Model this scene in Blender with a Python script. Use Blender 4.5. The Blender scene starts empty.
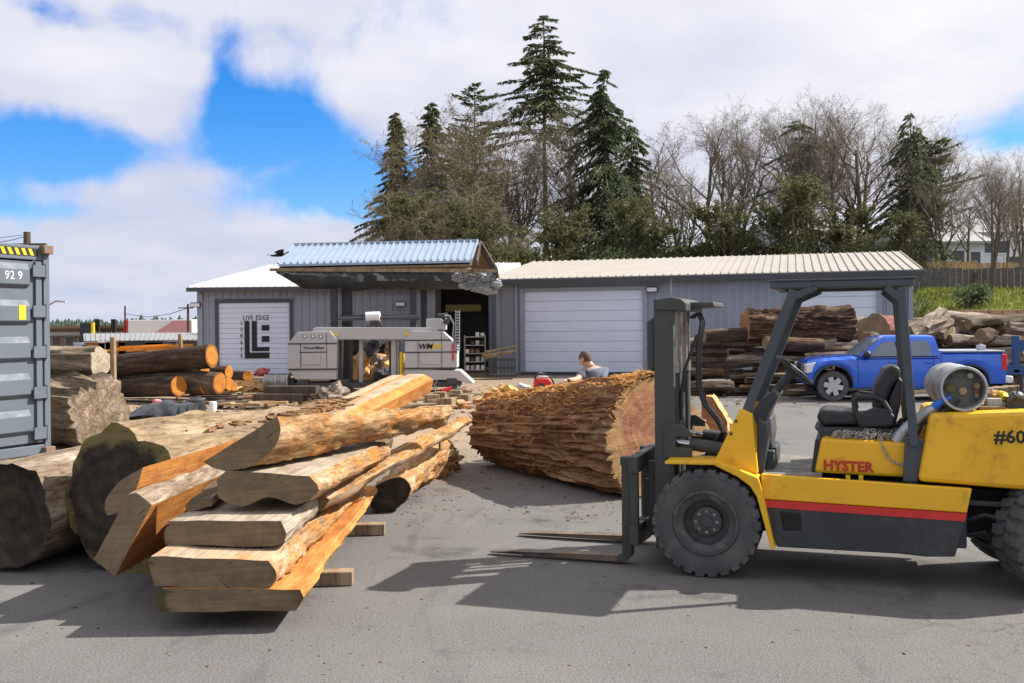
EXPOSURE = 0.9
import bpy, math, random
from mathutils import Vector, Matrix, Euler, noise
R = math.radians
F = 995.6; CX = 512.0; HY = 327.0; CH = 1.9
SUN = Vector((.711, .187, .678)).normalized()
sc = bpy.context.scene
col = sc.collection
random.seed(7)
WM = {}                                     # world matrix of each thing's frame

RHO = .010                                  # the camera was held with a slight roll
def uv(x, y): return (x - CX - RHO * (y - HY), y - HY + RHO * (x - CX))
def P(x, y, D):
    u, v = uv(x, y); return Vector((u * D / F, D, CH - v * D / F))
def G(x, y, z=0.0):
    u, v = uv(x, y); D = (CH - z) * F / v
    return Vector((u * D / F, D, z))
def fbm(p, o=4):
    return noise.fractal(Vector(p), 1.0, 2.0, o)

# ------------------------------------------------------------- mesh builder
class MB:
    def __init__(s): s.v = []; s.f = []; s.m = []
    def add(s, vs, fs, mi=0):
        o = len(s.v); s.v.extend(Vector(v) for v in vs)
        s.f.extend([i + o for i in f] for f in fs); s.m.extend([mi] * len(fs))
        return s
    def box(s, c, d, rot=None, mi=0):
        c = Vector(c); x, y, z = d[0] / 2, d[1] / 2, d[2] / 2
        vs = [Vector((sx * x, sy * y, sz * z)) for sz in (-1, 1) for sy in (-1, 1) for sx in (-1, 1)]
        if rot is not None:
            m = rot if isinstance(rot, Matrix) else Euler(rot).to_matrix()
            vs = [m @ v for v in vs]
        return s.add([v + c for v in vs], [(0, 2, 3, 1), (4, 5, 7, 6), (0, 1, 5, 4), (2, 6, 7, 3), (0, 4, 6, 2), (1, 3, 7, 5)], mi)
    def beam(s, a, b, w, h, up=(0, 0, 1), mi=0):
        a = Vector(a); b = Vector(b); d = (b - a); L = d.length; d.normalize()
        u = Vector(up); u = (u - d * u.dot(d))
        if u.length < 1e-4: u = Vector((0, 1, 0)) - d * d.y
        u.normalize(); sdir = d.cross(u)
        m = Matrix((d, sdir, u)).transposed()
        return s.box((a + b) / 2, (L, w, h), m, mi)
    def cyl(s, a, b, r0, r1=None, n=14, caps=True, mi=0):
        return s.tube([a, b], [r0, r0 if r1 is None else r1], n, mi, caps)
    def tube(s, pts, r, n=8, mi=0, caps=True):
        pts = [Vector(p) for p in pts]; k = len(pts)
        if not isinstance(r, (list, tuple)): r = [r] * k
        vs = []; prev = None
        for i, p in enumerate(pts):
            t = (pts[min(i + 1, k - 1)] - pts[max(i - 1, 0)])
            if t.length < 1e-9: t = Vector((0, 0, 1))
            t.normalize()
            if prev is None:
                prev = t.orthogonal().normalized()
            u = prev - t * prev.dot(t)
            u = u.normalized() if u.length > 1e-6 else t.orthogonal().normalized()
            prev = u; w = t.cross(u)
            for j in range(n):
                a = 2 * math.pi * j / n
                vs.append(p + (u * math.cos(a) + w * math.sin(a)) * r[i])
        fs = [(i * n + j, i * n + (j + 1) % n, (i + 1) * n + (j + 1) % n, (i + 1) * n + j) for i in range(k - 1) for j in range(n)]
        if caps: fs += [tuple(range(n - 1, -1, -1)), tuple((k - 1) * n + j for j in range(n))]
        return s.add(vs, fs, mi)
    def rings(s, rs, caps=True, mi=0, closed=True):
        n = len(rs[0]); vs = [v for r in rs for v in r]; k = len(rs)
        m = n if closed else n - 1
        fs = [(i * n + j, i * n + (j + 1) % n, (i + 1) * n + (j + 1) % n, (i + 1) * n + j) for i in range(k - 1) for j in range(m)]
        if caps: fs += [tuple(range(n - 1, -1, -1)), tuple((k - 1) * n + j for j in range(n))]
        return s.add(vs, fs, mi)
    def lathe(s, prof, c, ax, n=32, mi=0, closed=False):
        c = Vector(c); ax = Vector(ax).normalized(); u = ax.orthogonal().normalized(); w = ax.cross(u)
        vs = []
        for r, h in prof:
            for j in range(n):
                a = 2 * math.pi * j / n
                vs.append(c + ax * h + (u * math.cos(a) + w * math.sin(a)) * max(r, 1e-4))
        k = len(prof)
        fs = [(i * n + j, i * n + (j + 1) % n, (i + 1) * n + (j + 1) % n, (i + 1) * n + j) for i in range(k - 1) for j in range(n)]
        if closed: fs += [((k - 1) * n + j, (k - 1) * n + (j + 1) % n, (j + 1) % n, j) for j in range(n)]
        return s.add(vs, fs, mi)
    def prism(s, poly, y0, y1, mi=0):            # poly of (x, z), extruded along y
        n = len(poly)
        vs = [(x, y0, z) for x, z in poly] + [(x, y1, z) for x, z in poly]
        fs = [(j, (j + 1) % n, n + (j + 1) % n, n + j) for j in range(n)] + [tuple(range(n - 1, -1, -1)), tuple(range(n, 2 * n))]
        return s.add(vs, fs, mi)
    def slab(s, poly, d, mi=0):                  # world polygon extruded by vector d
        n = len(poly); d = Vector(d); poly = [Vector(p) for p in poly]
        vs = poly + [p + d for p in poly]
        fs = [(j, (j + 1) % n, n + (j + 1) % n, n + j) for j in range(n)] + [tuple(range(n - 1, -1, -1)), tuple(range(n, 2 * n))]
        return s.add(vs, fs, mi)
    def blob(s, c, r, n=10, m=7, amp=.15, fr=2.0, seed=0, mi=0):
        c = Vector(c); r = r if isinstance(r, (tuple, list)) else (r, r, r)
        rs = []
        for i in range(m + 1):
            th = math.pi * (i + .02) / (m + .04)
            rg = []
            for j in range(n):
                a = 2 * math.pi * j / n
                d = Vector((math.sin(th) * math.cos(a), math.sin(th) * math.sin(a), math.cos(th)))
                k = 1 + amp * fbm(d * fr + Vector((seed * 7.3, seed, 0)), 3)
                rg.append(c + Vector((d.x * r[0], d.y * r[1], d.z * r[2])) * k)
            rs.append(rg)
        return s.rings(rs, True, mi)
    def build(s, name, mats, parent=None, world=False, origin=None, smooth=35, bevel=0, rz=0):
        me = bpy.data.meshes.new(name)
        vs = s.v
        loc = Vector((0, 0, 0))
        if parent is not None and world:
            inv = WM[parent.name].inverted(); vs = [inv @ v for v in vs]
        if parent is None and origin is not None:
            loc = Vector(origin); m = (Matrix.Translation(loc) @ Matrix.Rotation(rz, 4, 'Z')).inverted(); vs = [m @ v for v in vs]
        me.from_pydata([tuple(v) for v in vs], [], s.f)
        if not isinstance(mats, (list, tuple)): mats = [mats]
        for m in mats: me.materials.append(m)
        if len(mats) > 1: me.polygons.foreach_set('material_index', s.m)
        me.validate()
        if smooth:
            me.polygons.foreach_set('use_smooth', [True] * len(me.polygons))
            me.set_sharp_from_angle(angle=R(smooth))
        me.update()
        o = bpy.data.objects.new(name, me); col.objects.link(o)
        if parent is not None:
            o.parent = parent; WM[o.name] = WM[parent.name]
        else:
            o.location = loc; o.rotation_euler = (0, 0, rz)
            WM[o.name] = Matrix.Translation(loc) @ Matrix.Rotation(rz, 4, 'Z')
        if bevel:
            b = o.modifiers.new('bevel', 'BEVEL'); b.width = bevel; b.segments = 2; b.limit_method = 'ANGLE'; b.angle_limit = R(40)
        return o

def tag(o, label=None, cat=None, group=None, kind=None):
    if label: o['label'] = label
    if cat: o['category'] = cat; o['kind'] = 'thing'
    if group: o['group'] = group
    if kind: o['kind'] = kind
    return o
def thing(name, label, cat, loc=(0, 0, 0), rz=0.0, group=None, mat=None):
    o = bpy.data.objects.new(name, None); col.objects.link(o)
    if mat is None: mat = Matrix.Translation(Vector(loc)) @ Matrix.Rotation(rz, 4, 'Z')
    o.matrix_world = mat; o.empty_display_size = .2
    WM[o.name] = mat.copy()
    return tag(o, label, cat, group)
def kids(o): return [c for c in col.objects if c.parent == o]
def dup(root, loc, rz=0, label=None, sc_=1.0, group=None):
    def cp(o, par):
        c = o.copy(); col.objects.link(c); c.parent = par
        for k in kids(o): cp(k, c)
        return c
    r = cp(root, None); r.location = loc; r.rotation_euler = (0, 0, rz)
    r.scale = (sc_, sc_, sc_) if not isinstance(sc_, tuple) else sc_
    if label: r['label'] = label
    if group: r['group'] = group
    return r
def text_mesh(body, size, mats, name, parent, origin, xdir, updir, depth=.002, align='CENTER', bold=.0, shear=0, spacing=1.0, world=False, label=None, xs=1.0):
    cu = bpy.data.curves.new('lettering', 'FONT'); cu.body = body; cu.size = size; cu.align_x = align; cu.align_y = 'CENTER'
    cu.extrude = depth; cu.offset = bold; cu.shear = shear; cu.space_character = spacing; cu.resolution_u = 2
    t = bpy.data.objects.new('tmp', cu); col.objects.link(t)
    bpy.context.view_layer.update()
    dg = bpy.context.evaluated_depsgraph_get()
    me = bpy.data.meshes.new_from_object(t.evaluated_get(dg))
    bpy.data.objects.remove(t)
    x = Vector(xdir).normalized(); u = Vector(updir).normalized(); n = x.cross(u)
    o3 = Vector(origin)
    mb = MB()
    mb.add([o3 + x * v.co.x * xs + u * v.co.y + n * v.co.z for v in me.vertices], [list(p.vertices) for p in me.polygons])
    bpy.data.meshes.remove(me)
    o = mb.build(name, mats, parent, world=world, smooth=0)
    return o

# ------------------------------------------------------------- materials
def _nt(name):
    m = bpy.data.materials.new(name); m.use_nodes = True
    nt = m.node_tree; b = nt.nodes['Principled BSDF']
    return m, nt, b
def _noise(nt, vec, scale, detail=5, rough=.55, dist=0):
    n = nt.nodes.new('ShaderNodeTexNoise'); n.inputs['Scale'].default_value = scale
    n.inputs['Detail'].default_value = detail; n.inputs['Roughness'].default_value = rough; n.inputs['Distortion'].default_value = dist
    nt.links.new(vec, n.inputs['Vector']); return n.outputs['Fac']
def _ramp(nt, fac, stops, interp='LINEAR'):
    r = nt.nodes.new('ShaderNodeValToRGB'); e = r.color_ramp.elements; r.color_ramp.interpolation = interp
    while len(e) < len(stops): e.new(.5)
    for i, (p, c) in enumerate(stops):
        e[i].position = p; e[i].color = (*c, 1) if len(c) == 3 else c
    nt.links.new(fac, r.inputs['Fac']); return r.outputs['Color']
def _mix(nt, fac, a, b, mode='MIX'):
    n = nt.nodes.new('ShaderNodeMix'); n.data_type = 'RGBA'; n.blend_type = mode
    if hasattr(fac, 'is_linked'): nt.links.new(fac, n.inputs[0])
    else: n.inputs[0].default_value = fac
    for i, v in ((6, a), (7, b)):
        if hasattr(v, 'is_linked'): nt.links.new(v, n.inputs[i])
        else: n.inputs[i].default_value = (*v, 1)
    return n.outputs[2]
def _bump(nt, h, b, strength, dist=.02):
    n = nt.nodes.new('ShaderNodeBump'); n.inputs['Strength'].default_value = strength; n.inputs['Distance'].default_value = dist
    nt.links.new(h, n.inputs['Height'])
    if b.inputs['Normal'].is_linked:
        nt.links.new(b.inputs['Normal'].links[0].from_socket, n.inputs['Normal'])
    nt.links.new(n.outputs['Normal'], b.inputs['Normal'])
def _vec(nt, kind='Object', scale=(1, 1, 1)):
    t = nt.nodes.new('ShaderNodeTexCoord'); m = nt.nodes.new('ShaderNodeMapping'); m.inputs['Scale'].default_value = scale
    nt.links.new(t.outputs[kind], m.inputs['Vector']); return m.outputs['Vector']
def mul(c, k): return tuple(min(1, x * k) for x in c)
def mat(name, c, rough=.6, metal=0, var=.2, scale=6, bump=.1, bscale=60, dirt=None, damt=.35, dscale=3, coat=0, stretch=(1, 1, 1), spec=.5):
    m, nt, b = _nt(name); v = _vec(nt, 'Object', stretch)
    n = _noise(nt, v, scale)
    cc = _ramp(nt, n, [(.3, mul(c, 1 - var)), (.7, mul(c, 1 + var))])
    if dirt:
        d = _noise(nt, v, dscale, 8, .7)
        k = _ramp(nt, d, [(1 - damt - .1, (0, 0, 0)), (1 - damt + .12, (1, 1, 1))])
        cc = _mix(nt, k, cc, dirt)
        nt.links.new(_ramp(nt, d, [(.4, (rough,) * 3), (.7, (min(1, rough + .3),) * 3)]), b.inputs['Roughness'])
    else: b.inputs['Roughness'].default_value = rough
    nt.links.new(cc, b.inputs['Base Color'])
    b.inputs['Metallic'].default_value = metal; b.inputs['Coat Weight'].default_value = coat; b.inputs['Coat Roughness'].default_value = .08
    b.inputs['Specular IOR Level'].default_value = spec
    if bump: _bump(nt, _noise(nt, v, bscale, 6), b, bump)
    return m
def bark(name, dark, mid, light, moss=None, stretch=.14, scale=7, bump=.9, moss_amt=.4):
    m, nt, b = _nt(name); v = _vec(nt, 'Object', (1, 1, stretch)); v2 = _vec(nt, 'Object', (1, 1, 1))
    n = _noise(nt, v, scale, 9, .68, .6)
    c = _ramp(nt, n, [(.32, dark), (.5, mid), (.68, light)])
    big = _noise(nt, v2, 1.7, 4)
    c = _mix(nt, _ramp(nt, big, [(.4, (0, 0, 0)), (.62, (.6, .6, .6))]), c, mul(mid, .6))
    if moss:
        k = _noise(nt, v2, 2.6, 8, .7)
        c = _mix(nt, _ramp(nt, k, [(1 - moss_amt - .08, (0, 0, 0)), (1 - moss_amt + .08, (1, 1, 1))]), c, moss)
    g2 = _noise(nt, _vec(nt, 'Object', (1, 1, .18)), 34, 6, .7, .5); c = _mix(nt, .85, c, _ramp(nt, g2, [(.36, (.42, .36, .32)), (.50, (.95, .95, .95)), (.66, (1.25, 1.22, 1.18))]), 'MULTIPLY')
    _bump(nt, g2, b, .6, .015)
    nt.links.new(c, b.inputs['Base Color']); b.inputs['Roughness'].default_value = .9; b.inputs['Specular IOR Level'].default_value = .2
    _bump(nt, n, b, bump, .04); _bump(nt, _noise(nt, v2, 60, 5, .7), b, .35, .01)
    return m
def endgrain(name, a, b2, edge=None, r=.4, ring=26, crack=.5, dirt=None, dist=3.5, edge_at=.80):
    m, nt, b = _nt(name); v = _vec(nt, 'Object')
    sx = nt.nodes.new('ShaderNodeSeparateXYZ'); nt.links.new(v, sx.inputs[0])
    cx = nt.nodes.new('ShaderNodeCombineXYZ'); nt.links.new(sx.outputs[0], cx.inputs[0]); nt.links.new(sx.outputs[1], cx.inputs[1])
    w = nt.nodes.new('ShaderNodeTexWave'); w.wave_type = 'RINGS'; w.rings_direction = 'SPHERICAL'; w.inputs['Scale'].default_value = ring
    w.inputs['Distortion'].default_value = dist; w.inputs['Detail'].default_value = 4; w.inputs['Detail Scale'].default_value = .6
    nt.links.new(cx.outputs[0], w.inputs['Vector'])
    c = _mix(nt, w.outputs['Fac'], a, b2)
    n = _noise(nt, v, 5, 8, .65)
    c = _mix(nt, _ramp(nt, n, [(.38, (.75, .75, .75)), (.66, (0, 0, 0))]), c, dirt if dirt else mul(a, .55))
    if edge:
        ln = nt.nodes.new('ShaderNodeVectorMath'); ln.operation = 'LENGTH'; n = _noise(nt, v, 3.2, 6, .6); nt.links.new(cx.outputs[0], ln.inputs[0])
        ad = nt.nodes.new('ShaderNodeMath'); ad.operation = 'MULTIPLY_ADD'; nt.links.new(n, ad.inputs[0]); ad.inputs[1].default_value = .7 * r; nt.links.new(ln.outputs['Value'], ad.inputs[2])
        dv = nt.nodes.new('ShaderNodeMath'); dv.operation = 'DIVIDE'; nt.links.new(ad.outputs[0], dv.inputs[0]); dv.inputs[1].default_value = r * 1.5
        c = _mix(nt, _ramp(nt, dv.outputs[0], [(edge_at, (0, 0, 0)), (edge_at + .07, (1, 1, 1))]), c, edge)
    mp_ = nt.nodes.new('ShaderNodeMapping'); mp_.inputs['Rotation'].default_value = (0, 0, .5); mp_.inputs['Scale'].default_value = (2.2, 70, 2); nt.links.new(v, mp_.inputs['Vector'])
    saw = _noise(nt, mp_.outputs[0], 1.0, 3, .6, .25)
    c = _mix(nt, .55, c, _ramp(nt, saw, [(.35, (.62, .6, .58)), (.62, (1, 1, 1))]), 'MULTIPLY')
    at = nt.nodes.new('ShaderNodeMath'); at.operation = 'ARCTAN2'; nt.links.new(sx.outputs[1], at.inputs[0]); nt.links.new(sx.outputs[0], at.inputs[1])
    ml = nt.nodes.new('ShaderNodeMath'); ml.operation = 'MULTIPLY'; nt.links.new(at.outputs[0], ml.inputs[0]); ml.inputs[1].default_value = 5.0
    l2 = nt.nodes.new('ShaderNodeVectorMath'); l2.operation = 'LENGTH'; nt.links.new(cx.outputs[0], l2.inputs[0])
    m4 = nt.nodes.new('ShaderNodeMath'); m4.operation = 'MULTIPLY'; nt.links.new(l2.outputs['Value'], m4.inputs[0]); m4.inputs[1].default_value = 2.2
    c3 = nt.nodes.new('ShaderNodeCombineXYZ'); nt.links.new(ml.outputs[0], c3.inputs[0]); nt.links.new(m4.outputs[0], c3.inputs[1])
    ck = _noise(nt, c3.outputs[0], 1.6, 4, .6, .3)
    c = _mix(nt, _ramp(nt, ck, [(.330, (1, 1, 1)), (.352, (0, 0, 0))]), c, mul(a, .25))
    c = _mix(nt, .6, c, _ramp(nt, ck, [(.36, (.72, .70, .68)), (.6, (1, 1, 1))]), 'MULTIPLY')
    nt.links.new(c, b.inputs['Base Color']); b.inputs['Roughness'].default_value = .85; b.inputs['Specular IOR Level'].default_value = .2
    _bump(nt, saw, b, .3, .004)
    _bump(nt, w.outputs['Fac'], b, .15, .005); _bump(nt, _noise(nt, v, 45, 6, .7), b, crack, .01)
    return m
def wood(name, a, b2, dark=None, bump=.3, scale=14, amt=.45):      # sawn wood, grain along local z
    m, nt, b = _nt(name); v = _vec(nt, 'Object', (1, 1, .06)); v2 = _vec(nt, 'Object')
    n = _noise(nt, v, scale, 7, .6, 1.2)
    c = _ramp(nt, n, [(.33, a), (.64, b2)])
    if dark:
        k = _noise(nt, _vec(nt, 'Object', (1, 1, .35)), 2.2, 7, .65)
        c = _mix(nt, _ramp(nt, k, [(1 - amt - .1, (0, 0, 0)), (1 - amt + .12, (1, 1, 1))]), c, dark)
    g2 = _noise(nt, _vec(nt, 'Object', (1, 1, .03)), 85, 4, .65, .8); c = _mix(nt, .75, c, _ramp(nt, g2, [(.36, (.62, .56, .50)), (.56, (1, 1, 1))]), 'MULTIPLY')
    st_ = _noise(nt, _vec(nt, 'Object', (1, 1, .5)), 7, 8, .75); c = _mix(nt, .7, c, _ramp(nt, st_, [(.38, (.58, .50, .44)), (.55, (1, 1, 1))]), 'MULTIPLY')
    _bump(nt, g2, b, .35, .004)
    nt.links.new(c, b.inputs['Base Color']); b.inputs['Roughness'].default_value = .8; b.inputs['Specular IOR Level'].default_value = .2
    _bump(nt, n, b, bump, .01); _bump(nt, _noise(nt, v2, 90, 4, .6), b, .15, .004)
    return m
def foliage(name, a, b2, c3, trans=.5):
    m, nt, b = _nt(name); v = _vec(nt, 'Object')
    n = _noise(nt, v, .55, 5, .7); n2 = _noise(nt, v, 7, 3, .6)
    c = _ramp(nt, n, [(.35, a), (.5, b2), (.66, c3)])
    c = _mix(nt, _ramp(nt, n2, [(.35, (0, 0, 0)), (.7, (.6, .6, .6))]), c, mul(b2, .5))
    nt.links.new(c, b.inputs['Base Color']); b.inputs['Roughness'].default_value = .7; b.inputs['Specular IOR Level'].default_value = .25
    t = nt.nodes.new('ShaderNodeBsdfTranslucent'); nt.links.new(c, t.inputs['Color'])
    ms = nt.nodes.new('ShaderNodeMixShader'); ms.inputs[0].default_value = trans
    nt.links.new(b.outputs[0], ms.inputs[1]); nt.links.new(t.outputs[0], ms.inputs[2])
    nt.links.new(ms.outputs[0], nt.nodes['Material Output'].inputs['Surface'])
    return m
def glass(name, c=(.02, .025, .03), rough=.05):
    m, nt, b = _nt(name); b.inputs['Base Color'].default_value = (*c, 1); b.inputs['Roughness'].default_value = rough; b.inputs['Specular IOR Level'].default_value = .8
    return m

M = {}
M['bark_grey'] = bark('bark_grey', (.045, .032, .022), (.15, .11, .075), (.32, .26, .2))
M['bark_dark'] = bark('bark_dark', (.02, .013, .01), (.07, .045, .03), (.17, .12, .085), moss=(.07, .08, .02), moss_amt=.3)
M['bark_red'] = bark('bark_red', (.022, .012, .008), (.10, .055, .032), (.30, .19, .12), scale=9)
M['bark_pale'] = bark('bark_pale', (.06, .042, .03), (.27, .2, .14), (.52, .44, .35), moss=(.25, .24, .12), moss_amt=.35, scale=6)
M['bark_live'] = bark('bark_live', (.12, .06, .028), (.44, .27, .13), (.68, .52, .35), moss=(.48, .2, .045), moss_amt=.46, scale=7, bump=1.0)
M['fresh_bark'] = bark('fresh_bark', (.09, .042, .02), (.40, .215, .10), (.68, .46, .25), scale=9, bump=1.8, moss=(.30, .215, .15), moss_amt=.36, stretch=.09)
M['end_orange'] = endgrain('end_orange', (.66, .29, .05), (.5, .19, .03), edge=(.26, .10, .025), r=.27, edge_at=.80, dirt=(.4, .15, .035))
M['end_grey'] = endgrain('end_grey', (.36, .27, .16), (.29, .215, .125), dirt=(.18, .14, .09))
M['end_olive'] = endgrain('end_olive', (.30, .225, .13), (.235, .17, .095), edge=(.10, .085, .04), r=.5, dirt=(.14, .11, .07), edge_at=.75)
M['end_black'] = endgrain('end_black', (.12, .092, .062), (.075, .06, .043), edge=(.24, .19, .07), r=.5, dirt=(.022, .017, .015), crack=1.6, edge_at=.845, ring=2.2, dist=16)
M['end_red'] = endgrain('end_red', (.50, .27, .125), (.40, .195, .09), edge=(.44, .27, .12), r=.7, edge_at=.72, dirt=(.27, .11, .08), ring=3.0, crack=.9, dist=14)
M['sawn_orange'] = wood('sawn_orange', (.56, .22, .05), (.68, .32, .10), dark=(.38, .14, .035), amt=.45)
M['sawn_pale'] = wood('sawn_pale', (.42, .32, .22), (.58, .46, .33), dark=(.56, .24, .06), amt=.48)
M['sawn_grey'] = wood('sawn_grey', (.34, .28, .21), (.52, .45, .36), dark=(.2, .15, .1), amt=.4)
M['weathered'] = bark('weathered', (.12, .08, .045), (.33, .235, .145), (.47, .36, .24), moss=(.27, .22, .11), moss_amt=.25, scale=5, bump=1.6)
M['sawn_moss'] = wood('sawn_moss', (.40, .30, .15), (.56, .45, .25), dark=(.3, .25, .1), amt=.4)
M['timber'] = wood('timber', (.26, .19, .12), (.42, .32, .2), dark=(.14, .1, .07), amt=.4)
M['timber_dark'] = wood('timber_dark', (.07, .055, .045), (.14, .11, .09))
M['timber_new'] = wood('timber_new', (.5, .34, .17), (.66, .47, .26))
M['fk_yellow'] = mat('forklift_yellow', (.86, .475, .012), .4, var=.09, bump=.05, scale=2.5, dirt=(.36, .19, .03), damt=.35, dscale=6, coat=.15)
M['fk_dark'] = mat('forklift_dark', (.045, .05, .055), .5, var=.15, dirt=(.1, .09, .075), damt=.36, dscale=6)
M['fk_grey'] = mat('forklift_grey', (.06, .075, .085), .45, var=.1, dirt=(.12, .11, .1), damt=.32, dscale=5)
M['mast'] = mat('mast_steel', (.05, .056, .05), .5, var=.2, dirt=(.12, .08, .05), damt=.33, dscale=9, stretch=(1, 1, .4))
M['steel'] = mat('bare_steel', (.32, .3, .28), .35, metal=.8, var=.2, dirt=(.2, .13, .08), damt=.4, dscale=8)
M['fork'] = mat('worn_fork_steel', (.12, .11, .10), .5, metal=.4, var=.35, dirt=(.22, .16, .1), damt=.5, dscale=6)
M['chrome'] = mat('chrome_rod', (.75, .75, .75), .12, metal=1, var=.03, bump=0)
M['alu'] = mat('tank_aluminium', (.5, .51, .52), .38, metal=.75, var=.12, dirt=(.3, .28, .25), damt=.35, dscale=7)
M['tyre'] = mat('tyre_rubber', (.085, .085, .085), .85, var=.25, scale=4, bump=.25, bscale=50, dirt=(.13, .12, .11), damt=.42, dscale=4)
M['rubber'] = mat('black_rubber', (.02, .02, .022), .5, var=.2)
M['vinyl'] = mat('black_vinyl', (.022, .023, .026), .35, var=.2, bump=.15, bscale=120, dirt=(.09, .08, .07), damt=.36, dscale=9)
M['black'] = mat('black_void', (.008, .008, .009), .8, var=.2)
M['red_paint'] = mat('red_paint', (.62, .03, .02), .45, var=.08)
M['red_stencil'] = mat('red_stencil', (.5, .035, .015), .6, var=.1)
M['ink'] = mat('black_lettering', (.012, .012, .013), .6, var=.1)
M['blue_paint'] = mat('truck_blue', (.002, .12, .66), .22, var=.05, bump=0, coat=1)
M['glass'] = glass('window_glass')
M['lamp_glass'] = mat('headlamp', (.75, .76, .78), .12, var=.15, scale=20, bump=0)
M['red_lamp'] = mat('red_tail_lamp', (.7, .015, .03), .15, var=.1, bump=0)
M['wheel_alloy'] = mat('wheel_alloy', (.55, .55, .56), .3, metal=.6, var=.1)
M['white'] = mat('white_paint', (.76, .77, .78), .5, var=.05, scale=2, bump=.02)
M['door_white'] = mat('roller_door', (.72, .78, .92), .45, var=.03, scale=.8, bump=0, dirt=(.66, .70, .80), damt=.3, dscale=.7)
M['siding'] = mat('grey_siding', (.295, .325, .385), .5, var=.05, scale=.7, bump=0, dirt=(.25, .26, .28), damt=.3, dscale=1.5)
M['trim_dark'] = mat('dark_trim', (.06, .065, .075), .5, var=.1)
M['trim_grey'] = mat('grey_trim', (.3, .33, .38), .5, var=.08)
M['skirt'] = mat('skirt_charcoal', (.032, .037, .04), .45, var=.15, dirt=(.10, .09, .08), damt=.38, dscale=4)
M['roof_tan'] = mat('roof_tan', (.38, .35, .31), .42, var=.05, scale=1, bump=0, dirt=(.34, .31, .27), damt=.35, dscale=.9)
M['roof_white'] = mat('roof_white', (.78, .76, .73), .5, var=.05, scale=1, bump=0)
M['roof_blue'] = mat('blue_steel_roof', (.34, .44, .56), .3, metal=.35, var=.1, scale=1.3, bump=0)
M['mill'] = mat('mill_grey', (.47, .47, .475), .5, var=.06, scale=2, dirt=(.42, .36, .28), damt=.36, dscale=4)
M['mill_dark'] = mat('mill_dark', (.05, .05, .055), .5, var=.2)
M['container'] = mat('container_grey', (.115, .14, .17), .55, var=.08, scale=1.5, bump=.03, dirt=(.2, .2, .2), damt=.3, dscale=5)
M['yellow'] = mat('yellow_paint', (.8, .55, .02), .5, var=.1)
M['orange'] = mat('orange_paint', (.85, .3, .02), .5, var=.1)
M['skin'] = mat('skin', (.58, .33, .24), .5, var=.06, bump=.03)
M['hair'] = mat('short_brown_hair', (.085, .05, .035), .8, var=.3, scale=60, bump=.4)
M['shirt'] = mat('blue_grey_tshirt', (.12, .135, .18), .85, var=.15, bump=.3, bscale=20)
M['trousers'] = mat('dark_trousers', (.05, .06, .08), .85, var=.2, bump=.3, bscale=20)
M['tarp'] = mat('black_tarp', (.035, .04, .045), .32, var=.3, bump=.5, bscale=9)
M['net'] = mat('dark_shade_cloth', (.028, .034, .036), .7, var=.35, bump=.5, bscale=5)
M['plastic'] = mat('clear_sheeting', (.3, .32, .33), .2, var=.5, scale=4, bump=.8, bscale=8)
M['chips'] = mat('sawdust_chips', (.64, .37, .14), .9, var=.3, scale=22, bump=1, bscale=30)
M['brick'] = mat('tan_block', (.4, .25, .15), .85, var=.3, scale=5, bump=.4)
M['brown_wall'] = mat('brown_wall', (.22, .14, .09), .8, var=.1)
M['grey_roof'] = mat('grey_metal_roof', (.26, .26, .26), .5, var=.1)
M['house'] = mat('pale_house_siding', (.62, .66, .72), .7, var=.05)
M['house_roof'] = mat('house_shingle', (.33, .33, .34), .85, var=.15)
M['fence_wood'] = mat('fence_cedar', (.5, .32, .14), .8, var=.25, scale=3)
M['fence_grey'] = mat('fence_weathered', (.13, .12, .11), .9, var=.25, scale=4)
M['branch'] = mat('tree_bark', (.13, .108, .08), .9, var=.35, scale=3, bump=.5, bscale=14)
M['branch_moss'] = mat('mossy_bark', (.15, .13, .075), .9, var=.4, scale=2, bump=.5, bscale=14)
M['twig'] = mat('twigs', (.22, .18, .13), .9, var=.35, scale=1, bump=0)
M['twig_brown'] = mat('budding_twigs', (.21, .175, .105), .9, var=.35, scale=1, bump=0)
M['fir'] = foliage('fir_needles', (.065, .09, .045), (.105, .135, .06), (.16, .185, .09))
M['cedar'] = foliage('cedar_sprays', (.06, .09, .045), (.10, .135, .06), (.16, .19, .09))
M['olive'] = foliage('olive_leaves', (.07, .075, .03), (.125, .125, .045), (.19, .18, .06))
M['fibre'] = foliage('shredded_fibre', (.62, .34, .12), (.74, .44, .17), (.5, .25, .09), .35)
M['green_thicket'] = foliage('thicket_leaves', (.11, .12, .055), (.17, .175, .08), (.25, .24, .11), .5)
M['grass'] = foliage('meadow_grass', (.12, .15, .03), (.22, .26, .05), (.33, .34, .09))
M['floor_steel'] = mat('scuffed_floor_steel', (.26, .25, .23), .5, metal=.3, var=.2, dirt=(.16, .14, .12), damt=.45, dscale=8)
M['rust'] = mat('rusty_iron', (.22, .09, .04), .8, var=.4, scale=12)
M['stump'] = bark('weathered_root_wood', (.09, .065, .05), (.28, .22, .17), (.5, .43, .35), moss=(.1, .12, .03), moss_amt=.3)
M['stump_red'] = bark('red_root_wood', (.12, .04, .035), (.32, .13, .11), (.5, .28, .22))
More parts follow.
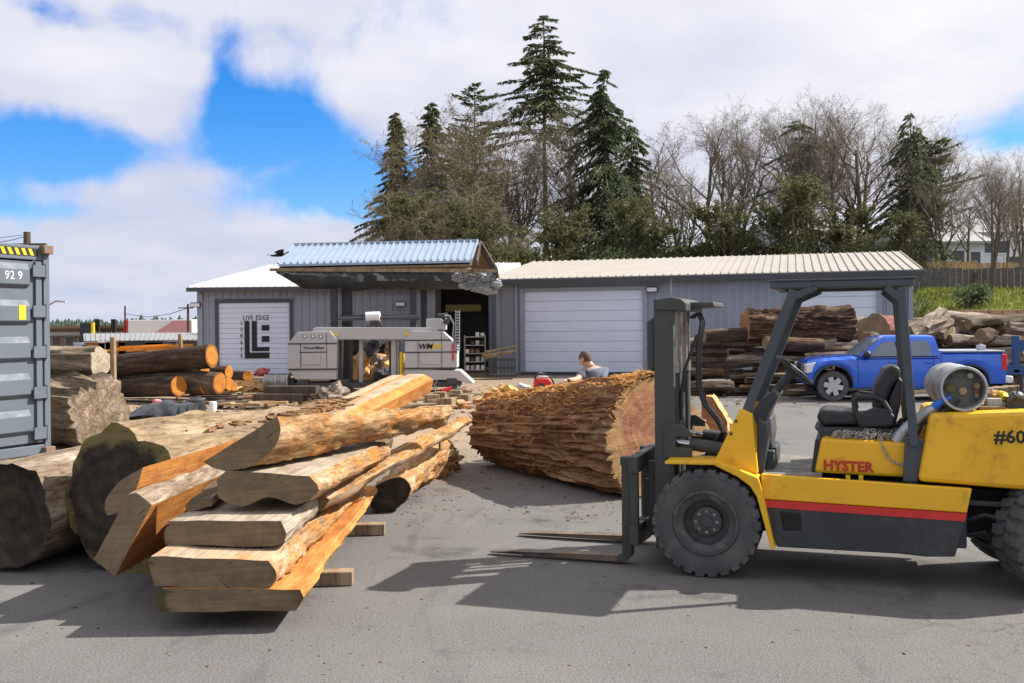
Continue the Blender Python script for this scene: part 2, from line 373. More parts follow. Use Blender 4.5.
# ------------------------------------------------------------- camera, sun, sky
cam = bpy.data.cameras.new('camera'); co = bpy.data.objects.new('camera', cam); col.objects.link(co)
cam.sensor_width = 36; cam.lens = F / 1024 * 36; cam.shift_y = -14.5 / 1024; cam.clip_end = 5000; cam.clip_start = .1
co.location = (0, 0, CH); co.matrix_world = Matrix.Translation((0, 0, CH)) @ Matrix.Rotation(R(90), 4, 'X') @ Matrix.Rotation(-RHO, 4, 'Z'); sc.camera = co
sl = bpy.data.lights.new('sun', 'SUN'); so = bpy.data.objects.new('sun', sl); col.objects.link(so)
sl.energy = 4.3; sl.angle = R(.5); sl.color = (1, .95, .87)
so.rotation_euler = SUN.to_track_quat('Z', 'Y').to_euler(); so.location = (20, 5, 30)
sc.view_settings.view_transform = 'Standard'; sc.view_settings.look = 'None'; sc.view_settings.exposure = EXPOSURE; sc.view_settings.gamma = 1
sc.cycles.max_bounces = 5; sc.cycles.diffuse_bounces = 2; sc.cycles.glossy_bounces = 2; sc.cycles.transparent_max_bounces = 4; sc.cycles.transmission_bounces = 2
sc.cycles.caustics_reflective = False; sc.cycles.caustics_refractive = False; sc.cycles.sample_clamp_indirect = 4

w = bpy.data.worlds.new('World'); sc.world = w; w.use_nodes = True
nt = w.node_tree; nt.nodes.clear()
out = nt.nodes.new('ShaderNodeOutputWorld'); bg = nt.nodes.new('ShaderNodeBackground'); bg.inputs['Strength'].default_value = .105
sky = nt.nodes.new('ShaderNodeTexSky'); sky.sky_type = 'NISHITA'; sky.sun_disc = False
sky.sun_elevation = math.asin(SUN.z); sky.sun_rotation = math.atan2(SUN.x, SUN.y); sky.air_density = 1.0; sky.dust_density = .5; sky.ozone_density = 3.0
hs = nt.nodes.new('ShaderNodeHueSaturation'); hs.inputs['Saturation'].default_value = 1.5; hs.inputs['Value'].default_value = .9
nt.links.new(sky.outputs[0], hs.inputs['Color'])
tc = nt.nodes.new('ShaderNodeTexCoord'); D = tc.outputs['Generated']
sep = nt.nodes.new('ShaderNodeSeparateXYZ'); nt.links.new(D, sep.inputs[0])
def mth(op, a, b=None, c=None, clamp=False):
    n = nt.nodes.new('ShaderNodeMath'); n.operation = op; n.use_clamp = clamp
    for i, v in enumerate((a, b, c)):
        if v is None: continue
        if hasattr(v, 'is_linked'): nt.links.new(v, n.inputs[i])
        else: n.inputs[i].default_value = v
    return n.outputs[0]
def vm(op, a, b=None):
    n = nt.nodes.new('ShaderNodeVectorMath'); n.operation = op
    for i, v in enumerate((a, b)):
        if v is None: continue
        if hasattr(v, 'is_linked'): nt.links.new(v, n.inputs[i])
        else: n.inputs[i].default_value = v
    return n
# cloud field in direction space: broken stratocumulus with openings of clear sky
zz = mth('MAXIMUM', sep.outputs[2], 0.0)
hv = mth('ADD', zz, .22)
cv = nt.nodes.new('ShaderNodeCombineXYZ')
nt.links.new(mth('DIVIDE', sep.outputs[0], hv), cv.inputs[0]); nt.links.new(mth('DIVIDE', sep.outputs[1], hv), cv.inputs[1])
def wn(vec, s, d, r, dist=0):
    n = nt.nodes.new('ShaderNodeTexNoise'); n.inputs['Scale'].default_value = s; n.inputs['Detail'].default_value = d; n.inputs['Roughness'].default_value = r; n.inputs['Distortion'].default_value = dist
    nt.links.new(vec, n.inputs['Vector']); return n
n1 = wn(cv.outputs[0], 1.1, 9, .55).outputs['Fac']
wrp = wn(D, 5.0, 5, .55)
wv = vm('SUBTRACT', wrp.outputs['Color'], (.5, .5, .5)); wv2 = vm('SCALE', wv.outputs[0]); wv2.inputs['Scale'].default_value = .11
Dw = vm('ADD', D, wv2.outputs[0]).outputs[0]
HOLES = [  # pixel-sized openings given as directions: (x, y, half-width, half-height, strength)
    (25, 132, 100, 30, 1.25), (-60, 180, 90, 50, .9), (130, 150, 95, 18, .6), (232, 62, 13, 52, .5), (290, 128, 50, 32, .8), (425, 200, 40, 30, .7), (250, 118, 45, 34, .9), (345, 165, 60, 40, 1.05), (320, 198, 80, 18, 1.0), (400, 185, 36, 30, .6), (395, 20, 60, 30, .3),
    (30, 195, 70, 10, .6), (1010, 125, 48, 20, .8), (1085, 70, 60, 60, .5), (30, 8, 60, 14, .4), (545, 12, 24, 14, .3), (770, 60, 60, 20, .2), (120, 20, 60, 14, .25)]
acc = None
for (px, py, wx, wy, s) in HOLES:
    d = Vector(((px - CX) / F, 1, -(py - HY) / F)); L = d.length; d.normalize()
    right = Vector((d.y, -d.x, 0)).normalized(); up = right.cross(d)
    a = vm('DOT_PRODUCT', Dw, tuple(right / (wx / F / L))).outputs['Value']
    b = vm('DOT_PRODUCT', Dw, tuple(up / (wy / F / L))).outputs['Value']
    front = mth('GREATER_THAN', vm('DOT_PRODUCT', D, tuple(d)).outputs['Value'], .3)
    r2 = mth('ADD', mth('MULTIPLY', a, a), mth('MULTIPLY', b, b))
    g = mth('MULTIPLY', mth('MULTIPLY', mth('EXPONENT', mth('MULTIPLY', r2, -.75)), front), s * .84)
    acc = g if acc is None else mth('ADD', acc, g)
n3 = wn(D, 9.0, 9, .6, .4).outputs['Fac']; dens = mth('SUBTRACT', mth('ADD', mth('ADD', mth('MULTIPLY', n1, 1.3), mth('MULTIPLY', n3, 1.5)), -.42), acc)
mask = nt.nodes.new('ShaderNodeValToRGB'); mask.color_ramp.elements[0].position = .08; mask.color_ramp.elements[1].position = .82
mask.color_ramp.elements[0].color = (0, 0, 0, 1); mask.color_ramp.elements[1].color = (1, 1, 1, 1); mask.color_ramp.interpolation = 'EASE'
nt.links.new(dens, mask.inputs[0])
# cloud brightness: noise relief, greyer towards the horizon, brighter to the sunward side
n2 = wn(cv.outputs[0], 1.9, 7, .5).outputs['Fac']
sd = vm('DOT_PRODUCT', D, tuple(SUN)).outputs['Value']
br = mth('ADD', mth('ADD', mth('MULTIPLY_ADD', n2, 1.05, .0), mth('MULTIPLY', sd, .36)), mth('MULTIPLY', mth('MINIMUM', zz, .35), .5))
cr = nt.nodes.new('ShaderNodeValToRGB'); e = cr.color_ramp.elements
e[0].position = .38; e[0].color = (2.9, 3.25, 4.3, 1); e[1].position = 1.05; e[1].color = (5.0, 4.95, 5.15, 1)
m_ = e.new(.68); m_.color = (3.75, 3.85, 4.5, 1)
nt.links.new(br, cr.inputs[0])
mx = nt.nodes.new('ShaderNodeMix'); mx.data_type = 'RGBA'
nt.links.new(mask.outputs[0], mx.inputs[0]); tint = nt.nodes.new('ShaderNodeMix'); tint.data_type = 'RGBA'; tint.blend_type = 'MULTIPLY'; tint.inputs[0].default_value = 1; tint.inputs[7].default_value = (.74, .82, 1.06, 1); nt.links.new(hs.outputs[0], tint.inputs[6]); nt.links.new(tint.outputs[2], mx.inputs[6]); nt.links.new(cr.outputs[0], mx.inputs[7])
nt.links.new(mx.outputs[2], bg.inputs['Color']); nt.links.new(bg.outputs[0], out.inputs[0])

# ------------------------------------------------------------- ground
def sst(a, b, x):
    t = max(0, min(1, (x - a) / (b - a))); return t * t * (3 - 2 * t)
BU = Vector((.9625, -.2713, 0)); BN = Vector((.2713, .9625, 0)); B0 = Vector((14.3, 35.5, 0))   # long grey workshop: along, back, front right corner
def HS(x, y):                                # distance past the foot of the bank
    p = Vector((x, y, 0)) - B0; a = p.dot(BU)
    return p.dot(BN) - (16.5 - 13.3 * sst(.8, 2.6, a))
def H(x, y):
    s = HS(x, y)
    m = sst(-24, -6, x)
    h = 0
    if s > 0: h = 2.0 * sst(0, 1.2, s) + .11 * max(0, min(s, 17) - 1.2) + .05 * max(0, min(s, 60) - 17)
    h *= m
    h -= (1 - m) * 3.2 * sst(52, 95, y)
    far = sst(150, 420, y)
    return h + far * 8 + (0 if s < 2 or m < .5 else .12 * fbm((x * .2, y * .2, 0), 3))
xs = [-900, -600, -400, -250, -160, -110] + [i * 2.5 for i in range(-32, 45)] + [130, 170, 250, 400, 600, 900]
ys = [-300, -60, -15, 0, 8, 14, 20, 26, 30, 34] + [36 + i * 1.2 for i in range(0, 40)] + [86, 92, 100, 110, 130, 160, 200, 260, 330, 420, 600, 1000, 2000]
g = MB(); nx = len(xs)
g.add([(x, y, H(x, y)) for y in ys for x in xs], [(j * nx + i, j * nx + i + 1, (j + 1) * nx + i + 1, (j + 1) * nx + i) for j in range(len(ys) - 1) for i in range(nx - 1)])
m, nt, b = _nt('asphalt_yard')
v = _vec(nt, 'Object')
c = _ramp(nt, _noise(nt, v, .35, 6, .6), [(.32, (.112, .108, .104)), (.52, (.142, .137, .131)), (.7, (.185, .176, .163))])
c = _mix(nt, _ramp(nt, _noise(nt, v, 3.5, 9, .75), [(.42, (0, 0, 0)), (.62, (.6, .6, .6))]), c, (.12, .113, .106))
c = _mix(nt, _ramp(nt, _noise(nt, v, 75, 3, .6), [(.46, (0, 0, 0)), (.62, (.6, .6, .6))]), c, (.25, .24, .225))
c = _mix(nt, _ramp(nt, _noise(nt, v, 95, 3, .6), [(.54, (0, 0, 0)), (.66, (.9, .9, .9))]), c, (.05, .048, .048))
c = _mix(nt, _ramp(nt, _noise(nt, _vec(nt, 'Object', (1, .25, 1)), .9, 7, .7, 1.5), [(.54, (0, 0, 0)), (.66, (.6, .6, .6))]), c, (.07, .068, .068))
vo = nt.nodes.new('ShaderNodeTexVoronoi'); vo.feature = 'DISTANCE_TO_EDGE'; vo.inputs['Scale'].default_value = .42
mpc = nt.nodes.new('ShaderNodeMapping'); nt.links.new(v, mpc.inputs['Vector']); wc = nt.nodes.new('ShaderNodeTexNoise'); wc.inputs['Scale'].default_value = 1.6; wc.inputs['Detail'].default_value = 8; nt.links.new(v, wc.inputs['Vector'])
ad_ = nt.nodes.new('ShaderNodeVectorMath'); ad_.operation = 'MULTIPLY_ADD'; nt.links.new(wc.outputs['Color'], ad_.inputs[0]); ad_.inputs[1].default_value = (1.1, 1.1, 0); nt.links.new(v, ad_.inputs[2]); nt.links.new(ad_.outputs[0], vo.inputs['Vector'])
crk = _ramp(nt, vo.outputs['Distance'], [(.0, (.4, .4, .4)), (.005, (0, 0, 0))])
cm2 = nt.nodes.new('ShaderNodeMath'); cm2.operation = 'MULTIPLY'; nt.links.new(crk, cm2.inputs[0]); nt.links.new(_ramp(nt, _noise(nt, v, .5, 3, .5), [(.5, (0, 0, 0)), (.6, (1, 1, 1))]), cm2.inputs[1])
c = _mix(nt, cm2.outputs[0], c, (.045, .042, .04))
c = _mix(nt, _ramp(nt, _noise(nt, v, .8, 9, .72), [(.57, (0, 0, 0)), (.65, (.7, .7, .7))]), c, (.06, .056, .054))
# tan sawdust worked into the surface around the mill and stacks
sp = nt.nodes.new('ShaderNodeSeparateXYZ'); nt.links.new(v, sp.inputs[0])
rg = nt.nodes.new('ShaderNodeMapRange'); rg.inputs[1].default_value = 11; rg.inputs[2].default_value = 17; nt.links.new(sp.outputs[1], rg.inputs[0])
rg2 = nt.nodes.new('ShaderNodeMapRange'); rg2.inputs[1].default_value = 4; rg2.inputs[2].default_value = -1.5; nt.links.new(sp.outputs[0], rg2.inputs[0])
mm = nt.nodes.new('ShaderNodeMath'); mm.operation = 'MULTIPLY'; nt.links.new(rg.outputs[0], mm.inputs[0]); nt.links.new(rg2.outputs[0], mm.inputs[1])
m3 = nt.nodes.new('ShaderNodeMath'); m3.operation = 'MULTIPLY'; nt.links.new(mm.outputs[0], m3.inputs[0])
nt.links.new(_ramp(nt, _noise(nt, v, 1.4, 8, .7), [(.3, (.3, .3, .3)), (.55, (1, 1, 1))]), m3.inputs[1])
c = _mix(nt, m3.outputs[0], c, (.34, .24, .15))
# earth and green beyond the yard (far ground and bank)
gy = nt.nodes.new('ShaderNodeMapRange'); gy.inputs[1].default_value = .25; gy.inputs[2].default_value = .6; nt.links.new(sp.outputs[2], gy.inputs[0])
c = _mix(nt, gy.outputs[0], c, (.15, .15, .08))
nt.links.new(c, b.inputs['Base Color']); b.inputs['Roughness'].default_value = .88; b.inputs['Specular IOR Level'].default_value = .25
_bump(nt, _noise(nt, v, 130, 3, .6), b, .5, .006); _bump(nt, _noise(nt, v, 2, 4, .6), b, .25, .03)
tag(g.build('ground', m, smooth=60), kind='structure')
# grass on the bank
random.seed(3); gb = MB()
for i in range(26000):
    x = random.uniform(15, 38); y = random.uniform(36, 60)
    s = HS(x, y)
    if s < 1.3 or s > 17 or x / y < .36 or x / y > .62: continue
    z = H(x, y); a = random.uniform(0, 6.28); hh = random.uniform(.12, .3); wd = .05
    dx, dy = math.cos(a) * wd, math.sin(a) * wd
    gb.add([(x - dx, y - dy, z - .03), (x + dx, y + dy, z - .03), (x + dy * 1.5, y - dx * 1.5, z + hh)], [(0, 1, 2)])
tag(gb.build('bank_grass', M['grass'], smooth=0), 'bright green grass on the bank below the houses', 'grass', kind='stuff')

# yard litter: bark crumbs and chips, nobody could count them
lb = MB(); random.seed(12)
def chip(x, y, s, z=0):
    a = random.uniform(0, 6.28); e_ = random.uniform(.3, .7); t = s * .25
    pts = [(math.cos(k * 1.57 + random.uniform(-.5, .5)) * s * (1 if k % 2 else e_), math.sin(k * 1.57 + random.uniform(-.5, .5)) * s * (e_ if k % 2 else 1)) for k in range(4)]
    ca, sa = math.cos(a), math.sin(a)
    pp = [(x + p[0] * ca - p[1] * sa, y + p[0] * sa + p[1] * ca) for p in pts]
    lb.add([(p[0], p[1], z) for p in pp] + [(p[0], p[1], z + t) for p in pp], [(0, 1, 2, 3)[::-1], (4, 5, 6, 7), (0, 1, 5, 4), (1, 2, 6, 5), (2, 3, 7, 6), (3, 0, 4, 7)], random.choice((0, 0, 1, 2)))
def litter(px, py, sx, sy, n, s0=.008, s1=.03):
    c = G(px, py)
    for _ in range(n): chip(c.x + random.gauss(0, sx), c.y + random.gauss(0, sy), random.uniform(s0, s1) * (random.random() ** 1.5 + .4))
litter(560, 508, .7, .5, 260); litter(430, 500, .22, 1.0, 160); litter(470, 450, .6, 1.5, 200); litter(440, 640, 2.2, .5, 60, .004, .014); litter(600, 560, 1.5, .6, 90, .005, .02)
litter(350, 400, 3, 3, 1500, .02, .1); litter(250, 405, 3, 2.5, 900, .02, .09); litter(440, 400, 1.5, 3, 700, .02, .1); litter(620, 470, .9, .5, 150, .01, .05)
litter(300, 660, 2.5, .35, 90, .004, .018); litter(700, 640, 2.5, .5, 90, .004, .018); litter(200, 600, 1.2, .8, 120, .005, .02); litter(500, 480, .6, .9, 120, .008, .03); litter(720, 402, 1.8, .8, 250, .02, .08); litter(960, 640, 1.6, .5, 50, .004, .012)
tag(lb.build('bark_litter', [M['fresh_bark'], M['timber'], M['bark_dark']], smooth=0), 'scattered bark crumbs and wood chips on the asphalt', 'litter', kind='stuff')
# ------------------------------------------------------------- logs and slabs
def frame_mat(a, zdir, up=(0, 0, 1)):
    z = Vector(zdir).normalized(); u = Vector(up); x = u.cross(z)
    if x.length < 1e-4: x = Vector((1, 0, 0))
    x.normalize(); y = z.cross(x)
    m = Matrix((x, y, z)).transposed().to_4x4(); m.translation = Vector(a); return m
def place(o, m): o.matrix_world = m; WM[o.name] = m.copy()
def log(label, a, b, r0, r1, mt, end, group=None, amp=.08, seed=0, n=36, k=26, sx=1, sy=1, end2=None, name='log', cat='log', bend=.0, prof=None, skew=0, hollow=None, slant=None, fq=1, fz=1.0, fine=.02, knots=0, flare=0):
    a = Vector(a); b = Vector(b); L = (b - a).length
    m = frame_mat(a, b - a); rs = []
    rr = random.Random(seed)
    kn = [(rr.uniform(.1, .9) * L, rr.uniform(0, 6.28), rr.uniform(.25, .5)) for _ in range(knots)]
    for i in range(k + 1):
        t = i / k; z = t * L; r = r0 + (r1 - r0) * t; rg = []
        if flare: r *= 1 + flare * (1 - t) ** 4
        for j in range(n):
            an = 2 * math.pi * j / n
            q = 1 + amp * 1.6 * fbm((math.cos(an) * 1.3, math.sin(an) * 1.3, z * .5 + seed * 9.1), 3) + fine * 2.2 * fbm((math.cos(an) * 7 * fq, math.sin(an) * 7 * fq, z * 1.2 * fq * fz + seed), 4)
            if prof: q *= prof[int(an / 2 / math.pi * len(prof)) % len(prof)] * (1 - (an / 2 / math.pi * len(prof)) % 1) + prof[(int(an / 2 / math.pi * len(prof)) + 1) % len(prof)] * ((an / 2 / math.pi * len(prof)) % 1)
            for kz, ka, kr in kn:
                dd = ((z - kz) / .12) ** 2 + ((((an - ka + math.pi) % (2 * math.pi)) - math.pi) * r / .1) ** 2
                q += kr * math.exp(-dd) * .35
            zz_ = z
            if i == 0 and skew: zz_ += skew * math.cos(an) * r
            if 0 < i < k: zz_ += L / k * .3 * fbm((an * 3, z, seed), 2)
            rg.append(Vector((math.cos(an) * r * q * sx + bend * math.sin(t * 3.14) * L * .1, math.sin(an) * r * q * sy + .25 * bend * math.sin(t * 5) * L * .1, zz_)))
        rs.append(rg)
    mb = MB(); mb.rings(rs, caps=False)
    o = mb.build(name, mt, smooth=50); place(o, m); tag(o, label, cat, group)
    for idx, (rg, mm) in enumerate(((rs[0], end), (rs[-1], end2 or end))):
        e_ = MB(); sg = -1 if idx == 0 else 1; c = sum(rg, Vector()) / n
        lay = [rg]
        for f_ in (.97, .8, .6, .4, .2):
            lay.append([c + (p - c) * f_ + Vector((0, 0, sg * (.004 - (hollow or 0) * (1 - f_) ** .5 * r0 * (1 if idx == 0 else 0) + .012 * fbm((p.x * 5 * f_, p.y * 5 * f_, seed), 3)))) for p in rg])
        if idx == 0: lay = [l[::-1] for l in lay]
        e_.rings(lay, caps=False); nn = len(e_.v); e_.add([c + Vector((0, 0, -sg * (hollow or 0) * r0 * .9 if idx == 0 else 0))], [])
        e_.f += [(nn - n + j, nn - n + (j + 1) % n, nn) for j in range(n)]; e_.m += [0] * n
        c2 = e_.build('cut_end', mm, o, smooth=40)
    return o
def slab(label, pix, Dn, V, bark_edges, mats, scale=1.0, group=None, cat='slab', k=26, name='wood_slab', seed=0, rough=.02, sag=0, flip=False, dd=None, amp=.012):
    pts = [P(x, y, Dn + (dd[i] if dd else 0)) for i, (x, y) in enumerate(pix)]
    V = Vector(V); L = V.length; c = sum(pts, Vector()) / len(pts)
    m = frame_mat(c, V); inv = m.inverted(); loc = [inv @ p for p in pts]
    ring = []; mi = []
    for i, p in enumerate(loc):
        q = loc[(i + 1) % len(loc)]; ns = max(1, int((q - p).length / (.035 if i in bark_edges else .09)))
        for s_ in range(ns):
            f_ = s_ / ns; nl_ = len(loc); pt_ = p + (q - p) * f_
            if i in bark_edges and rough > .01:
                a0_ = loc[i - 1] if (i - 1) % nl_ in bark_edges else p - (q - p) * .4; a3_ = loc[(i + 2) % nl_] if (i + 1) % nl_ in bark_edges else q + (q - p) * .4
                pt_ = .5 * ((2 * p) + (q - a0_) * f_ + (2 * a0_ - 5 * p + 4 * q - a3_) * f_ * f_ + (3 * p - a0_ - 3 * q + a3_) * f_ ** 3)
            ring.append((pt_, i in bark_edges, (s_ > 0))); mi.append(1 if i in bark_edges else 0)
    rs = []; n = len(ring)
    for a_ in range(k + 1):
        t = a_ / k; sc2 = 1 + (scale - 1) * t; rg = []
        for (p, bk, inn) in ring:
            z = p.z * (1 - t) + t * L if a_ < k else L + .02 * fbm((p.x * 9, p.y * 9, seed), 2)
            q = Vector((p.x * sc2, p.y * sc2, z))
            if bk:
                d = Vector((p.x, p.y, 0)).normalized()
                q += d * (.3 + .7 * min(1, t * 12)) * (rough * 1.1 * fbm((p.x * 6, p.y * 6, z * 1.5 + seed * 5), 4) + rough * .75 * fbm((p.x * 16 + 3, p.y * 16, z * 5 + seed * 3), 4))
            q.x += amp * 2 * fbm((z * .5, seed, 0), 2); q.y += sag * math.sin(t * math.pi) + amp * fbm((p.x * 3, z * .8, seed), 2)
            rg.append(q)
        rs.append(rg)
    mb = MB()
    vs = [v for r in rs for v in r]; fs = []; ms = []
    for i in range(k):
        for j in range(n):
            fs.append((i * n + j, i * n + (j + 1) % n, (i + 1) * n + (j + 1) % n, (i + 1) * n + j)); ms.append(mi[j])
    mb.v = vs; mb.f = fs; mb.m = ms
    mb.f.append(tuple(k * n + j for j in range(n))); mb.m.append(1 if len(mats) < 4 else 0)
    o = mb.build(name, mats[:2], smooth=45); place(o, m); tag(o, label, cat, group)
    e_ = MB(); e_.add([v.copy() for v in rs[0]], [tuple(range(n - 1, -1, -1))])
    e_.build('cut_end', mats[2], o, smooth=0)
    return o
UPZ = Vector((0, 0, 1))
MO = [M['sawn_orange'], M['bark_live'], M['end_olive']]; MP = [M['sawn_pale'], M['bark_live'], M['end_olive']]
MG = [M['sawn_grey'], M['bark_live'], M['end_olive']]
GS = 'sawn slabs in the front stack'
slab('bottom slab of the front stack, long orange top edge running away from a dark end', [(153, 600), (162, 588), (300, 590), (304, 598), (296, 611), (162, 612)], 6.28, (-.06, 3.9, .03), {0, 3}, MO, group=GS, seed=1, k=40)
slab('second slab from the bottom of the front stack, pale top and shaggy right edge', [(148, 560), (151, 556), (268, 561), (278, 575), (268, 590), (153, 586)], 6.3, (.06, 3.3, .0), {2, 3, 5}, [M['sawn_pale'], M['bark_live'], M['end_olive']], group=GS, seed=2, rough=.04, k=40)
slab('third slab from the bottom of the front stack, flat grey top and pale bark edge', [(164, 533), (169, 521), (281, 521), (286, 533), (272, 546), (165, 545)], 6.6, (.12, 3.1, .0), {0, 3, 4}, [M['sawn_grey'], M['bark_pale'], M['end_olive']], group=GS, seed=3, k=36)
slab('fourth slab of the front stack with a curved underside, just under the top half log', [(217, 480), (226, 470), (309, 476), (319, 490), (298, 504), (268, 497), (242, 506), (219, 497)], 6.9, (.22, 2.4, -.04), {2, 3, 4, 5, 6, 7}, [M['sawn_grey'], M['bark_live'], M['end_olive']], group=GS, seed=4, k=34)
slab('half log on top of the front stack with its flat dark cut face tilted up', [(203, 462), (277, 417), (281, 430), (273, 450), (255, 465), (225, 471)], 6.9, (1.05, 3.5, -.12), {1, 2, 3, 4, 5}, [M['sawn_moss'], M['bark_live'], M['end_olive']], group=GS, scale=.62, seed=5, rough=.035, k=46)
slab('long thin slab sticking out far behind the front stack, its tip over the iron stake', [(292, 508), (300, 494), (318, 492), (330, 500), (320, 512), (298, 515)], 7.6, (.93, 5.2, .12), {3, 4, 5}, [M['bark_live'], M['sawn_pale'], M['end_olive']], group=GS, scale=.75, seed=6, k=50, rough=.02)
slab('dark narrow offcut wedged between the quartered slabs and the front stack', [(185, 505), (190, 500), (212, 498), (212, 506), (188, 512)], 6.95, (.02, 1.6, .1), {0, 1}, [M['sawn_grey'], M['bark_grey'], M['end_olive']], group=GS, seed=7)
slab('upper orange quartered slab leaning on the huge dark log', [(107, 515), (105, 500), (118, 483), (143, 468), (137, 488), (122, 512)], 6.9, (.22, 2.3, -.0), {0, 1, 2}, [M['sawn_orange'], M['bark_pale'], M['end_grey']], group='orange quartered slabs', seed=8, k=30)
slab('lower orange quartered slab standing on its edge against the front stack', [(94, 558), (128, 495), (136, 494), (152, 506), (115, 576)], 6.7, (.10, 2.4, -.0), {1, 2}, [M['sawn_orange'], M['bark_pale'], M['end_grey']], group='orange quartered slabs', seed=9, k=30)
slab('pale cant with an orange side, its tip rising highest behind the front stack', [(296, 437), (300, 425), (322, 424), (334, 431), (330, 446), (304, 450)], 10.3, (.80, 3.1, .37), {2, 3, 4}, [M['sawn_pale'], M['sawn_orange'], M['sawn_orange']], cat='cant', name='cant', group='leaning cants', seed=10, rough=.004)
slab('narrower pale cant lying beside and behind the taller leaning cant', [(268, 440), (272, 428), (288, 427), (296, 432), (290, 446)], 10.8, (.88, 3.4, .40), {2, 3}, [M['sawn_pale'], M['sawn_orange'], M['sawn_orange']], cat='cant', name='cant', group='leaning cants', seed=11, rough=.004)
slab('low log piece with a dark six-sided end on the asphalt right of the front stack', [(371, 493), (379, 482), (402, 478), (411, 490), (402, 504), (386, 512), (372, 508)], 10.25, (.28, 3.5, 0), {0, 1, 2, 3, 4, 5, 6}, [M['bark_live'], M['bark_live'], M['end_black']], seed=12, rough=.06, cat='log', name='log')
slab('broken bark-covered log end beyond the low log piece', [(398, 480), (405, 466), (420, 462), (432, 470), (428, 486), (408, 490)], 12.1, (.35, 1.3, 0), {0, 1, 2, 3, 4, 5}, [M['bark_live'], M['bark_live'], M['bark_live']], seed=13, rough=.09, cat='log', name='log')
for (lab, x0, x1, y_, w_, dx) in (('short timber bearer poking out right under the bottom slab', -2.25, -1.19, 9.15, .11, .0), ('near timber bearer under the front slab stack', -2.2, -1.2, 7.38, .11, .02)):
    tb = MB().box(((x0 + x1) / 2, y_, .055), (x1 - x0, w_ * 1.2, .1), (0, 0, .06)); tag(tb.build('timber_bearer', M['timber'], origin=((x0 + x1) / 2, y_, 0), bevel=.004, smooth=0), lab, 'timber', 'bearers under the slab stack')
st = MB().tube([(-.93, 12.7, 0), (-.94, 12.72, .42), (-.95, 12.7, .5)], .012, 6); tag(st.build('iron_stake', M['rust'], origin=(-.93, 12.7, 0)), 'thin rusty iron stake upright under the tip of the long slab', 'stake')

# huge logs at the left
log('huge dark-ended log with a mossy rim beside the container, its tan upper side split open', (-3.12, 7.85, .54), (-1.95, 12.0, .50), .52, .5, M['weathered'], M['end_black'], amp=.11, seed=3, sx=.95, sy=1.05, n=64, k=40,
    prof=[1.02, 1.0, 1.0, 1.03, 1.12, .93, 1.12, 1.06, 1.0, 1.0, 1.02, 1.0, .98, 1.0, 1.03, 1.0], fine=.03)
log('round log with a hollow dark end at the left edge, in front of the container', (-4.04, 7.85, .43), (-3.4, 11.6, .43), .42, .43, M['bark_pale'], M['end_black'], amp=.08, seed=5, n=56, k=34, hollow=.35, fine=.03)
log('shaggy pale root log with a mossy round end beside the container', (-6.75, 16.3, .56), (-9.6, 18.0, .55), .56, .6, M['bark_pale'], M['bark_pale'], amp=.2, seed=9, fine=.09, n=56, k=30)
log('bleached log lying on top of the shaggy root log', (-7.0, 16.9, 1.36), (-9.8, 17.5, 1.46), .27, .22, M['bark_pale'], M['sawn_grey'], amp=.12, seed=11, fine=.05)
tag(MB().blob((-4.35, 9.9, .22), (.34, .55, .3), 26, 14, .5, 2.2, 3).build('bark_heap', M['bark_pale'], origin=(-4.3, 9.9, 0)), 'small heap of pale bark between the container and the big logs', 'bark heap')
hp = MB()
for i in range(170):
    yy_ = random.gauss(10.6, .8); c_ = Vector((-3.12 + (yy_ - 7.85) * .282 + random.gauss(.05, .16), yy_, 1.035)); a_ = random.gauss(.3, .8); d_ = Vector((math.cos(a_), math.sin(a_), random.uniform(-.1, .1))) * random.uniform(.05, .17); w_ = d_.cross(UPZ).normalized() * random.uniform(.02, .05)
    hp.slab([c_ - d_ - w_ * .4, c_ - d_ * .2 - w_, c_ + d_ - w_ * .2, c_ + d_ * .7 + w_ * .6, c_ - d_ * .4 + w_], (random.uniform(-.01, .01), 0, random.uniform(.012, .03)))
tag(hp.build('bark_scraps', M['fresh_bark'], origin=(-2.3, 11.2, 0)), 'loose reddish bark scraps lying on the huge dark-ended log', 'bark scraps', kind='stuff')
# long logs with orange ends
GL = 'long logs with orange ends'
for i, (lab, ex, ey, D, r, lx, ly, LD, mt) in enumerate((
    ('long dark log on top of the stack by the roller door, orange end facing right', 212, 356, 26, .31, 88, 369, 27, 'bark_dark'),
    ('thick log at the near left of the stack with a round orange end', 179, 386, 25.6, .27, 108, 388, 27, 'bark_dark'),
    ('slim log with a small orange end between the two thickest bottom logs', 205, 387, 26, .18, 120, 389, 27.5, 'bark_grey'),
    ('brightest orange-ended log at the right front of the stack', 220, 383, 26, .29, 100, 372, 27.4, 'bark_grey'),
    ('log with a small orange end just under the top log', 229, 372, 27.2, .18, 125, 374, 28.4, 'bark_dark'),
    ('thin log end peeking out right of the brightest orange end', 229, 384, 27.0, .18, 150, 385, 28.2, 'bark_dark'),
    ('lone thin log low on the ground right of the stack', 248, 376, 28.6, .15, 232, 375, 30.5, 'bark_dark'),
    ('smallest log end at the right foot of the stack', 234, 386, 27.9, .13, 170, 387, 29, 'bark_dark'),
    ('mossy log in the middle layer of the stack', 205, 371, 26.9, .2, 100, 377, 27.9, 'bark_grey'))):
    log(lab, P(ex, ey, D), P(lx, ly, LD), r, r * .95, M[mt], M['end_orange'], GL, amp=.05, seed=20 + i, n=24, k=16)
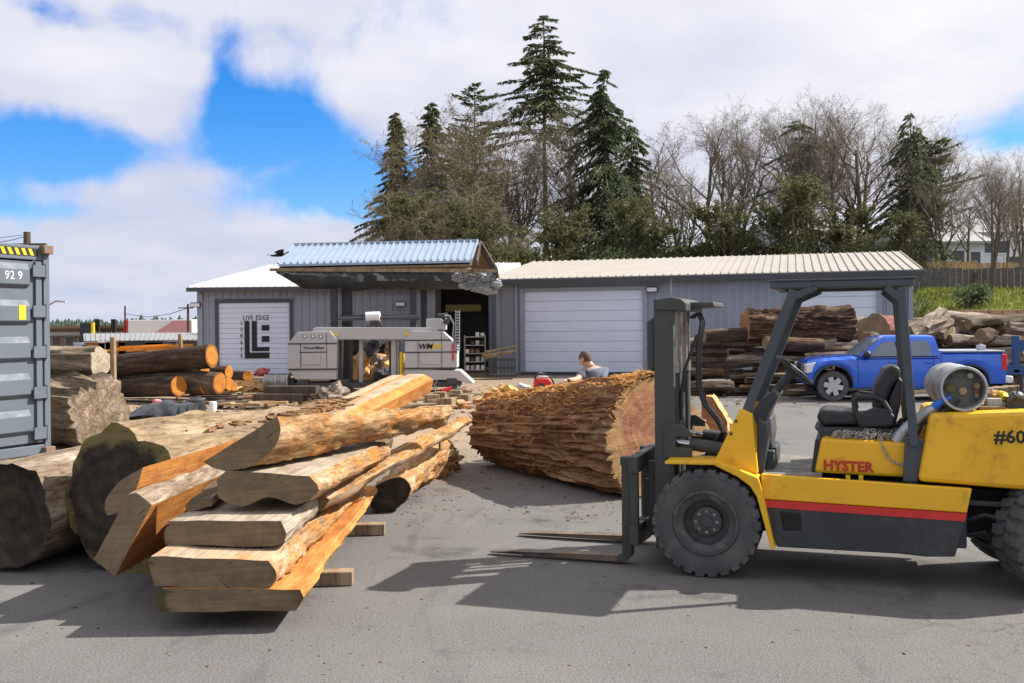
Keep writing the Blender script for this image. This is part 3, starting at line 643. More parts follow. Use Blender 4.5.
for x, y0, y1, D, lab in ((114, 337, 408, 21, 'tall split wooden stake in front of the long log stack'), (181, 334, 353, 28, 'short wooden stake behind the long log stack')):
    pb = MB(); pb.beam(P(x, y1, D), P(x - 1, y0, D), .12, .09, (1, 0, 0)); tag(pb.build('wooden_stake', M['timber'], origin=(P(x, y1, D).x, D, 0), bevel=.01), lab, 'stake')
# half-round red log in the middle
log('giant red-brown log with a fresh cut face in front of the white garage door', (1.62, 11.15, .67), (-.2, 13.9, .46), .70, .47, M['fresh_bark'], M['end_red'], amp=.10, seed=31, n=190, k=90, sx=1.0, sy=.97, fine=.058, fq=2.2, fz=.42,
    prof=[1.04, 1.0, 1.0, .96, .97, 1.0, 1.02, 1.0, .98, 1.0, 1.04, 1.03])
sh = MB(); random.seed(5)
for i in range(4200):                                            # shredded bark fringe along the crest
    t = random.random(); cx_, cy_ = 1.62 - 1.8 * t, 11.15 + 2.75 * t; r = .70 - .23 * t; zc = .67 - .21 * t
    an = random.gauss(1.75, .38)
    u = Vector((.83, .56, 0)); p = Vector((cx_, cy_, zc)) + u * (math.cos(an) * r) + Vector((0, 0, math.sin(an) * r * .99))
    rad_n = u * math.cos(an) + Vector((0, 0, math.sin(an))); d = Vector((random.gauss(-.6, .5), random.gauss(.5, .6), random.gauss(0, .4))); d = (d - rad_n * d.dot(rad_n)).normalized() + rad_n * abs(random.gauss(0, .16)); p += rad_n * random.uniform(-.02, .025); l = random.uniform(.03, .15); wv_ = d.cross(rad_n).normalized() * random.uniform(.003, .012)
    sh.add([p - wv_, p + wv_, p + d * l * .6 + wv_ + rad_n * .012, p + d * l + wv_ * .4 - rad_n * .008, p + d * l - wv_ * .4 - rad_n * .008, p + d * l * .6 - wv_ + rad_n * .012], [(0, 1, 2, 3, 4, 5)])
for i in range(260):                                           # longer strands hanging along the bark
    t = random.random(); cx_, cy_ = 1.62 - 1.8 * t, 11.15 + 2.75 * t; r = .715 - .22 * t; zc = .67 - .21 * t
    an = random.uniform(1.9, 3.9) if random.random() < .7 else random.gauss(1.8, .4); rad_n = u * math.cos(an) + Vector((0, 0, math.sin(an))); p = Vector((cx_, cy_, zc)) + rad_n * r * random.uniform(.98, 1.03)
    d = (Vector((-.55, .83, 0)) * random.choice((-1, 1)) + Vector((0, 0, random.gauss(-.1, .35)))).normalized(); l = random.uniform(.05, .22); wv_ = d.cross(rad_n).normalized() * random.uniform(.003, .010)
    sh.add([p - wv_, p + wv_, p + d * l * .5 + wv_ + rad_n * .018, p + d * l + wv_ * .3 - rad_n * .006, p + d * l * .5 - wv_ + rad_n * .018], [(0, 1, 2, 3, 4)], 1 if random.random() < .6 else 0)
tag(sh.build('shredded_bark', [M['fibre'], M['fresh_bark']], origin=(.9, 12.4, 0), smooth=0), 'orange shredded bark along the crest of the giant log', 'bark shreds', kind='stuff')
slab('jagged orange split chunk standing behind the forklift mast', [(702, 440), (703, 400), (712, 397), (720, 410), (728, 424), (726, 436)], 12.0, (.3, 1.2, -.1), {0, 1, 2, 3, 4}, [M['chips'], M['chips'], M['end_red']], name='wood_chunk', cat='wood chunk', seed=33, rough=.05)
tag(MB().blob(P(505, 396, 14.6), (.22, .3, .14), 20, 12, .7, 3, 6).blob(P(490, 402, 14.4), (.2, .2, .12), 16, 10, .8, 3, 9).build('bark_pile', M['chips'], origin=(-.1, 14.6, 0)), 'mound of torn pale bark at the left end of the giant log', 'bark mound')

# log wall behind the blue truck
GP = 'weathered logs stacked behind the blue pickup'
random.seed(21)
LB = 'weathered brown log lying crosswise in the stack behind the blue pickup'
rows = [(398 - 6 * k_, 26.2 + .12 * k_) for k_ in range(10)]
rows += [(394.5 - 6 * k_, 26.65 + .12 * k_) for k_ in range(9)]
for ri, (y, D) in enumerate(rows):
    x = 672 + random.uniform(-8, 6)
    end = 850 - (ri % 10) * 4
    while x < end:
        L = random.uniform(40, 115); r = random.uniform(.06, .125)
        yy = y + random.uniform(-3, 3)
        log(LB, P(x, yy, D + random.uniform(-.3, .3)), P(x + L, yy + random.uniform(-7, 7), D + random.uniform(-.4, .6)), r, r * random.uniform(.75, 1.05), M[random.choice(('bark_red', 'bark_grey', 'bark_dark', 'bark_pale', 'stump', 'bark_grey'))], M['end_grey'], GP, amp=.28, seed=random.randint(0, 999), n=18, k=22, bend=random.uniform(-.35, .35), fine=.14, knots=3)
        x += L + random.uniform(-6, 6)
        if ri == 9 and x > 700: break
log('huge flat-sided dark log on top of the stack behind the pickup', P(850, 325, 27.6), P(745, 326, 27.0), .47, .43, M['bark_red'], M['end_red'], amp=.16, seed=77, n=70, k=60, sx=.8, sy=1, fine=.09, fq=1.8)
log('short mossy log at the top left end of the stack behind the pickup', P(748, 334, 27.0), P(704, 336, 26.8), .19, .16, M['bark_dark'], M['end_grey'], amp=.15, seed=78, n=18, k=10)
log('thick knotty log with its round end just left of the pickup hood', P(765, 343, 26.2), P(822, 345, 26.6), .17, .16, M['bark_red'], M['end_grey'], amp=.1, seed=79, n=20, k=12)
dk = MB(); pr = [(858, 346), (857, 325), (861, 319), (868, 317), (872, 313), (880, 314), (886, 319), (889, 328), (889, 346)]
dk.slab([P(x, y, 28.2) for x, y in pr], (.05, .09, 0)); tag(dk.build('wood_round', M['end_grey'], origin=P(873, 346, 28.2)), 'flat grey wood round leaning upright between the log stacks', 'wood round')
GR = 'stumps and logs heaped behind the pickup bed'
RB = 'weathered log tumbled in the heap behind the pickup bed'
for i in range(52):
    x = random.uniform(880, 1025); lay = i % 5; y = 370 - lay * 11 + random.uniform(-3, 3); D = 29 + lay * .25 + random.uniform(-.5, .5); L = random.uniform(30, 70) * random.choice((-1, 1)); r = random.uniform(.14, .26)
    log(RB, P(x, y, D), P(min(x + L, 1060), y + random.uniform(-9, 7), D + random.uniform(.0, 1.6)), r, r * random.uniform(.7, 1), M[random.choice(('stump', 'stump', 'bark_grey', 'stump', 'bark_dark'))], M['end_grey'], GR, amp=.25, seed=200 + i, n=16, k=10, fine=.12, bend=random.uniform(-.4, .4), knots=2)
for (lab, x, y, D, L, dy, r, mt, sd) in (('reddish stump log at the left of the heap behind the cab', 876, 331, 28.5, 22, -2, .34, 'stump_red', 1), ('short brown log pointing at the camera, left of the red stump', 866, 340, 28, 26, -6, .2, 'bark_grey', 2),
    ('large pale forked root in the middle of the heap', 905, 335, 29, 40, -14, .34, 'stump', 3), ('big pale stump with a round end on the heap', 948, 324, 29.6, -34, 4, .36, 'stump', 4), ('straight mossy log on top of the heap at the right', 985, 321, 31, -34, -1, .23, 'bark_dark', 5),
    ('mossy log just under the top right log of the heap', 984, 333, 30.6, -44, 3, .25, 'bark_dark', 6), ('pale leaning root at the top left of the heap', 922, 330, 29, 20, -18, .2, 'stump', 7)):
    log(lab, P(x, y, D), P(x + L, y + dy, D + .8), r, r * .75, M[mt], M['end_grey'], None, amp=.35, seed=300 + sd, n=22, k=12, fine=.14, name='stump', cat='stump' if sd not in (2, 5, 6) else 'log', knots=4)
random.seed(77)
for i in range(7):
    c_ = P(868 + i * 24 + random.uniform(-8, 8), 366, 30.2 + random.uniform(-.3, .3)); tag(MB().blob((c_.x, c_.y, .55), (random.uniform(.4, .6), .5, random.uniform(.55, .85)), 18, 12, .5, 2.5, i).build('root_wad', M['stump'], origin=(c_.x, c_.y, 0)), 'gnarled root wad at the core of the heap behind the pickup bed', 'root wad', 'root wads in the heap')
# ------------------------------------------------------------- buildings
def wall_ribs(mb, a, b, z0, z1, nrm, step=.3, w=.06, d=.03, mi=0):
    a = Vector(a); b = Vector(b); L = (b - a).length; u = (b - a) / L; n = int(L / step)
    ang = math.atan2(u.y, u.x); nrm = Vector(nrm).normalized()
    for i in range(n + 1):
        p = a + u * min(L - w / 2, (i + .5) * L / (n + 1)); p.z = 0
        zb = z0 if not callable(z0) else z0((p - a).length); zt = z1 if not callable(z1) else z1((p - a).length)
        mb.box(p + Vector((0, 0, (zb + zt) / 2)) + nrm * d / 2, (w, d, zt - zb), (0, 0, ang), mi)
def panel_door(parent, a, u, w, z0, z1, nrm, rows, m_, cols=1, lab=None, lines=True):
    nrm = Vector(nrm).normalized(); a = Vector(a); u = Vector(u); mb = MB(); h = (z1 - z0) / rows; ang = math.atan2(u.y, u.x)
    for i in range(rows):
        mb.box(a + u * w / 2 + Vector((0, 0, z0 + h * (i + .5))) + nrm * .02, (w, .05, h - .012), (0, 0, ang))
        if lines: mb.box(a + u * w / 2 + Vector((0, 0, z0 + h * (i + .5))) + nrm * .045, (w, .004, h * .42), (0, 0, ang))
    mb.box(a + u * w / 2 + Vector((0, 0, (z0 + z1) / 2)) - nrm * .03, (w, .04, z1 - z0), (0, 0, ang))
    o = mb.build('roller_door', m_, parent, world=True, bevel=.004, smooth=0)
    if lab: o['label'] = lab
    return o
UP = Vector((0, 0, 1))
# right workshop
FNm = -BN
LLEN = 15.48; ZE = 3.75; ZR = 4.85; HD = 7.2; A0 = B0 - BU * LLEN     # A0: left front corner
bw = thing('workshop', 'long grey metal workshop with a tan ribbed roof behind the giant log', 'building', (A0.x, A0.y, 0), 0)
def FP(s, z=0, o_=0): return A0 + BU * s + UP * z - BN * o_            # point on front wall
def sx_at(px):                                                         # distance along the front wall seen at a pixel column
    k = (px - CX) / F; return (k * A0.y - A0.x) / (BU.x - k * BU.y)
d1, d2 = sx_at(525), sx_at(643); d3, d4 = sx_at(795), sx_at(877)
wl = MB(); ang = math.atan2(BU.y, BU.x)
for s0, s1, z0, z1 in ((0, d1, 0, ZE), (d1, d2, 3.30, ZE), (d2, d3, 0, ZE), (d3, d4, 3.30, ZE), (d4, LLEN, 0, ZE)):
    wl.box(FP((s0 + s1) / 2, (z0 + z1) / 2, -.1), (s1 - s0, .2, z1 - z0), (0, 0, ang)); wall_ribs(wl, FP(s0), FP(s1), z0, z1, FNm)
wl.box(FP(LLEN / 2, ZE / 2, -2 * HD + .1), (LLEN, .2, ZE), (0, 0, ang))
for s in (.1, LLEN - .1):
    q = FP(s); wl.slab([q, q + BN * 2 * HD, q + BN * 2 * HD + UP * ZE, q + BN * HD + UP * ZR, q + UP * ZE], BU * (.1 if s < 1 else -.1))
wall_ribs(wl, FP(LLEN), FP(LLEN) + BN * 2 * HD, 0, lambda t: ZE + (1 - abs(t / HD - 1)) * (ZR - ZE), BU)
wl.build('wall', M['siding'], bw, world=True, smooth=0)
ov = .35
rf = MB(); sl_ = (ZR - ZE) / HD
for sgn in (0, 1):
    e0 = -ov; a = FP(-.3) + BN * (e0 if sgn == 0 else 2 * HD - e0) + UP * (ZE + e0 * sl_ + .05); b_ = FP(-.3) + BN * HD + UP * (ZR + .05)
    rf.slab([a, a + BU * (LLEN + .6), b_ + BU * (LLEN + .6), b_], UP * .05)
    for i in range(int((LLEN + .6) / .3) + 1):
        q = BU * (.03 + i * .3025); rf.beam(a + q + UP * .07, b_ + q + UP * .07, .035, .045)
rf.build('roof', M['roof_tan'], bw, world=True, smooth=0)
fa = MB(); fa.beam(FP(-.32, ZE - .09, ov + .02), FP(LLEN + .32, ZE - .09, ov + .02), .04, .2)
e_ = FP(LLEN + .32) - BN * ov + UP * (ZE - .07); fa.beam(e_, FP(LLEN + .32) + BN * HD + UP * (ZR - .0), .04, .18); fa.beam(FP(LLEN + .32) + BN * HD + UP * ZR, FP(LLEN + .32) + BN * (2 * HD + ov) + UP * (ZE - .07), .04, .18)
fa.build('gutter', M['trim_dark'], bw, world=True, smooth=0)
for s0, s1 in ((d1, d2), (d3, d4)):
    tr = MB()
    for s in (s0 - .09, s1 + .09): tr.beam(FP(s, 0, .045), FP(s, 3.42, .045), .1, .18, BU)
    tr.beam(FP(s0 - .18, 3.36, .046), FP(s1 + .18, 3.36, .046), .1, .12); tr.build('door_trim', M['trim_grey'], bw, world=True, smooth=0)
for s in (.07, LLEN - .07): MB().beam(FP(s, 0, .045), FP(s, ZE - .02, .045), .06, .14, BU).build('corner_trim', M['trim_grey'], bw, world=True, smooth=0)
dn = MB(); dn.beam(FP(sx_at(517), .1, .11), FP(sx_at(517), ZE - .1, .11), .08, .1); dn.build('downpipe', M['trim_grey'], bw, world=True, smooth=0)
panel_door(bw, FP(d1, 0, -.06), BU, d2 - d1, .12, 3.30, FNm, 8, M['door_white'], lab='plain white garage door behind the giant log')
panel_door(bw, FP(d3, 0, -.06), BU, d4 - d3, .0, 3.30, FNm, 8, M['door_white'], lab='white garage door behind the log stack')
MB().box(FP((d1 + d2) / 2, .06, 0), (d2 - d1 + .3, .3, .12), (0, 0, ang)).build('threshold', M['trim_dark'], bw, world=True, smooth=0)
def wall_lamp(parent, c, nrm, ang):
    lm = MB(); lm.box(Vector(c) + Vector(nrm) * .12, (.42, .2, .2), (0, 0, ang)); o = lm.build('wall_lamp', M['trim_dark'], parent, world=True, bevel=.02)
    MB().box(Vector(c) + Vector(nrm) * .225 - UP * .01, (.36, .02, .14), (0, 0, ang)).build('lamp_lens', M['white'], o, world=True)
wall_lamp(bw, FP(sx_at(653), 3.28), FNm, ang); wall_lamp(bw, FP(sx_at(888), 3.45), FNm, ang)

# left workshop with the logo door
LX0 = -13.1; LY = 41.5; LX1 = -2.0; LE = 3.62
lw = thing('shop', 'grey shop building with a white roof and a logo on its roller door', 'building', (LX0, LY, 0), 0)
def LPt(px, z=0, off=0): return Vector((P(px, 335, LY).x, LY - off, z))
ld0, ld1 = LPt(219).x, LPt(290).x
op0, op1 = LPt(441).x, LPt(489).x; wd0, wd1 = LPt(345).x, LPt(362).x
wl = MB()
for x0, x1, z0, z1 in ((LX0, ld0, 0, LE), (ld0, ld1, 3.02, LE), (ld1, op0, 0, LE), (op0, op1, 3.5, LE + .2), (op1, -.3, 0, LE)):
    if x1 > x0: wl.box(((x0 + x1) / 2, LY + .1, (z0 + z1) / 2), (x1 - x0, .2, z1 - z0)); wall_ribs(wl, (x0, LY, 0), (x1, LY, 0), z0, z1, (0, -1, 0), .32)
wl.slab([(LX0, LY + .2, 0), (LX0, LY + 18, 0), (LX0, LY + 18, LE), (LX0, LY + 14, 5.35), (LX0, LY + .2, LE)], (.12, 0, 0))
wl.build('wall', M['siding'], lw, world=True, smooth=0)
rf = MB(); rf.slab([(LX0 - .3, LY - .35, LE - .02), (.5, LY - .35, LE - .02), (.5, LY + 14, 5.4), (LX0 - .3, LY + 14, 5.4)], (0, 0, .08))
rf.slab([(LX0 - .3, LY + 14, 5.4), (.5, LY + 14, 5.4), (.5, LY + 22, 3.6), (LX0 - .3, LY + 22, 3.6)], (0, 0, .08))
for i in range(44): rf.beam((LX0 - .25 + i * .3, LY - .35, LE + .08), (LX0 - .25 + i * .3, LY + 14, 5.5), .04, .04)
rf.build('roof', M['roof_white'], lw, world=True, smooth=0)
MB().beam((LX0 - .32, LY - .38, LE - .05), (-.3, LY - .38, LE - .05), .05, .16).beam((LX0 - .33, LY - .35, LE - .05), (LX0 - .33, LY + 14, 5.3), .05, .16).build('gutter', M['trim_dark'], lw, world=True, smooth=0)
tr = MB()
for x in (ld0 - .07, ld1 + .07): tr.box((x, LY - .035, 1.52), (.14, .09, 3.04))
tr.box(((ld0 + ld1) / 2, LY - .035, 3.1), (ld1 - ld0 + .3, .09, .14)); MB().box((LX0 + .08, LY - .04, LE / 2), (.16, .07, LE - .1)).build('corner_trim', M['trim_grey'], lw, world=True, smooth=0)
tr.build('door_trim', M['trim_dark'], lw, world=True, smooth=0)
dnp = MB(); dnp.beam(LPt(202, .1, .06), LPt(202, LE - .2, .06), .09, .09, (1, 0, 0)); dnp.build('downpipe', M['trim_grey'], lw, world=True, smooth=0)
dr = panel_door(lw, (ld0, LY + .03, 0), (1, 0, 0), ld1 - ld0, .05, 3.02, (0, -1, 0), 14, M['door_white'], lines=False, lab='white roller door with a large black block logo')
lg = MB(); LYd = LY - .03
def lrect(x0, y0, x1, y1, off=0): 
    a = P(x0, y0, LY).x; b_ = P(x1, y0, LY).x; z0 = P(x0, y1, LY).z; z1 = P(x0, y0, LY).z
    lg.box(((a + b_) / 2, LYd, (z0 + z1) / 2), (b_ - a, .012, z1 - z0))
for r_ in ((244.6, 321, 249.6, 358.3), (249.6, 352.6, 269.5, 358.3), (251.8, 321, 257, 351.2), (257, 347, 269.5, 351.2), (261.8, 325, 269.5, 330.5), (261.8, 336, 269.5, 341.8)): lrect(*r_)
lg.build('logo', M['ink'], dr, world=True, smooth=0)
text_mesh('LIVE EDGE', .3, M['ink'], 'lettering', dr, Vector((P(256, 318, LY).x, LY - .03, P(256, 318, LY).z)), (1, 0, 0), (0, 0, 1), world=True, depth=.005, spacing=1.3, xs=.62)
for i, ch in enumerate('LUMBER'):
    text_mesh(ch, .24, M['ink'], 'lettering', dr, Vector((P(241.7, 323 + i * 6.6, LY).x, LY - .03, P(241.7, 323 + i * 6.6, LY).z)), (1, 0, 0), (0, 0, 1), world=True, depth=.005, xs=.55)
wn_ = MB(); wn_.box(((wd0 + wd1) / 2, LY - .03, 1.1), (wd1 - wd0, .1, .95)); wo = wn_.build('window', M['trim_grey'], lw, world=True)
MB().box(((wd0 + wd1) / 2, LY - .085, 1.1), (wd1 - wd0 - .16, .02, .8)).build('pane', M['glass'], wo, world=True)
wall_lamp(lw, LPt(197, 2.95), (0, -1, 0), 0); wall_lamp(lw, LPt(401, 2.9), (0, -1, 0), 0)
M['hoist'] = mat('dull_hoist_yellow', (.16, .13, .02), .6)
# dark open bay between the two buildings: floor-to-eave recess with a rack of shelves
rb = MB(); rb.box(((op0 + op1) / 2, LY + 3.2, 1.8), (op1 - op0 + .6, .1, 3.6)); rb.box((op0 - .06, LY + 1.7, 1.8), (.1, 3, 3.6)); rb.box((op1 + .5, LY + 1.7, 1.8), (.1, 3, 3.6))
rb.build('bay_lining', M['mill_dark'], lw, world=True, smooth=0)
MB().box((LPt(463).x, LY + .5, 2.72), (1.5, .3, .28)).build('hoist_beam', M['hoist'], lw, world=True)
# shelf rack in the bay
rk = thing('storage_rack', 'white storage rack of small bins in the dark open bay', 'rack', (LPt(476).x, 38.6, 0))
x0, x1 = LPt(468).x, LPt(487).x
fr_ = MB()
for x in (x0, x1):
    for y in (38.4, 38.8): fr_.box((x, y, .8), (.04, .04, 1.6))
fr_.build('frame', M['steel'], rk, world=True)
for i in range(5): MB().box(((x0 + x1) / 2, 38.6, .25 + i * .32), (x1 - x0, .4, .03)).build('shelf', M['mill'], rk, world=True)
for i in range(5):
    for j in range(4):
        w_ = (x1 - x0) / 4; q = ((x0 + w_ * (j + .5)), 38.55, .27 + i * .32 + .08 - 0)
        if random.random() < .85: tag(MB().box(q, (w_ * .7, .26, random.uniform(.1, .2))).build('storage_bin', M[random.choice(('white', 'mill', 'timber', 'mill_dark'))], origin=(q[0], q[1], q[2] - .08), bevel=.01), 'small bin on the storage rack in the dark open bay', 'bin', 'bins on the storage rack')
# pallet crate with planks
pc = thing('wire_crate', 'black wire stillage crate in front of the dark bay', 'crate', (LPt(495).x * .95, 36.5, 0))
cx0, cx1 = (485 - CX) / F * 36.5, (515 - CX) / F * 36.5
cb = MB()
for y in (36.1, 36.9):
    cb = MB()
    for z in (.12, .4, .7): cb.box(((cx0 + cx1) / 2, y, z), (cx1 - cx0, .04, .05))
    for i in range(9): cb.box((cx0 + (cx1 - cx0) * i / 8, y, .4), (.03, .03, .7))
    cb.build('wire_side', M['mill_dark'], pc, world=True)
MB().box(((cx0 + cx1) / 2, 36.5, .14), (cx1 - cx0, .8, .08)).build('base', M['mill_dark'], pc, world=True)
for i in range(7):
    x = cx0 - .05 + random.uniform(-.1, .1); z = .86 + i * .04; tag(MB().beam((x, 36.2 + i * .1, z - .10), (x + random.uniform(.9, 1.25), 36.3 + i * .09, z + random.uniform(.02, .14)), .15, .05).build('offcut_plank', M['timber'], origin=(x, 36.4, z)), 'slanting rough plank on the black wire crate', 'plank', 'planks on the wire crate')

# blue-roofed open shelter over the mill
cn = thing('mill_shelter', 'open shelter with a blue steel roof over the sawmill', 'shelter', (P(345, 385, 33).x, 33, 0))
FL, FR_ = P(270, 268.5, 31), P(497, 269.5, 30.5); RL, RR = P(295, 247, 36), P(478, 243, 35)
bk = (FL - RL); BL = RL + Vector((-bk.x * .3, -bk.y, bk.z)); BR = RR + Vector((.7, 4.5, -1.2)); BL = RL + Vector((.7, 4.5, -1.2))
rf = MB()
def quadslab(a, b_, c_, d_, t): rf.slab([a, b_, c_, d_], UP * t)
FLr, FRr = P(278, 266.5, 31.2), P(472, 262.5, 31.0)
quadslab(FLr, FRr, RR, RL, .07); quadslab(RL, RR, BR, BL, .07)
for i in range(30):
    t = i / 29; a = FLr.lerp(FRr, t); b_ = RL.lerp(RR, t); rf.beam(a + UP * .1, b_ + UP * .1, .05, .06)
rf.beam(RL + UP * .1, RR + UP * .1, .3, .05)
rf.build('roof', M['roof_blue'], cn, world=True, smooth=0)
ef = MB(); ef.beam(FL - UP * .04, FR_ - UP * .04, .14, .1); ef.build('eave_board', M['timber'], cn, world=True)
gb_ = MB(); gb_.beam(FRr + Vector((.15, 0, -.04)), RR + Vector((.1, 0, -.02)), .05, .2); gb_.beam(FR_ - UP * .05, RR + Vector((.12, 0, -.05)), .05, .2); ceil_ = MB(); ceil_.slab([FLr - UP * .06, FRr - UP * .06, RR - UP * .06, RL - UP * .06], (0, 0, -.04)); ceil_.slab([RL - UP * .06, RR - UP * .06, BR - UP * .06, BL - UP * .06], (0, 0, -.04)); gb_.beam(FR_ - UP * .1, BR - UP * .1, .06, .2); gb_.beam(FR_.lerp(BR, .5) - UP * .1, RR - UP * .1, .08, .1)
gb_.build('gable', M['timber_dark'], cn, world=True); ceil_.build('ceiling', M['timber'], cn, world=True, smooth=0)
for px, D in ((334, 31.5), (347, 32.0), (413, 31.5), (424, 32.5), (438, 38)):
    q = P(px, 300, D); ww = .2 if px != 347 else .3; MB().box((q.x, q.y, 1.85), (ww, ww, 3.7)).build('post', M['mill_dark'], cn, world=True, smooth=0)
MB().beam(P(340, 317.5, 31.5), P(420, 317.5, 31.5), .16, .16).build('crossbar', M['mill_dark'], cn, world=True)
MB().beam(P(335, 281, 31.6), P(492, 281, 31.6), .12, .22).beam(P(335, 270, 31.3) + Vector((0, 4.5, 0)), P(470, 270, 31.3) + Vector((0, 4.5, 0)), .12, .2).build('header_beam', M['mill_dark'], cn, world=True)
# shade cloth rolled and sagging under the eave
nb = MB(); rg = []
for i in range(41):
    t = i / 40; x = 276 + t * 212; sag = 2.2 * fbm((t * 9, 1, 1), 3) + 1.5 * math.sin(t * math.pi) - 3
    ro = []
    for j, (yy, dd_) in enumerate(((271, 0), (276, -.25), (282 + sag * .7, -.3), (289 + sag, -.1), (291 + sag, .15), (284 + sag * .5, .35), (276, .3))):
        ye = 271 + (yy - 271) * min(1, .12 + t * 7) * (1.0 if t < .95 else .8)
        ro.append(P(x, ye + 1.2 * fbm((t * 14, j, 3), 3), 31.2 + dd_ + .2 * fbm((t * 22, j * .8, 7), 3)))
    rg.append(ro)
nb.rings(rg, True); nb.build('shade_cloth', M['net'], cn, world=True, smooth=60)
pb_ = MB()
for i, (x, y, r) in enumerate(((462, 277, .26), (470, 275, .28), (477, 280, .3), (484, 279, .3), (490, 284, .28), (480, 287, .26), (468, 285, .22), (488, 290, .22))):
    pb_.blob(P(x, y, 30.9), (r * 1.25, r * .8, r * .62), 34, 22, .42, 5.5, i)
pb_.build('rolled_sheeting', M['plastic'], cn, world=True, smooth=50)

# shipping container
c0 = Vector((-6.48, 13.95, .2)); cu = Vector((-.40, -.915, 0)).normalized(); cnm = Vector((.915, -.40, 0)); CW = 2.44; CHt = 2.9; CL = 6.06
ct = thing('shipping_container', 'dark grey shipping container with its door end towards the logs', 'container', (-6.5, 14.0, .1), 0)
def CP(s, z, o_=0): return c0 + cu * s + UP * z + cnm * o_
ca = math.atan2(cu.y, cu.x)
bd = MB()
bd.box(CP(CW / 2, CHt - .04, -CL / 2), (CW, CL - .2, .06), (0, 0, ca)); bd.box(CP(CW / 2, .09, -CL / 2), (CW, CL - .2, .14), (0, 0, ca)); bd.box(CP(CW / 2, CHt / 2, -CL + .1), (CW, .06, CHt - .2), (0, 0, ca))
for s in (.06, CW - .06):
    for i in range(20):
        bd.box(CP(s + (.02 if i % 2 else -.02), CHt / 2, -.25 - i * (CL - .5) / 20 - .14), (.04, (CL - .5) / 20, CHt - .25), (0, 0, ca))
bd.build('body', M['container'], ct, world=True, smooth=0)
ff = MB()
for s in (.05, CW - .05): ff.box(CP(s, CHt / 2, -.07), (.1, .16, CHt), (0, 0, ca)); ff.box(CP(s + (.0), CHt / 2, -CL + .08), (.1, .16, CHt), (0, 0, ca))
ff.box(CP(CW / 2, CHt - .11, -.07), (CW - .2, .14, .2), (0, 0, ca)); ff.box(CP(CW / 2, .07, -.07), (CW - .2, .14, .13), (0, 0, ca))
ff.build('frame', M['container'], ct, world=True, bevel=.008, smooth=0)
for k_ in (0, 1):
    s0 = .12 + k_ * 1.11; dmb = MB(); dmb.box(CP(s0 + .545, 1.42, -.05), (1.09, .05, 2.5), (0, 0, ca))
    for i in range(5):
        z = .30 + i * .5; dmb.slab([CP(s0 + .22, z, -.02), CP(s0 + .22, z + .34, -.02), CP(s0 + .22, z + .25, .03), CP(s0 + .22, z + .05, .03)], cu * .82)
    for s in (s0 + .06, s0 + 1.03): dmb.box(CP(s, 1.42, -.02), (.1, .06, 2.5), (0, 0, ca))
    dd_ = dmb.build('door', M['container'], ct, world=True, bevel=.006, smooth=0)
    hg = s0 - .04 if k_ == 0 else s0 + 1.12
    for i in range(5): MB().box(CP(s0 + .08 if k_ == 0 else s0 + 1.0, .3 + i * .56, .03), (.2, .03, .16), (0, 0, ca)).cyl(CP(hg, .2 + i * .56, .03), CP(hg, .4 + i * .56, .03), .018).build('hinge', M['container'], dd_, world=True)
    for s in ((s0 + .42, s0 + .75) if k_ else ()): MB().cyl(CP(s + .15, .2, .06), CP(s + .15, 2.6, .06), .017).build('lock_rod', M['container'], dd_, world=True)
    if k_ == 0: d0_ = dd_
hz = MB(); hzk = MB()
for i in range(5):
    s = .25 + i * .11; (hz).slab([CP(s, CHt - .15, .004), CP(s + .055, CHt - .15, .004), CP(s + .1, CHt - .06, .004), CP(s + .045, CHt - .06, .004)], cnm * .003)
hz.build('hazard_stripes', M['yellow'], ct, world=True, smooth=0)
hzk.box(CP(.49, CHt - .105, .001), (.62, .003, .11), (0, 0, ca)); hzk.build('hazard_plate', M['ink'], ct, world=True, smooth=0)
MB().box(CP(.47, 1.965, .031), (.11, .006, .2), (0, 0, ca)).build('yellow_label', M['yellow'], d0_, world=True)
text_mesh('92 9', .16, M['white'], 'lettering', d0_, CP(.60, 2.46, .0305), -cu, (0, 0, 1), world=True, depth=.001)
M['casting'] = mat('worn_casting', (.16, .15, .14), .7, dirt=(.26, .11, .04), damt=.5, dscale=14)
for z in (.04, CHt - .06):
    for s in (.07, CW - .07): MB().box(CP(s, z, .0), (.16, .17, .12), (0, 0, ca)).build('corner_casting', M['casting'], ct, world=True, bevel=.01)
for i, s in enumerate((.3, 2.1)):
    for j, o_ in enumerate((-.4, -5.6)):
        q = CP(s, 0, o_); q.z = .10; tag(MB().box(q, (.5, .3, .2), (0, 0, ca)).build('support_block', M['timber'], origin=(q.x, q.y, 0)), 'timber block under a corner of the shipping container', 'block', 'blocks under the container')
# ------------------------------------------------------------- sawmill
SD = 29.5
def S(x, y, d=0): return P(x, y, SD + d)
sm = thing('sawmill', 'large pale grey portable bandsaw mill under the blue-roofed shelter', 'sawmill', (S(372, 391).x, SD, 0))
def plate(poly, depth, name, mt, parent=sm, d=0, bevel=.015):
    mb = MB(); mb.slab([S(x, y, d) for x, y in poly], (0, depth, 0)); return mb.build(name, mt, parent, world=True, bevel=bevel, smooth=0)
lh = plate([(288, 343.5), (297.4, 332), (330, 331), (337, 339.5), (336.5, 369), (288, 369)], 1.15, 'blade_housing', M['mill'])
plate([(288.5, 369.6), (336.5, 369.6), (336.5, 379.5), (295.5, 379.5)], 1.1, 'skirt', M['mill'], lh, .02)
rh = plate([(405, 340), (412, 331), (442, 331), (457, 345.5), (457, 368), (405, 368)], 1.15, 'blade_housing', M['mill'])
plate([(405, 368.6), (460, 370.5), (474, 383.5), (467, 383.5), (458, 380.5), (405, 378.5)], 1.1, 'skirt', M['mill'], rh, .02)
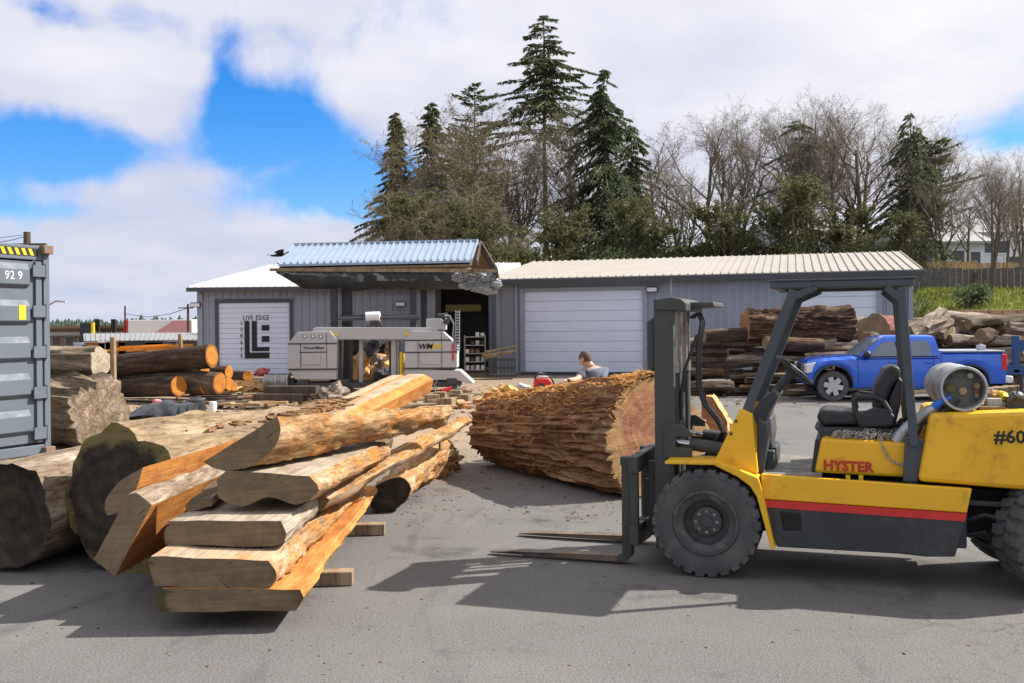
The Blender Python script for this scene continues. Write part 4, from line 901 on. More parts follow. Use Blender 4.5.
plate([(313, 328.5), (316, 327.2), (434, 327.5), (438, 331), (438, 339.5), (313, 339.5)], .8, 'head_beam', M['mill'], sm, .1)
sb = MB()
for x0, y0, x1, y1 in ((300.5, 343.6, 300.9, 369), (326.5, 333, 326.9, 369), (288, 343.4, 336.8, 343.9), (300, 352, 326.5, 352.4), (288, 369, 337, 369.6)):
    a, b_ = S(x0, y0, -.004), S(x1, y1, -.004); sb.box(((a.x + b_.x) / 2, a.y, (a.z + b_.z) / 2), (abs(b_.x - a.x) + .012, .012, abs(a.z - b_.z) + .012))
sb.build('panel_seam', M['mill_dark'], lh, world=True, smooth=0)
sb = MB()
for x0, y0, x1, y1 in ((417.8, 340, 418.2, 368), (441.5, 331, 441.9, 368), (405, 340.0, 451, 340.5), (405, 352, 457, 352.4), (405, 368, 457, 368.6)):
    a, b_ = S(x0, y0, -.004), S(x1, y1, -.004); sb.box(((a.x + b_.x) / 2, a.y, (a.z + b_.z) / 2), (abs(b_.x - a.x) + .012, .012, abs(a.z - b_.z) + .012))
sb.build('panel_seam', M['mill_dark'], rh, world=True, smooth=0)
for par, x0, x1 in ((lh, 301.5, 320.5), (rh, 420, 440)):
    plate([(x0, 353.2), (x1, 353.2), (x1, 364.5), (x0, 364.5)], .03, 'access_panel', M['mill'], par, -.028, .006)
for x in (304.6, 312.8, 321): MB().cyl(S(x, 336.4, -.03), S(x, 336.4, .01), .055, n=14).build('gauge', M['mill_dark'], lh, world=True); MB().cyl(S(x, 336.4, -.04), S(x, 336.4, -.02), .038, n=14).build('gauge_face', M['white'], lh, world=True)
text_mesh('Wood-Mizer', .12, M['ink'], 'lettering', lh, S(313.5, 348, -.012), (1, 0, 0), (0, 0, 1), world=True, bold=.002, shear=.3)
text_mesh('WM', .23, M['ink'], 'lettering', rh, S(425, 346.7, -.012), (1, 0, 0), (0, 0, 1), world=True, bold=.007, shear=.3)
text_mesh('1000', .19, M['yellow'], 'lettering', rh, S(434.5, 346.7, -.012), (1, 0, 0), (0, 0, 1), world=True, bold=.007, shear=.3)
for x in (335, 407): plate([(x - 2.6, 332.6), (x + 2.6, 332.6), (x + 2.6, 335.5), (x - 2.6, 335.5)], .01, 'warning_label', M['yellow'], sm, .088, 0)
for x0, x1, y0, y1, mt, d in ((359, 362.6, 339.6, 384, 'mill', .5), (391, 396.5, 339.6, 381, 'mill', .3), (399.5, 402.5, 352, 378, 'yellow', .2), (338, 341.5, 341, 382, 'mill_dark', .3), (343.5, 350, 331, 387, 'mill_dark', 1.3), (389, 391, 341, 380, 'mill_dark', .8), (396.8, 399, 341, 381, 'steel', .2)):
    plate([(x0, y0), (x1, y0), (x1, y1), (x0, y1)], .15, 'column', M[mt], sm, d, .01)
MB().cyl(S(366, 317, .4), S(380, 316.4, .4), .15, n=18).build('feed_drum', M['white'], sm, world=True)
MB().cyl(S(338, 319, .4), S(420, 317, .4), .055, n=10).build('drive_shaft', M['mill_dark'], sm, world=True)
plate([(370, 320.5), (378, 320.5), (383, 327.3), (369, 327.3)], .4, 'drive_mount', M['mill_dark'], sm, .3)
for i in range(12): MB().blob(S(368 + i * 1.6, 327.3 + (i % 3) * .3, .2), .06, 8, 6, .4, 3, i).build('debris_clump', M['bark_dark'], sm, world=True) if i % 3 == 0 else None
mt_ = plate([(426, 319), (440, 318), (446, 324), (446, 329.8), (426, 329.8)], .5, 'motor_box', M['mill'], sm, .2, .02)
MB().cyl(S(438, 316, .3), S(448, 314.8, .3), .07, n=12).cyl(S(444, 320, .1), S(449, 323, .1), .09, n=12).build('motor', M['mill_dark'], mt_, world=True)
for k_ in range(4):
    pts = [S(445 + k_, 315.5 + k_, .2), S(450 + k_ * 1.2, 316 + k_ * 2, .1), S(454 + k_, 324 + k_ * 2, .0), S(453 + k_, 336 + k_, .1), S(455 + k_, 345, .1)]
    MB().tube(pts, .025, 6).build('hydraulic_hose', M['rubber'] if k_ % 2 else M['mill'], sm, world=True)
cc = MB()
for i in range(14): cc.box(S(457.5, 312 + i * 2.9, .05), (.13, .16, .05)); cc.box(S(455.6, 312 + i * 2.9, .05), (.02, .18, .09)); cc.box(S(459.3, 312 + i * 2.9, .05), (.02, .18, .09))
cc.build('cable_carrier', M['trim_grey'], sm, world=True, smooth=0)
MB().box(S(453, 352, -.02), (.05, .04, .5)).build('red_strip', M['red_paint'], sm, world=True)
rails = MB(); a = S(310, 385); rails.box((a.x + 2.0, SD + .1, .22), (4.9, .12, .16)); rails.box((a.x + 2.0, SD + 1.0, .22), (4.9, .12, .16))
for x in (-.2, 1, 2.2, 3.4, 4.2): rails.box((a.x + x, SD + .5, .07), (.18, 1.3, .14)); rails.box((a.x + x, SD + .1, .3), (.3, .2, .2))
rails.build('bed_rail', M['mill_dark'], sm, world=True, bevel=.01)
for x in (292, 332, 410, 452): plate([(x - 2, 378), (x + 2, 378), (x + 3, 391), (x - 3, 391)], .5, 'foot', M['mill_dark'], sm, .3)
hc = MB().cyl(S(442, 391.5, -2.2), S(452, 388, -2.2), .06, n=12).cyl(S(438, 393, -2.2), S(442, 391.5, -2.2), .025)
hcy = thing('hydraulic_cylinder', 'red hydraulic cylinder hanging on hoses below the right end of the sawmill', 'cylinder', (S(447, 390, -2.2).x, SD - 2.2, 0))
hc.build('barrel', M['red_paint'], hcy, world=True); MB().tube([S(438, 393, -2.2), S(435, 391, -2.1), S(434, 386, -2), S(437, 380, -1)], .02, 6).tube([S(452, 388, -2.2), S(457, 386, -2.2), S(461, 391, -2.2), S(464, 402, -2.3), S(464, 412.6, -5)], .022, 6).build('hose', M['rubber'], hcy, world=True)

# sawdust and offcut heap behind the mill
hb = MB(); random.seed(44)
for i in range(9): hb.blob((random.uniform(-5.2, -3.9), random.uniform(33.2, 34.4), random.uniform(0, .25)), (random.uniform(.5, .9), .6, random.uniform(.4, .95)), 16, 10, .6, 2.5, i)
tag(hb.build('chip_heap', M['chips'], origin=(-4.6, 33.8, 0)), 'orange heap of chips and slabs seen through the sawmill opening', 'chip heap')
for i, (x, y, D, r, mt) in enumerate(((381, 366, 33.3, .34, 'stump'), (374, 352, 34, .38, 'mill_dark'), (386, 352, 34, .3, 'bark_dark'), (383, 376, 32.6, .26, 'mill_dark'), (364, 371, 33, .28, 'chips'), (392, 364, 34, .3, 'steel'))):
    q = P(x, y, D); tag(MB().blob(q, (r, r, r), 12, 9, .6, 3, i + 50).build('wood_lump', M[mt], origin=(q.x, q.y, 0)), ['grey stump piece seen through the right of the sawmill opening', 'dark lump high behind the middle of the sawmill opening', 'dark bark lump behind the sawmill carriage', 'low black lump behind the sawmill carriage foot', 'orange chunk at the foot of the chip heap', 'metallic grey lump behind the yellow sawmill column'][i], 'lump')

# beams, boards and boxes in the middle ground
def board(label, a, b_, w, h, mt='timber', cat='board', group=None, name='board', up=(0, 0, 1)):
    mb = MB().beam(a, b_, w, h, up); return tag(mb.build(name, M[mt], origin=(Vector(a) + Vector(b_)) / 2, bevel=.006, smooth=0), label, cat, group)
board('upper squared timber of the low beam pair left of the sawmill', P(266, 390, 24.4), P(318, 390, 24.2), .3, .2, 'timber_dark', 'beam', None, 'beam')
board('lower squared timber of the low beam pair left of the sawmill', P(255, 397, 24.2), P(324, 397.5, 24.0), .35, .17, 'timber_dark', 'beam', None, 'beam')
for x, lab in ((271, 'left stub leg under the low beam pair'), (319, 'right stub leg under the low beam pair')):
    q = P(x, 402, 24.1); tag(MB().box((q.x, q.y, .06), (.3, .3, .12)).build('support_block', M['timber'], origin=(q.x, q.y, 0)), lab, 'block')
random.seed(8)
LBd = 'loose sawn board lying on the ground between the slab stack and the sawmill'
for i in range(46):
    x = random.uniform(225, 350) if i < 26 else random.uniform(415, 468); y = random.uniform(398, 411) if i < 26 else random.uniform(394, 413)
    q = G(x, y); a_ = random.uniform(-.5, .5) + (1.4 if random.random() < .25 else 0); L = random.uniform(.4, 1.4); d = Vector((math.cos(a_), math.sin(a_), random.uniform(-.04, .06))) * L / 2
    q.z = random.uniform(.03, .14) + abs(d.z); board(LBd, q - d, q + d, random.uniform(.1, .2), random.uniform(.03, .07), random.choice(('timber', 'timber_new', 'sawn_pale', 'timber')), group='loose boards in the middle of the yard')
random.seed(9)
for i, (x, y) in enumerate(((440, 402), (456, 400), (448, 409), (432, 405), (466, 405))):
    q = G(x, y); tag(MB().box((q.x, q.y, .13), (.3, .3, .26), (0, 0, random.uniform(-.5, .5))).build('timber_block', M['timber'], origin=(q.x, q.y, 0), bevel=.01), 'stubby timber block among the boards right of the leaning cants', 'block', 'timber blocks right of the leaning cants')
q = G(335, 408); tag(MB().blob((q.x, q.y, .22), (.42, .4, .3), 26, 16, .6, 2.4, 4).build('bark_chunk', M['stump'], origin=(q.x, q.y, 0)), 'grey curled bark chunk behind the leaning cants', 'bark chunk')
q = G(316, 410); tag(MB().blob((q.x, q.y, .14), (.3, .3, .2), 22, 14, .6, 2.4, 14).build('bark_chunk', M['bark_dark'], origin=(q.x, q.y, 0)), 'dark bark chunk between the low beam and the grey bark chunk', 'bark chunk')
for i, x in enumerate(range(232, 340, 9)):
    q = G(x + random.uniform(-3, 3), 391 + random.uniform(-4, 3)); tag(MB().blob((q.x, q.y, .05), (.5, .45, .16), 18, 10, .7, 2, i).build('sawdust_mound', M['chips'], origin=(q.x, q.y, 0)), 'low sawdust mound behind the long timbers', 'sawdust', 'sawdust mounds left of the sawmill')
# things before the roller door
q = P(266, 379, 30)
bk_ = thing('barrel', 'pale grey drum lying on its side before the logo door', 'barrel', (q.x, 30, 0))
MB().cyl((q.x, 30, .28), (q.x + .7, 29.9, .28), .26, n=20).build('drum', M['steel'], bk_, world=True)
for t in (0, .35, .7): MB().cyl((q.x + t - .015, 30 - t * .14, .28), (q.x + t + .015, 30 - t * .14, .28), .28, n=20).build('hoop', M['mill'], bk_, world=True)
q = P(262, 372, 30.4); tag(MB().blob(q, (.2, .2, .13), 14, 9, .5, 3, 3).build('red_cloth', mat('pinkish_red_cloth', (.5, .12, .12), .8), origin=(q.x, q.y, 0)), 'crumpled reddish cloth on the grey drum', 'cloth')

# tarp bundle with odds and ends
tb = MB(); rs = []
for i in range(25):
    t = i / 24; x = 119 + 68 * t; hh = math.sin(min(1, t * 2.2 + .08) * 1.5) * .34 * (1 - .35 * max(0, t - .6)); rg = []
    b0 = G(x, 420)
    for j in range(12):
        a_ = math.pi * j / 11; rr = 1 + .3 * fbm((t * 6, j * .5, 2), 3)
        rg.append(Vector((b0.x + .05 * fbm((t * 9, j, 8), 2), b0.y + .55 - math.cos(a_) * .55 * rr, max(.004, math.sin(a_) * hh * rr))))
    rs.append(rg)
tb.rings(rs, True, closed=True); tag(tb.build('tarp', M['tarp'], origin=G(150, 420), smooth=60), 'black tarp bundled on the ground behind the huge dark-ended log', 'tarp')
q = P(157, 401, 15.2); tag(MB().blob(q, (.07, .06, .03), 12, 8, .4, 3, 1).build('pink_rag', mat('pink_rag', (.8, .25, .28), .8), origin=q), 'small pink rag on the black tarp', 'rag')
for i, (x, lab) in enumerate(((179, 'clear bottle with a green band left of the grey cover'), (188, 'green-capped bottle nearest the grey cover'))):
    q = G(x, 421 - i * 1); bo = thing('bottle', lab, 'bottle', (q.x, q.y, 0)); MB().lathe([(.0, 0), (.05, 0), (.052, .03), (.05, .2), (.02, .27), (.02, .3), (0, .3)], q, (0, 0, 1), 14).build('flask', M['glass'], bo, world=True); MB().cyl(q + UP * .07, q + UP * .14, .054).build('band', mat('green_band', (.1, .55, .12), .5), bo, world=True)
q = G(196, 416)
tag(MB().rings([[Vector((q.x + math.cos(a_ * .628) * r * 1.1 + .02 * fbm((a_, z_, 3), 2), q.y + math.sin(a_ * .628) * r, z_)) for a_ in range(10)] for z_, r in ((0, .2), (.2, .21), (.36, .17), (.42, .09))]).build('covered_engine', M['tarp'], origin=q), 'dark grey covered lump standing right of the tarp', 'cover')
q = G(213, 411); tag(MB().lathe([(0, 0), (.08, 0), (.085, .2), (.075, .22), (0, .22)], q, (0, 0, 1), 16).build('paint_can', M['white'], origin=q), 'small white can right of the grey cover', 'can')
q = G(229, 408); tag(MB().box(q + UP * .1, (.5, .3, .05)).box(q + Vector((-.2, 0, .05)), (.05, .3, .1)).box(q + Vector((.2, 0, .05)), (.05, .3, .1)).build('low_bench', M['mill_dark'], origin=q), 'low black bench frame right of the white can', 'bench')
random.seed(31)
for i in range(10):
    q = G(random.uniform(215, 270), random.uniform(396, 409)); board('long grey board on the ground left of the low beam pair', q + Vector((-1, 0, .05 + i * .01)), q + Vector((1, random.uniform(-.3, .3), .05 + i * .01)), .16, .05, 'timber_dark', group='long grey boards left of the beams')
# ------------------------------------------------------------- forklift
TH = R(19.0)
fO = G(706, 578) + Vector((math.sin(TH), math.cos(TH), 0)) * .66
FM = Matrix.Translation(fO) @ Matrix.Rotation(math.pi - TH, 4, 'Z'); FMI = FM.inverted()
def ray_local(MI, px, py, c):
    o = MI @ Vector((0, 0, CH)); u_, v_ = uv(px, py); d = MI.to_3x3() @ Vector((u_ / F, 1, -v_ / F))
    t = (c - o.y) / d.y; p = o + d * t; return (p.x, p.z)
def FK(px, py, c): return ray_local(FMI, px, py, c)
def F3(px, py, c): x, z = FK(px, py, c); return Vector((x, c, z))
def fpoly(pts, c): return [FK(x, y, c) for x, y in pts]
fk = thing('forklift', 'yellow and grey forklift with its forks down in front of the giant log', 'forklift', mat=FM)
def fp(name, pts, c, c1, mt, parent=fk, bevel=.008, label=None):
    o = MB().prism(fpoly(pts, c), c, c1).build(name, M[mt], parent, bevel=bevel, smooth=0)
    if label: o['label'] = label
    return o
# wheels
def wheel(name, cx, cy, outy, steer=0, rad=.41, wd=.30, label=None):
    s = 1 if outy > 0 else -1
    m = Matrix.Translation((cx, cy, rad)) @ Matrix.Rotation(steer, 4, 'Z')
    def T(mb): mb.v = [m @ Vector((v.x, v.y * s, v.z)) for v in mb.v]; 
    def fin(mb, nm, mt, par, **k):
        T(mb)
        if s < 0: mb.f = [list(f)[::-1] for f in mb.f]
        return mb.build(nm, mt, par, **k)
    h = wd / 2; ri = rad * .585
    ty = MB().lathe([(ri, -h * .85), (ri + .02, -h * .97), (rad * .8, -h * 1.03), (rad * .93, -h * .96), (rad * .955, -h * .8), (rad * .955, h * .8), (rad * .93, h * .96), (rad * .8, h * 1.03), (ri + .045, h * 1.0), (ri + .012, h * .95), (ri, h * .85)], (0, 0, 0), (0, 1, 0), 64)
    nt_ = 26
    for i in range(nt_):
        a = 2 * math.pi * i / nt_
        for side in (-1, 1):
            a2 = a + (math.pi / nt_ if side < 0 else 0)
            aa = 2 * math.pi / nt_ * .33
            for (ya, yb, tw) in ((h * .04, h * .5, .04), (h * .5, h * .985, 0)):
                vs = []
                for yy, t_ in ((ya, tw), (yb, tw * 0)):
                    for r_ in (rad * .93, rad * (1.0 if yy < h * .9 else .985)):
                        for q in (-aa, aa): an = a2 + q + t_; vs.append((math.cos(an) * r_, yy * side, math.sin(an) * r_))
                fs = [(0, 1, 3, 2), (4, 6, 7, 5), (0, 4, 5, 1), (2, 3, 7, 6), (0, 2, 6, 4), (1, 5, 7, 3)]
                ty.add(vs, fs)
            # shoulder lug running down the sidewall
            vs = []
            for r_, yy in ((rad * .985, h * .985), (rad * .87, h * 1.035)):
                for q in (-aa, aa): an = a2 + q; vs += [(math.cos(an) * r_, (yy) * side, math.sin(an) * r_), (math.cos(an) * r_, (yy - .03) * side, math.sin(an) * r_)]
            ty.add(vs, [(0, 2, 6, 4), (1, 5, 7, 3), (0, 4, 5, 1), (2, 3, 7, 6), (0, 1, 3, 2), (4, 6, 7, 5)])
    w_ = fin(ty, name, M['tyre'], fk, smooth=30)
    if label: w_['label'] = label
    rm = MB().lathe([(ri + .012, h * .9), (ri + .002, h * 1.0), (ri - .016, h * 1.0), (ri - .022, h * .9), (ri - .05, h * .86), (ri * .72, h * .8), (ri * .7, h * .2), (ri * .48, h * .15), (ri * .46, h * .45), (ri * .40, h * .5), (ri * .2, h * .52), (ri * .17, h * .62), (.002, h * .64)], (0, 0, 0), (0, 1, 0), 48)
    fin(rm, 'rim', M['fk_dark_rim'], w_, smooth=30)
    rb_ = MB().lathe([(ri, -h * .9), (ri * .7, -h * .8), (.002, -h * .8)], (0, 0, 0), (0, 1, 0), 24); fin(rb_, 'inner_rim', M['fk_dark'], w_)
    nb = MB()
    for i in range(8):
        a = i * math.pi / 4; nb.cyl((math.cos(a) * ri * .33, h * .5, math.sin(a) * ri * .33), (math.cos(a) * ri * .33, h * .58, math.sin(a) * ri * .33), .013, n=6)
    fin(nb, 'wheel_nut', M['steel'], w_, smooth=0)
    return w_
M['fk_dark_rim'] = mat('wheel_rim_dirty', (.06, .062, .062), .6, var=.25, dirt=(.16, .14, .12), damt=.42, dscale=9)
wheel('front_wheel', 0, .51, 1); wheel('front_wheel', 0, -.51, -1)
rx = FK(1064, 606, .6)[0]
wheel('rear_wheel', rx, .46, 1, steer=R(24), label='rear wheel steered towards the camera'); wheel('rear_wheel', rx + .12, -.46, -1, steer=R(24))
MB().cyl((0, -.4, .41), (0, .4, .41), .11, n=20).box((0, 0, .41), (.3, .5, .3)).build('front_axle', M['fk_dark'], fk, bevel=.01)
MB().box((rx, 0, .38), (.16, .8, .14)).build('rear_axle', M['fk_dark'], fk, bevel=.01)
# chassis
C = .60
side = [(762, 503), (966, 519), (955, 557), (926, 557), (900, 554), (777, 547)]
for sg in (1, -1):
    zs = fpoly(side, C)
    MB().prism(zs, sg * C, sg * (C - .05)).build('side_skirt', M['skirt'], fk, bevel=.008, smooth=0)
    MB().prism(fpoly([(761, 474), (972, 489), (967, 513), (762, 499)], C), sg * (C + .003), sg * (C - .05)).build('side_rail', M['fk_yellow'], fk, bevel=.008, smooth=0)
    MB().prism(fpoly([(762.4, 499.5), (967, 513.5), (965, 521.5), (764, 507)], C), sg * (C + .004), sg * (C - .045)).build('red_stripe', M['red_paint'], fk, smooth=0)
    MB().prism(fpoly([(779, 511), (801, 513), (802, 531), (783, 531)], C + .005), sg * (C + .0055), sg * (C - .02)).build('step_recess', M['black'], fk, bevel=.012, smooth=0)
fz = FK(790, 472, .45)[1]
x_a = FK(762, 480, C)[0]; x_b = FK(972, 489, C)[0]
zb0 = FK(770, 546, C)[1] + .04
MB().box(((x_a + x_b) / 2, 0, (fz + zb0) / 2 - .02), (abs(x_a - x_b) - .06, 1.08, fz - zb0 - .06)).build('chassis', M['fk_dark'], fk, bevel=.01)
MB().box((x_a - .02, 0, .62), (.1, .66, .62)).build('firewall', M['fk_dark'], fk, bevel=.01)
xs0, xs1 = x_a, FK(822, 470, .45)[0]
MB().box(((xs0 + xs1) / 2, 0, fz - .012), (abs(xs0 - xs1), 1.12, .024)).build('floor_plate', M['floor_steel'], fk, bevel=.004)
# fenders with the leg plate
for sg in (1, -1):
    ti = [(665, 461), (716, 461), (742, 471), (758, 478), (762, 490), (775, 549)]; lo = [(771, 549), (757, 497), (750, 486), (738, 477), (714, 465), (665, 464)]
    pp = fpoly(ti, .66) + fpoly(lo, .66)
    MB().prism(pp, sg * .67, sg * .34).build('fender', M['fk_yellow'], fk, bevel=.006, smooth=0)
    MB().prism(fpoly([(740, 408), (752, 414), (758, 474), (740, 471), (714, 462)], .56), sg * .56, sg * .49).build('leg_plate', M['fk_yellow'], fk, bevel=.012, smooth=0)
    for bx, by in ((736, 421), (731, 433.5)):
        q = F3(bx, by, .56); MB().cyl((q.x, sg * .555, q.z), (q.x, sg * .572, q.z), .012, n=10).build('bolt', M['fk_dark'], fk)
# overhead guard
gt = FK(840, 284, .5)[1]
gA = F3(747, 411, .5); gB = F3(794, 290, .5); gC = F3(901, 287, .5); gD = F3(914, 446, .5)
gf, gr = FK(770, 284, .5)[0], FK(914.5, 284, .5)[0]
for sg in (1, -1):
    def sy_(v, y=.5): return Vector((v.x, sg * y, v.z))
    MB().beam(sy_(gA), sy_(gB), .045, .07, (1, 0, 0)).beam(sy_(gB) - Vector((.0, 0, .05)), sy_(gB) + Vector((-.16, 0, .02)), .05, .05).build('front_post', M['fk_grey'], fk, bevel=.006, smooth=0)
    MB().beam(sy_(gC), sy_(gD), .045, .06, (1, 0, 0)).beam(sy_(gC) + Vector((0, 0, -.09)), sy_(gC) + Vector((.10, 0, .0)), .05, .05).build('rear_post', M['fk_grey'], fk, bevel=.006, smooth=0)
    MB().box(((gf + gr) / 2, sg * .5, gt), (abs(gf - gr), .05, .05)).build('roof_rail', M['fk_grey'], fk, bevel=.008, smooth=0)
rfm = MB().box(((gf + gr) / 2, 0, gt + .034), (abs(gf - gr) + .02, 1.06, .014))
for x in (gf - .03, gr + .03): rfm.box((x, 0, gt + .005), (.06, .94, .045))
for i in range(7): rfm.box(((gf + gr) / 2, -.36 + i * .12, gt + .012), (abs(gf - gr) - .12, .02, .03))
rfm.build('guard_roof', M['fk_grey'], fk, bevel=.004, smooth=0)
for sg in (1, -1): MB().prism(fpoly([(905, 440), (925, 440), (918, 482), (903, 482)], .5), sg * .5, sg * .44).build('post_foot', M['fk_grey'], fk, bevel=.008, smooth=0)
# hood and counterweight
hd = fp('engine_hood', [(821, 438), (914, 443), (908, 478), (814, 473)], .42, -.42, 'fk_yellow', bevel=.025)
for sg in (1,):
    fp('hood_front_pad', [(815, 440), (822, 437), (819, 473), (811, 473)], .40, -.40, 'rubber', hd, .012)
x, z = FK(848, 466.5, .42)
text_mesh('HYSTER', .1, M['red_stencil'], 'lettering', hd, (x, .4245, z), (-1, 0, -.02), (0, 0, 1), bold=.004, depth=.0015)
sc_t = MB()
cwt = [(930, 414), (1012, 411), (1090, 409), (1120, 430), (1122, 500), (1030, 491), (918, 482)]
CY = .56
cw = MB().prism(fpoly(cwt, CY), CY, -CY).build('counterweight', M['fk_yellow'], fk, bevel=.035, smooth=0)
x, z = FK(994, 437, CY)
text_mesh('#600', .125, M['ink'], 'lettering', cw, (x, CY + .0015, z), (-1, 0, 0), (0, 0, 1), bold=.003, depth=.0015, align='LEFT')
fp('rear_frame', [(968, 488), (1110, 498), (1110, 530), (1060, 536), (1012, 533), (962, 532)], .30, -.30, 'black', bevel=.01)
fp('hitch_pipes', [(968, 500), (1012, 503), (1012, 508), (968, 505)], .45, .42, 'fk_dark', bevel=.004); 
MB().tube([F3(966, 520, .42), F3(985, 515, .45), F3(1005, 520, .46)], .02, 8).tube([F3(966, 535, .42), F3(985, 532, .45), F3(1000, 545, .42)], .015, 8).build('steer_hose', M['rubber'], fk)
for px_ in (848, 861): MB().box((FK(px_, 481, .5)[0], .47, FK(px_, 480, .5)[1] + .0), (.03, .04, .06)).build('latch', M['yellow'], fk)
# mast
mf, mr = FK(654.5, 400, .42)[0], FK(674, 400, .42)[0]; mt_z = FK(665, 299, .42)[1]
for sg in (1, -1):
    ch = MB().box(((mf + mr) / 2, sg * .41, (mt_z + .14) / 2), (abs(mf - mr), .02, mt_z - .14))
    ch.box((mf - .008, sg * .375, (mt_z + .14) / 2), (.016, .07, mt_z - .14)); ch.box((mr + .008, sg * .375, (mt_z + .14) / 2), (.016, .07, mt_z - .14))
    ch.build('outer_channel', M['mast'], fk, bevel=.003, smooth=0)
    ch = MB().box(((mf + mr) / 2 + .03, sg * .335, (mt_z + .1) / 2), (abs(mf - mr) * .8, .02, mt_z - .18))
    ch.box((mf + .02 - .03, sg * .31, (mt_z + .1) / 2), (.014, .06, mt_z - .18)); ch.box((mr + .055, sg * .31, (mt_z + .1) / 2), (.014, .06, mt_z - .18))
    ch.build('inner_channel', M['mast'], fk, bevel=.003, smooth=0)
    lc = MB().cyl((mr + .02, sg * .24, .25), (mr + .02, sg * .24, 1.55), .04, n=18); co_ = lc.build('lift_cylinder', M['fk_dark'], fk)
    MB().cyl((mr + .02, sg * .24, 1.55), (mr + .02, sg * .24, mt_z - .07), .026, n=16).build('piston_rod', M['steel'], co_); MB().cyl((mr + .02, sg * .24, 1.52), (mr + .02, sg * .24, 1.6), .052, n=18).build('gland', M['steel'], co_)
    tc_ = MB().cyl(F3(690, 444, .36) * 1.0, F3(722, 449, .36), .048, n=18); tc_.v = [Vector((v.x, v.y * sg, v.z)) for v in tc_.v]; t_ = tc_.build('tilt_cylinder', M['fk_dark'], fk)
    tr_ = MB().cyl(F3(672, 441, .36), F3(690, 444, .36), .022, n=14); tr_.v = [Vector((v.x, v.y * sg, v.z)) for v in tr_.v]; tr_.build('chrome_rod', M['chrome'], t_)
    cl_ = MB().prism(fpoly([(664, 425), (680, 424), (690, 431), (690, 437), (676, 436), (676, 447), (692, 448), (692, 457), (664, 458)], .42), sg * .44, sg * .41); cl_.build('mast_bracket', M['mast'], fk, bevel=.004, smooth=0)
ch_ = MB().prism(fpoly([(655, 299), (672, 297), (681, 299), (686, 303), (686, 311), (655, 310)], .44), .44, -.44)
ch_.prism(fpoly([(655, 302), (709, 301), (710, 306), (655, 309)], .44), .20, -.44); ch_.build('crosshead', M['mast'], fk, bevel=.01, smooth=0)
MB().box(((mf + mr) / 2 + .03, 0, .98), (.06, .66, .14)).box(((mf + mr) / 2, 0, .3), (.06, .8, .14)).build('cross_member', M['mast'], fk, bevel=.006, smooth=0)
fp('fork_guide', [(646.5, 322), (654, 317), (654, 372), (647, 369)], .39, .33, 'mast')
ct_ = MB().cyl((mr + .03, .02, .3), (mr + .03, .02, 1.35), .05, n=18).cyl((mr + .03, .02, 1.3), (mr + .03, .02, mt_z - .05), .03, n=14); ct_.build('centre_cylinder', M['steel'], fk)
for yy in (.09, -.09):
    chn = MB()
    for i in range(52): chn.box((mr + .06, yy, .35 + i * (mt_z - .5) / 52), (.018 if i % 2 else .01, .035, .024))
    chn.build('lift_chain', M['fork'], fk, smooth=0)
for k_, (dx, y_) in enumerate(((0, .14), (1.8, .1), (3.6, -.02))):
    MB().tube([F3(690 + dx, 318, y_), F3(697 + dx, 313, y_), F3(701 + dx, 322, y_), F3(697 + dx, 345, y_), F3(697 + dx, 385, y_), F3(703 + dx, 404, y_), F3(716 + dx, 420, y_), F3(722 + dx, 432, y_), F3(712, 445, y_)], .011, 8).build('hydraulic_hose', M['rubber'], fk)
MB().tube([F3(697, 335, .2), F3(684, 372, .24), F3(681, 395, .26), F3(681, 420, .25)], .012, 8).build('hydraulic_hose', M['rubber'], fk)
MB().tube([F3(671, 297, .4), F3(671, 288, .4), F3(670.4, 286, .4), F3(671.5, 279, .4)], .006, 6).build('antenna_wire', M['steel'], fk)
# carriage and forks
sx0 = FK(637, 540, .38)[0]; shz = FK(630, 457, .38)[1]; shx = FK(625, 540, .38)[0]
cb_ = MB().box((shx - .10, 0, FK(640, 463, .45)[1] - .01), (.075, 1.04, .13)); cb_.box((shx - .10, 0, .25), (.075, 1.04, .15)); cb_.box((mf + .06, 0, .62), (.1, .56, .1)).box((mf + .06, 0, .3), (.1, .56, .1))
for y_ in (.46, .0, -.46): cb_.box((shx - .10, y_, .52), (.06, .06, .5))
for sg in (1, -1): cb_.box((mf + .0, sg * .28, .52), (.16, .03, .6))
cb_.build('carriage', M['mast'], fk, bevel=.006, smooth=0)
tipx = FK(490, 546, .40)[0]
for sg in (1, -1):
    y0 = sg * .38; hx = shx + .01; w_ = .06
    pr = [(hx - .05, shz), (hx, shz), (hx, .10), (hx + .04, .075), (tipx - .2, .05), (tipx, .03), (tipx, .02), (hx, .02), (hx - .04, .04), (hx - .05, .08)]
    mb = MB(); mb.prism(pr[2:-1], y0 - w_, y0 + w_)
    mb.v = [Vector((v.x, y0 + (v.y - y0) * (.55 if v.x > tipx - .01 else 1), v.z)) for v in mb.v]
    fko = mb.build('fork', M['fork'], fk, bevel=.006, smooth=0)
    MB().prism([(hx - .075, shz), (hx + .003, shz), (hx + .003, .10), (hx - .035, .04), (hx - .075, .07)], y0 - w_ * .9, y0 + w_ * .9).build('fork_shank', M['mast'], fko, bevel=.006, smooth=0)
    MB().box((hx - .03, y0, shz - .03), (.09, .09, .07)).build('fork_hook', M['mast'], fko, bevel=.006)
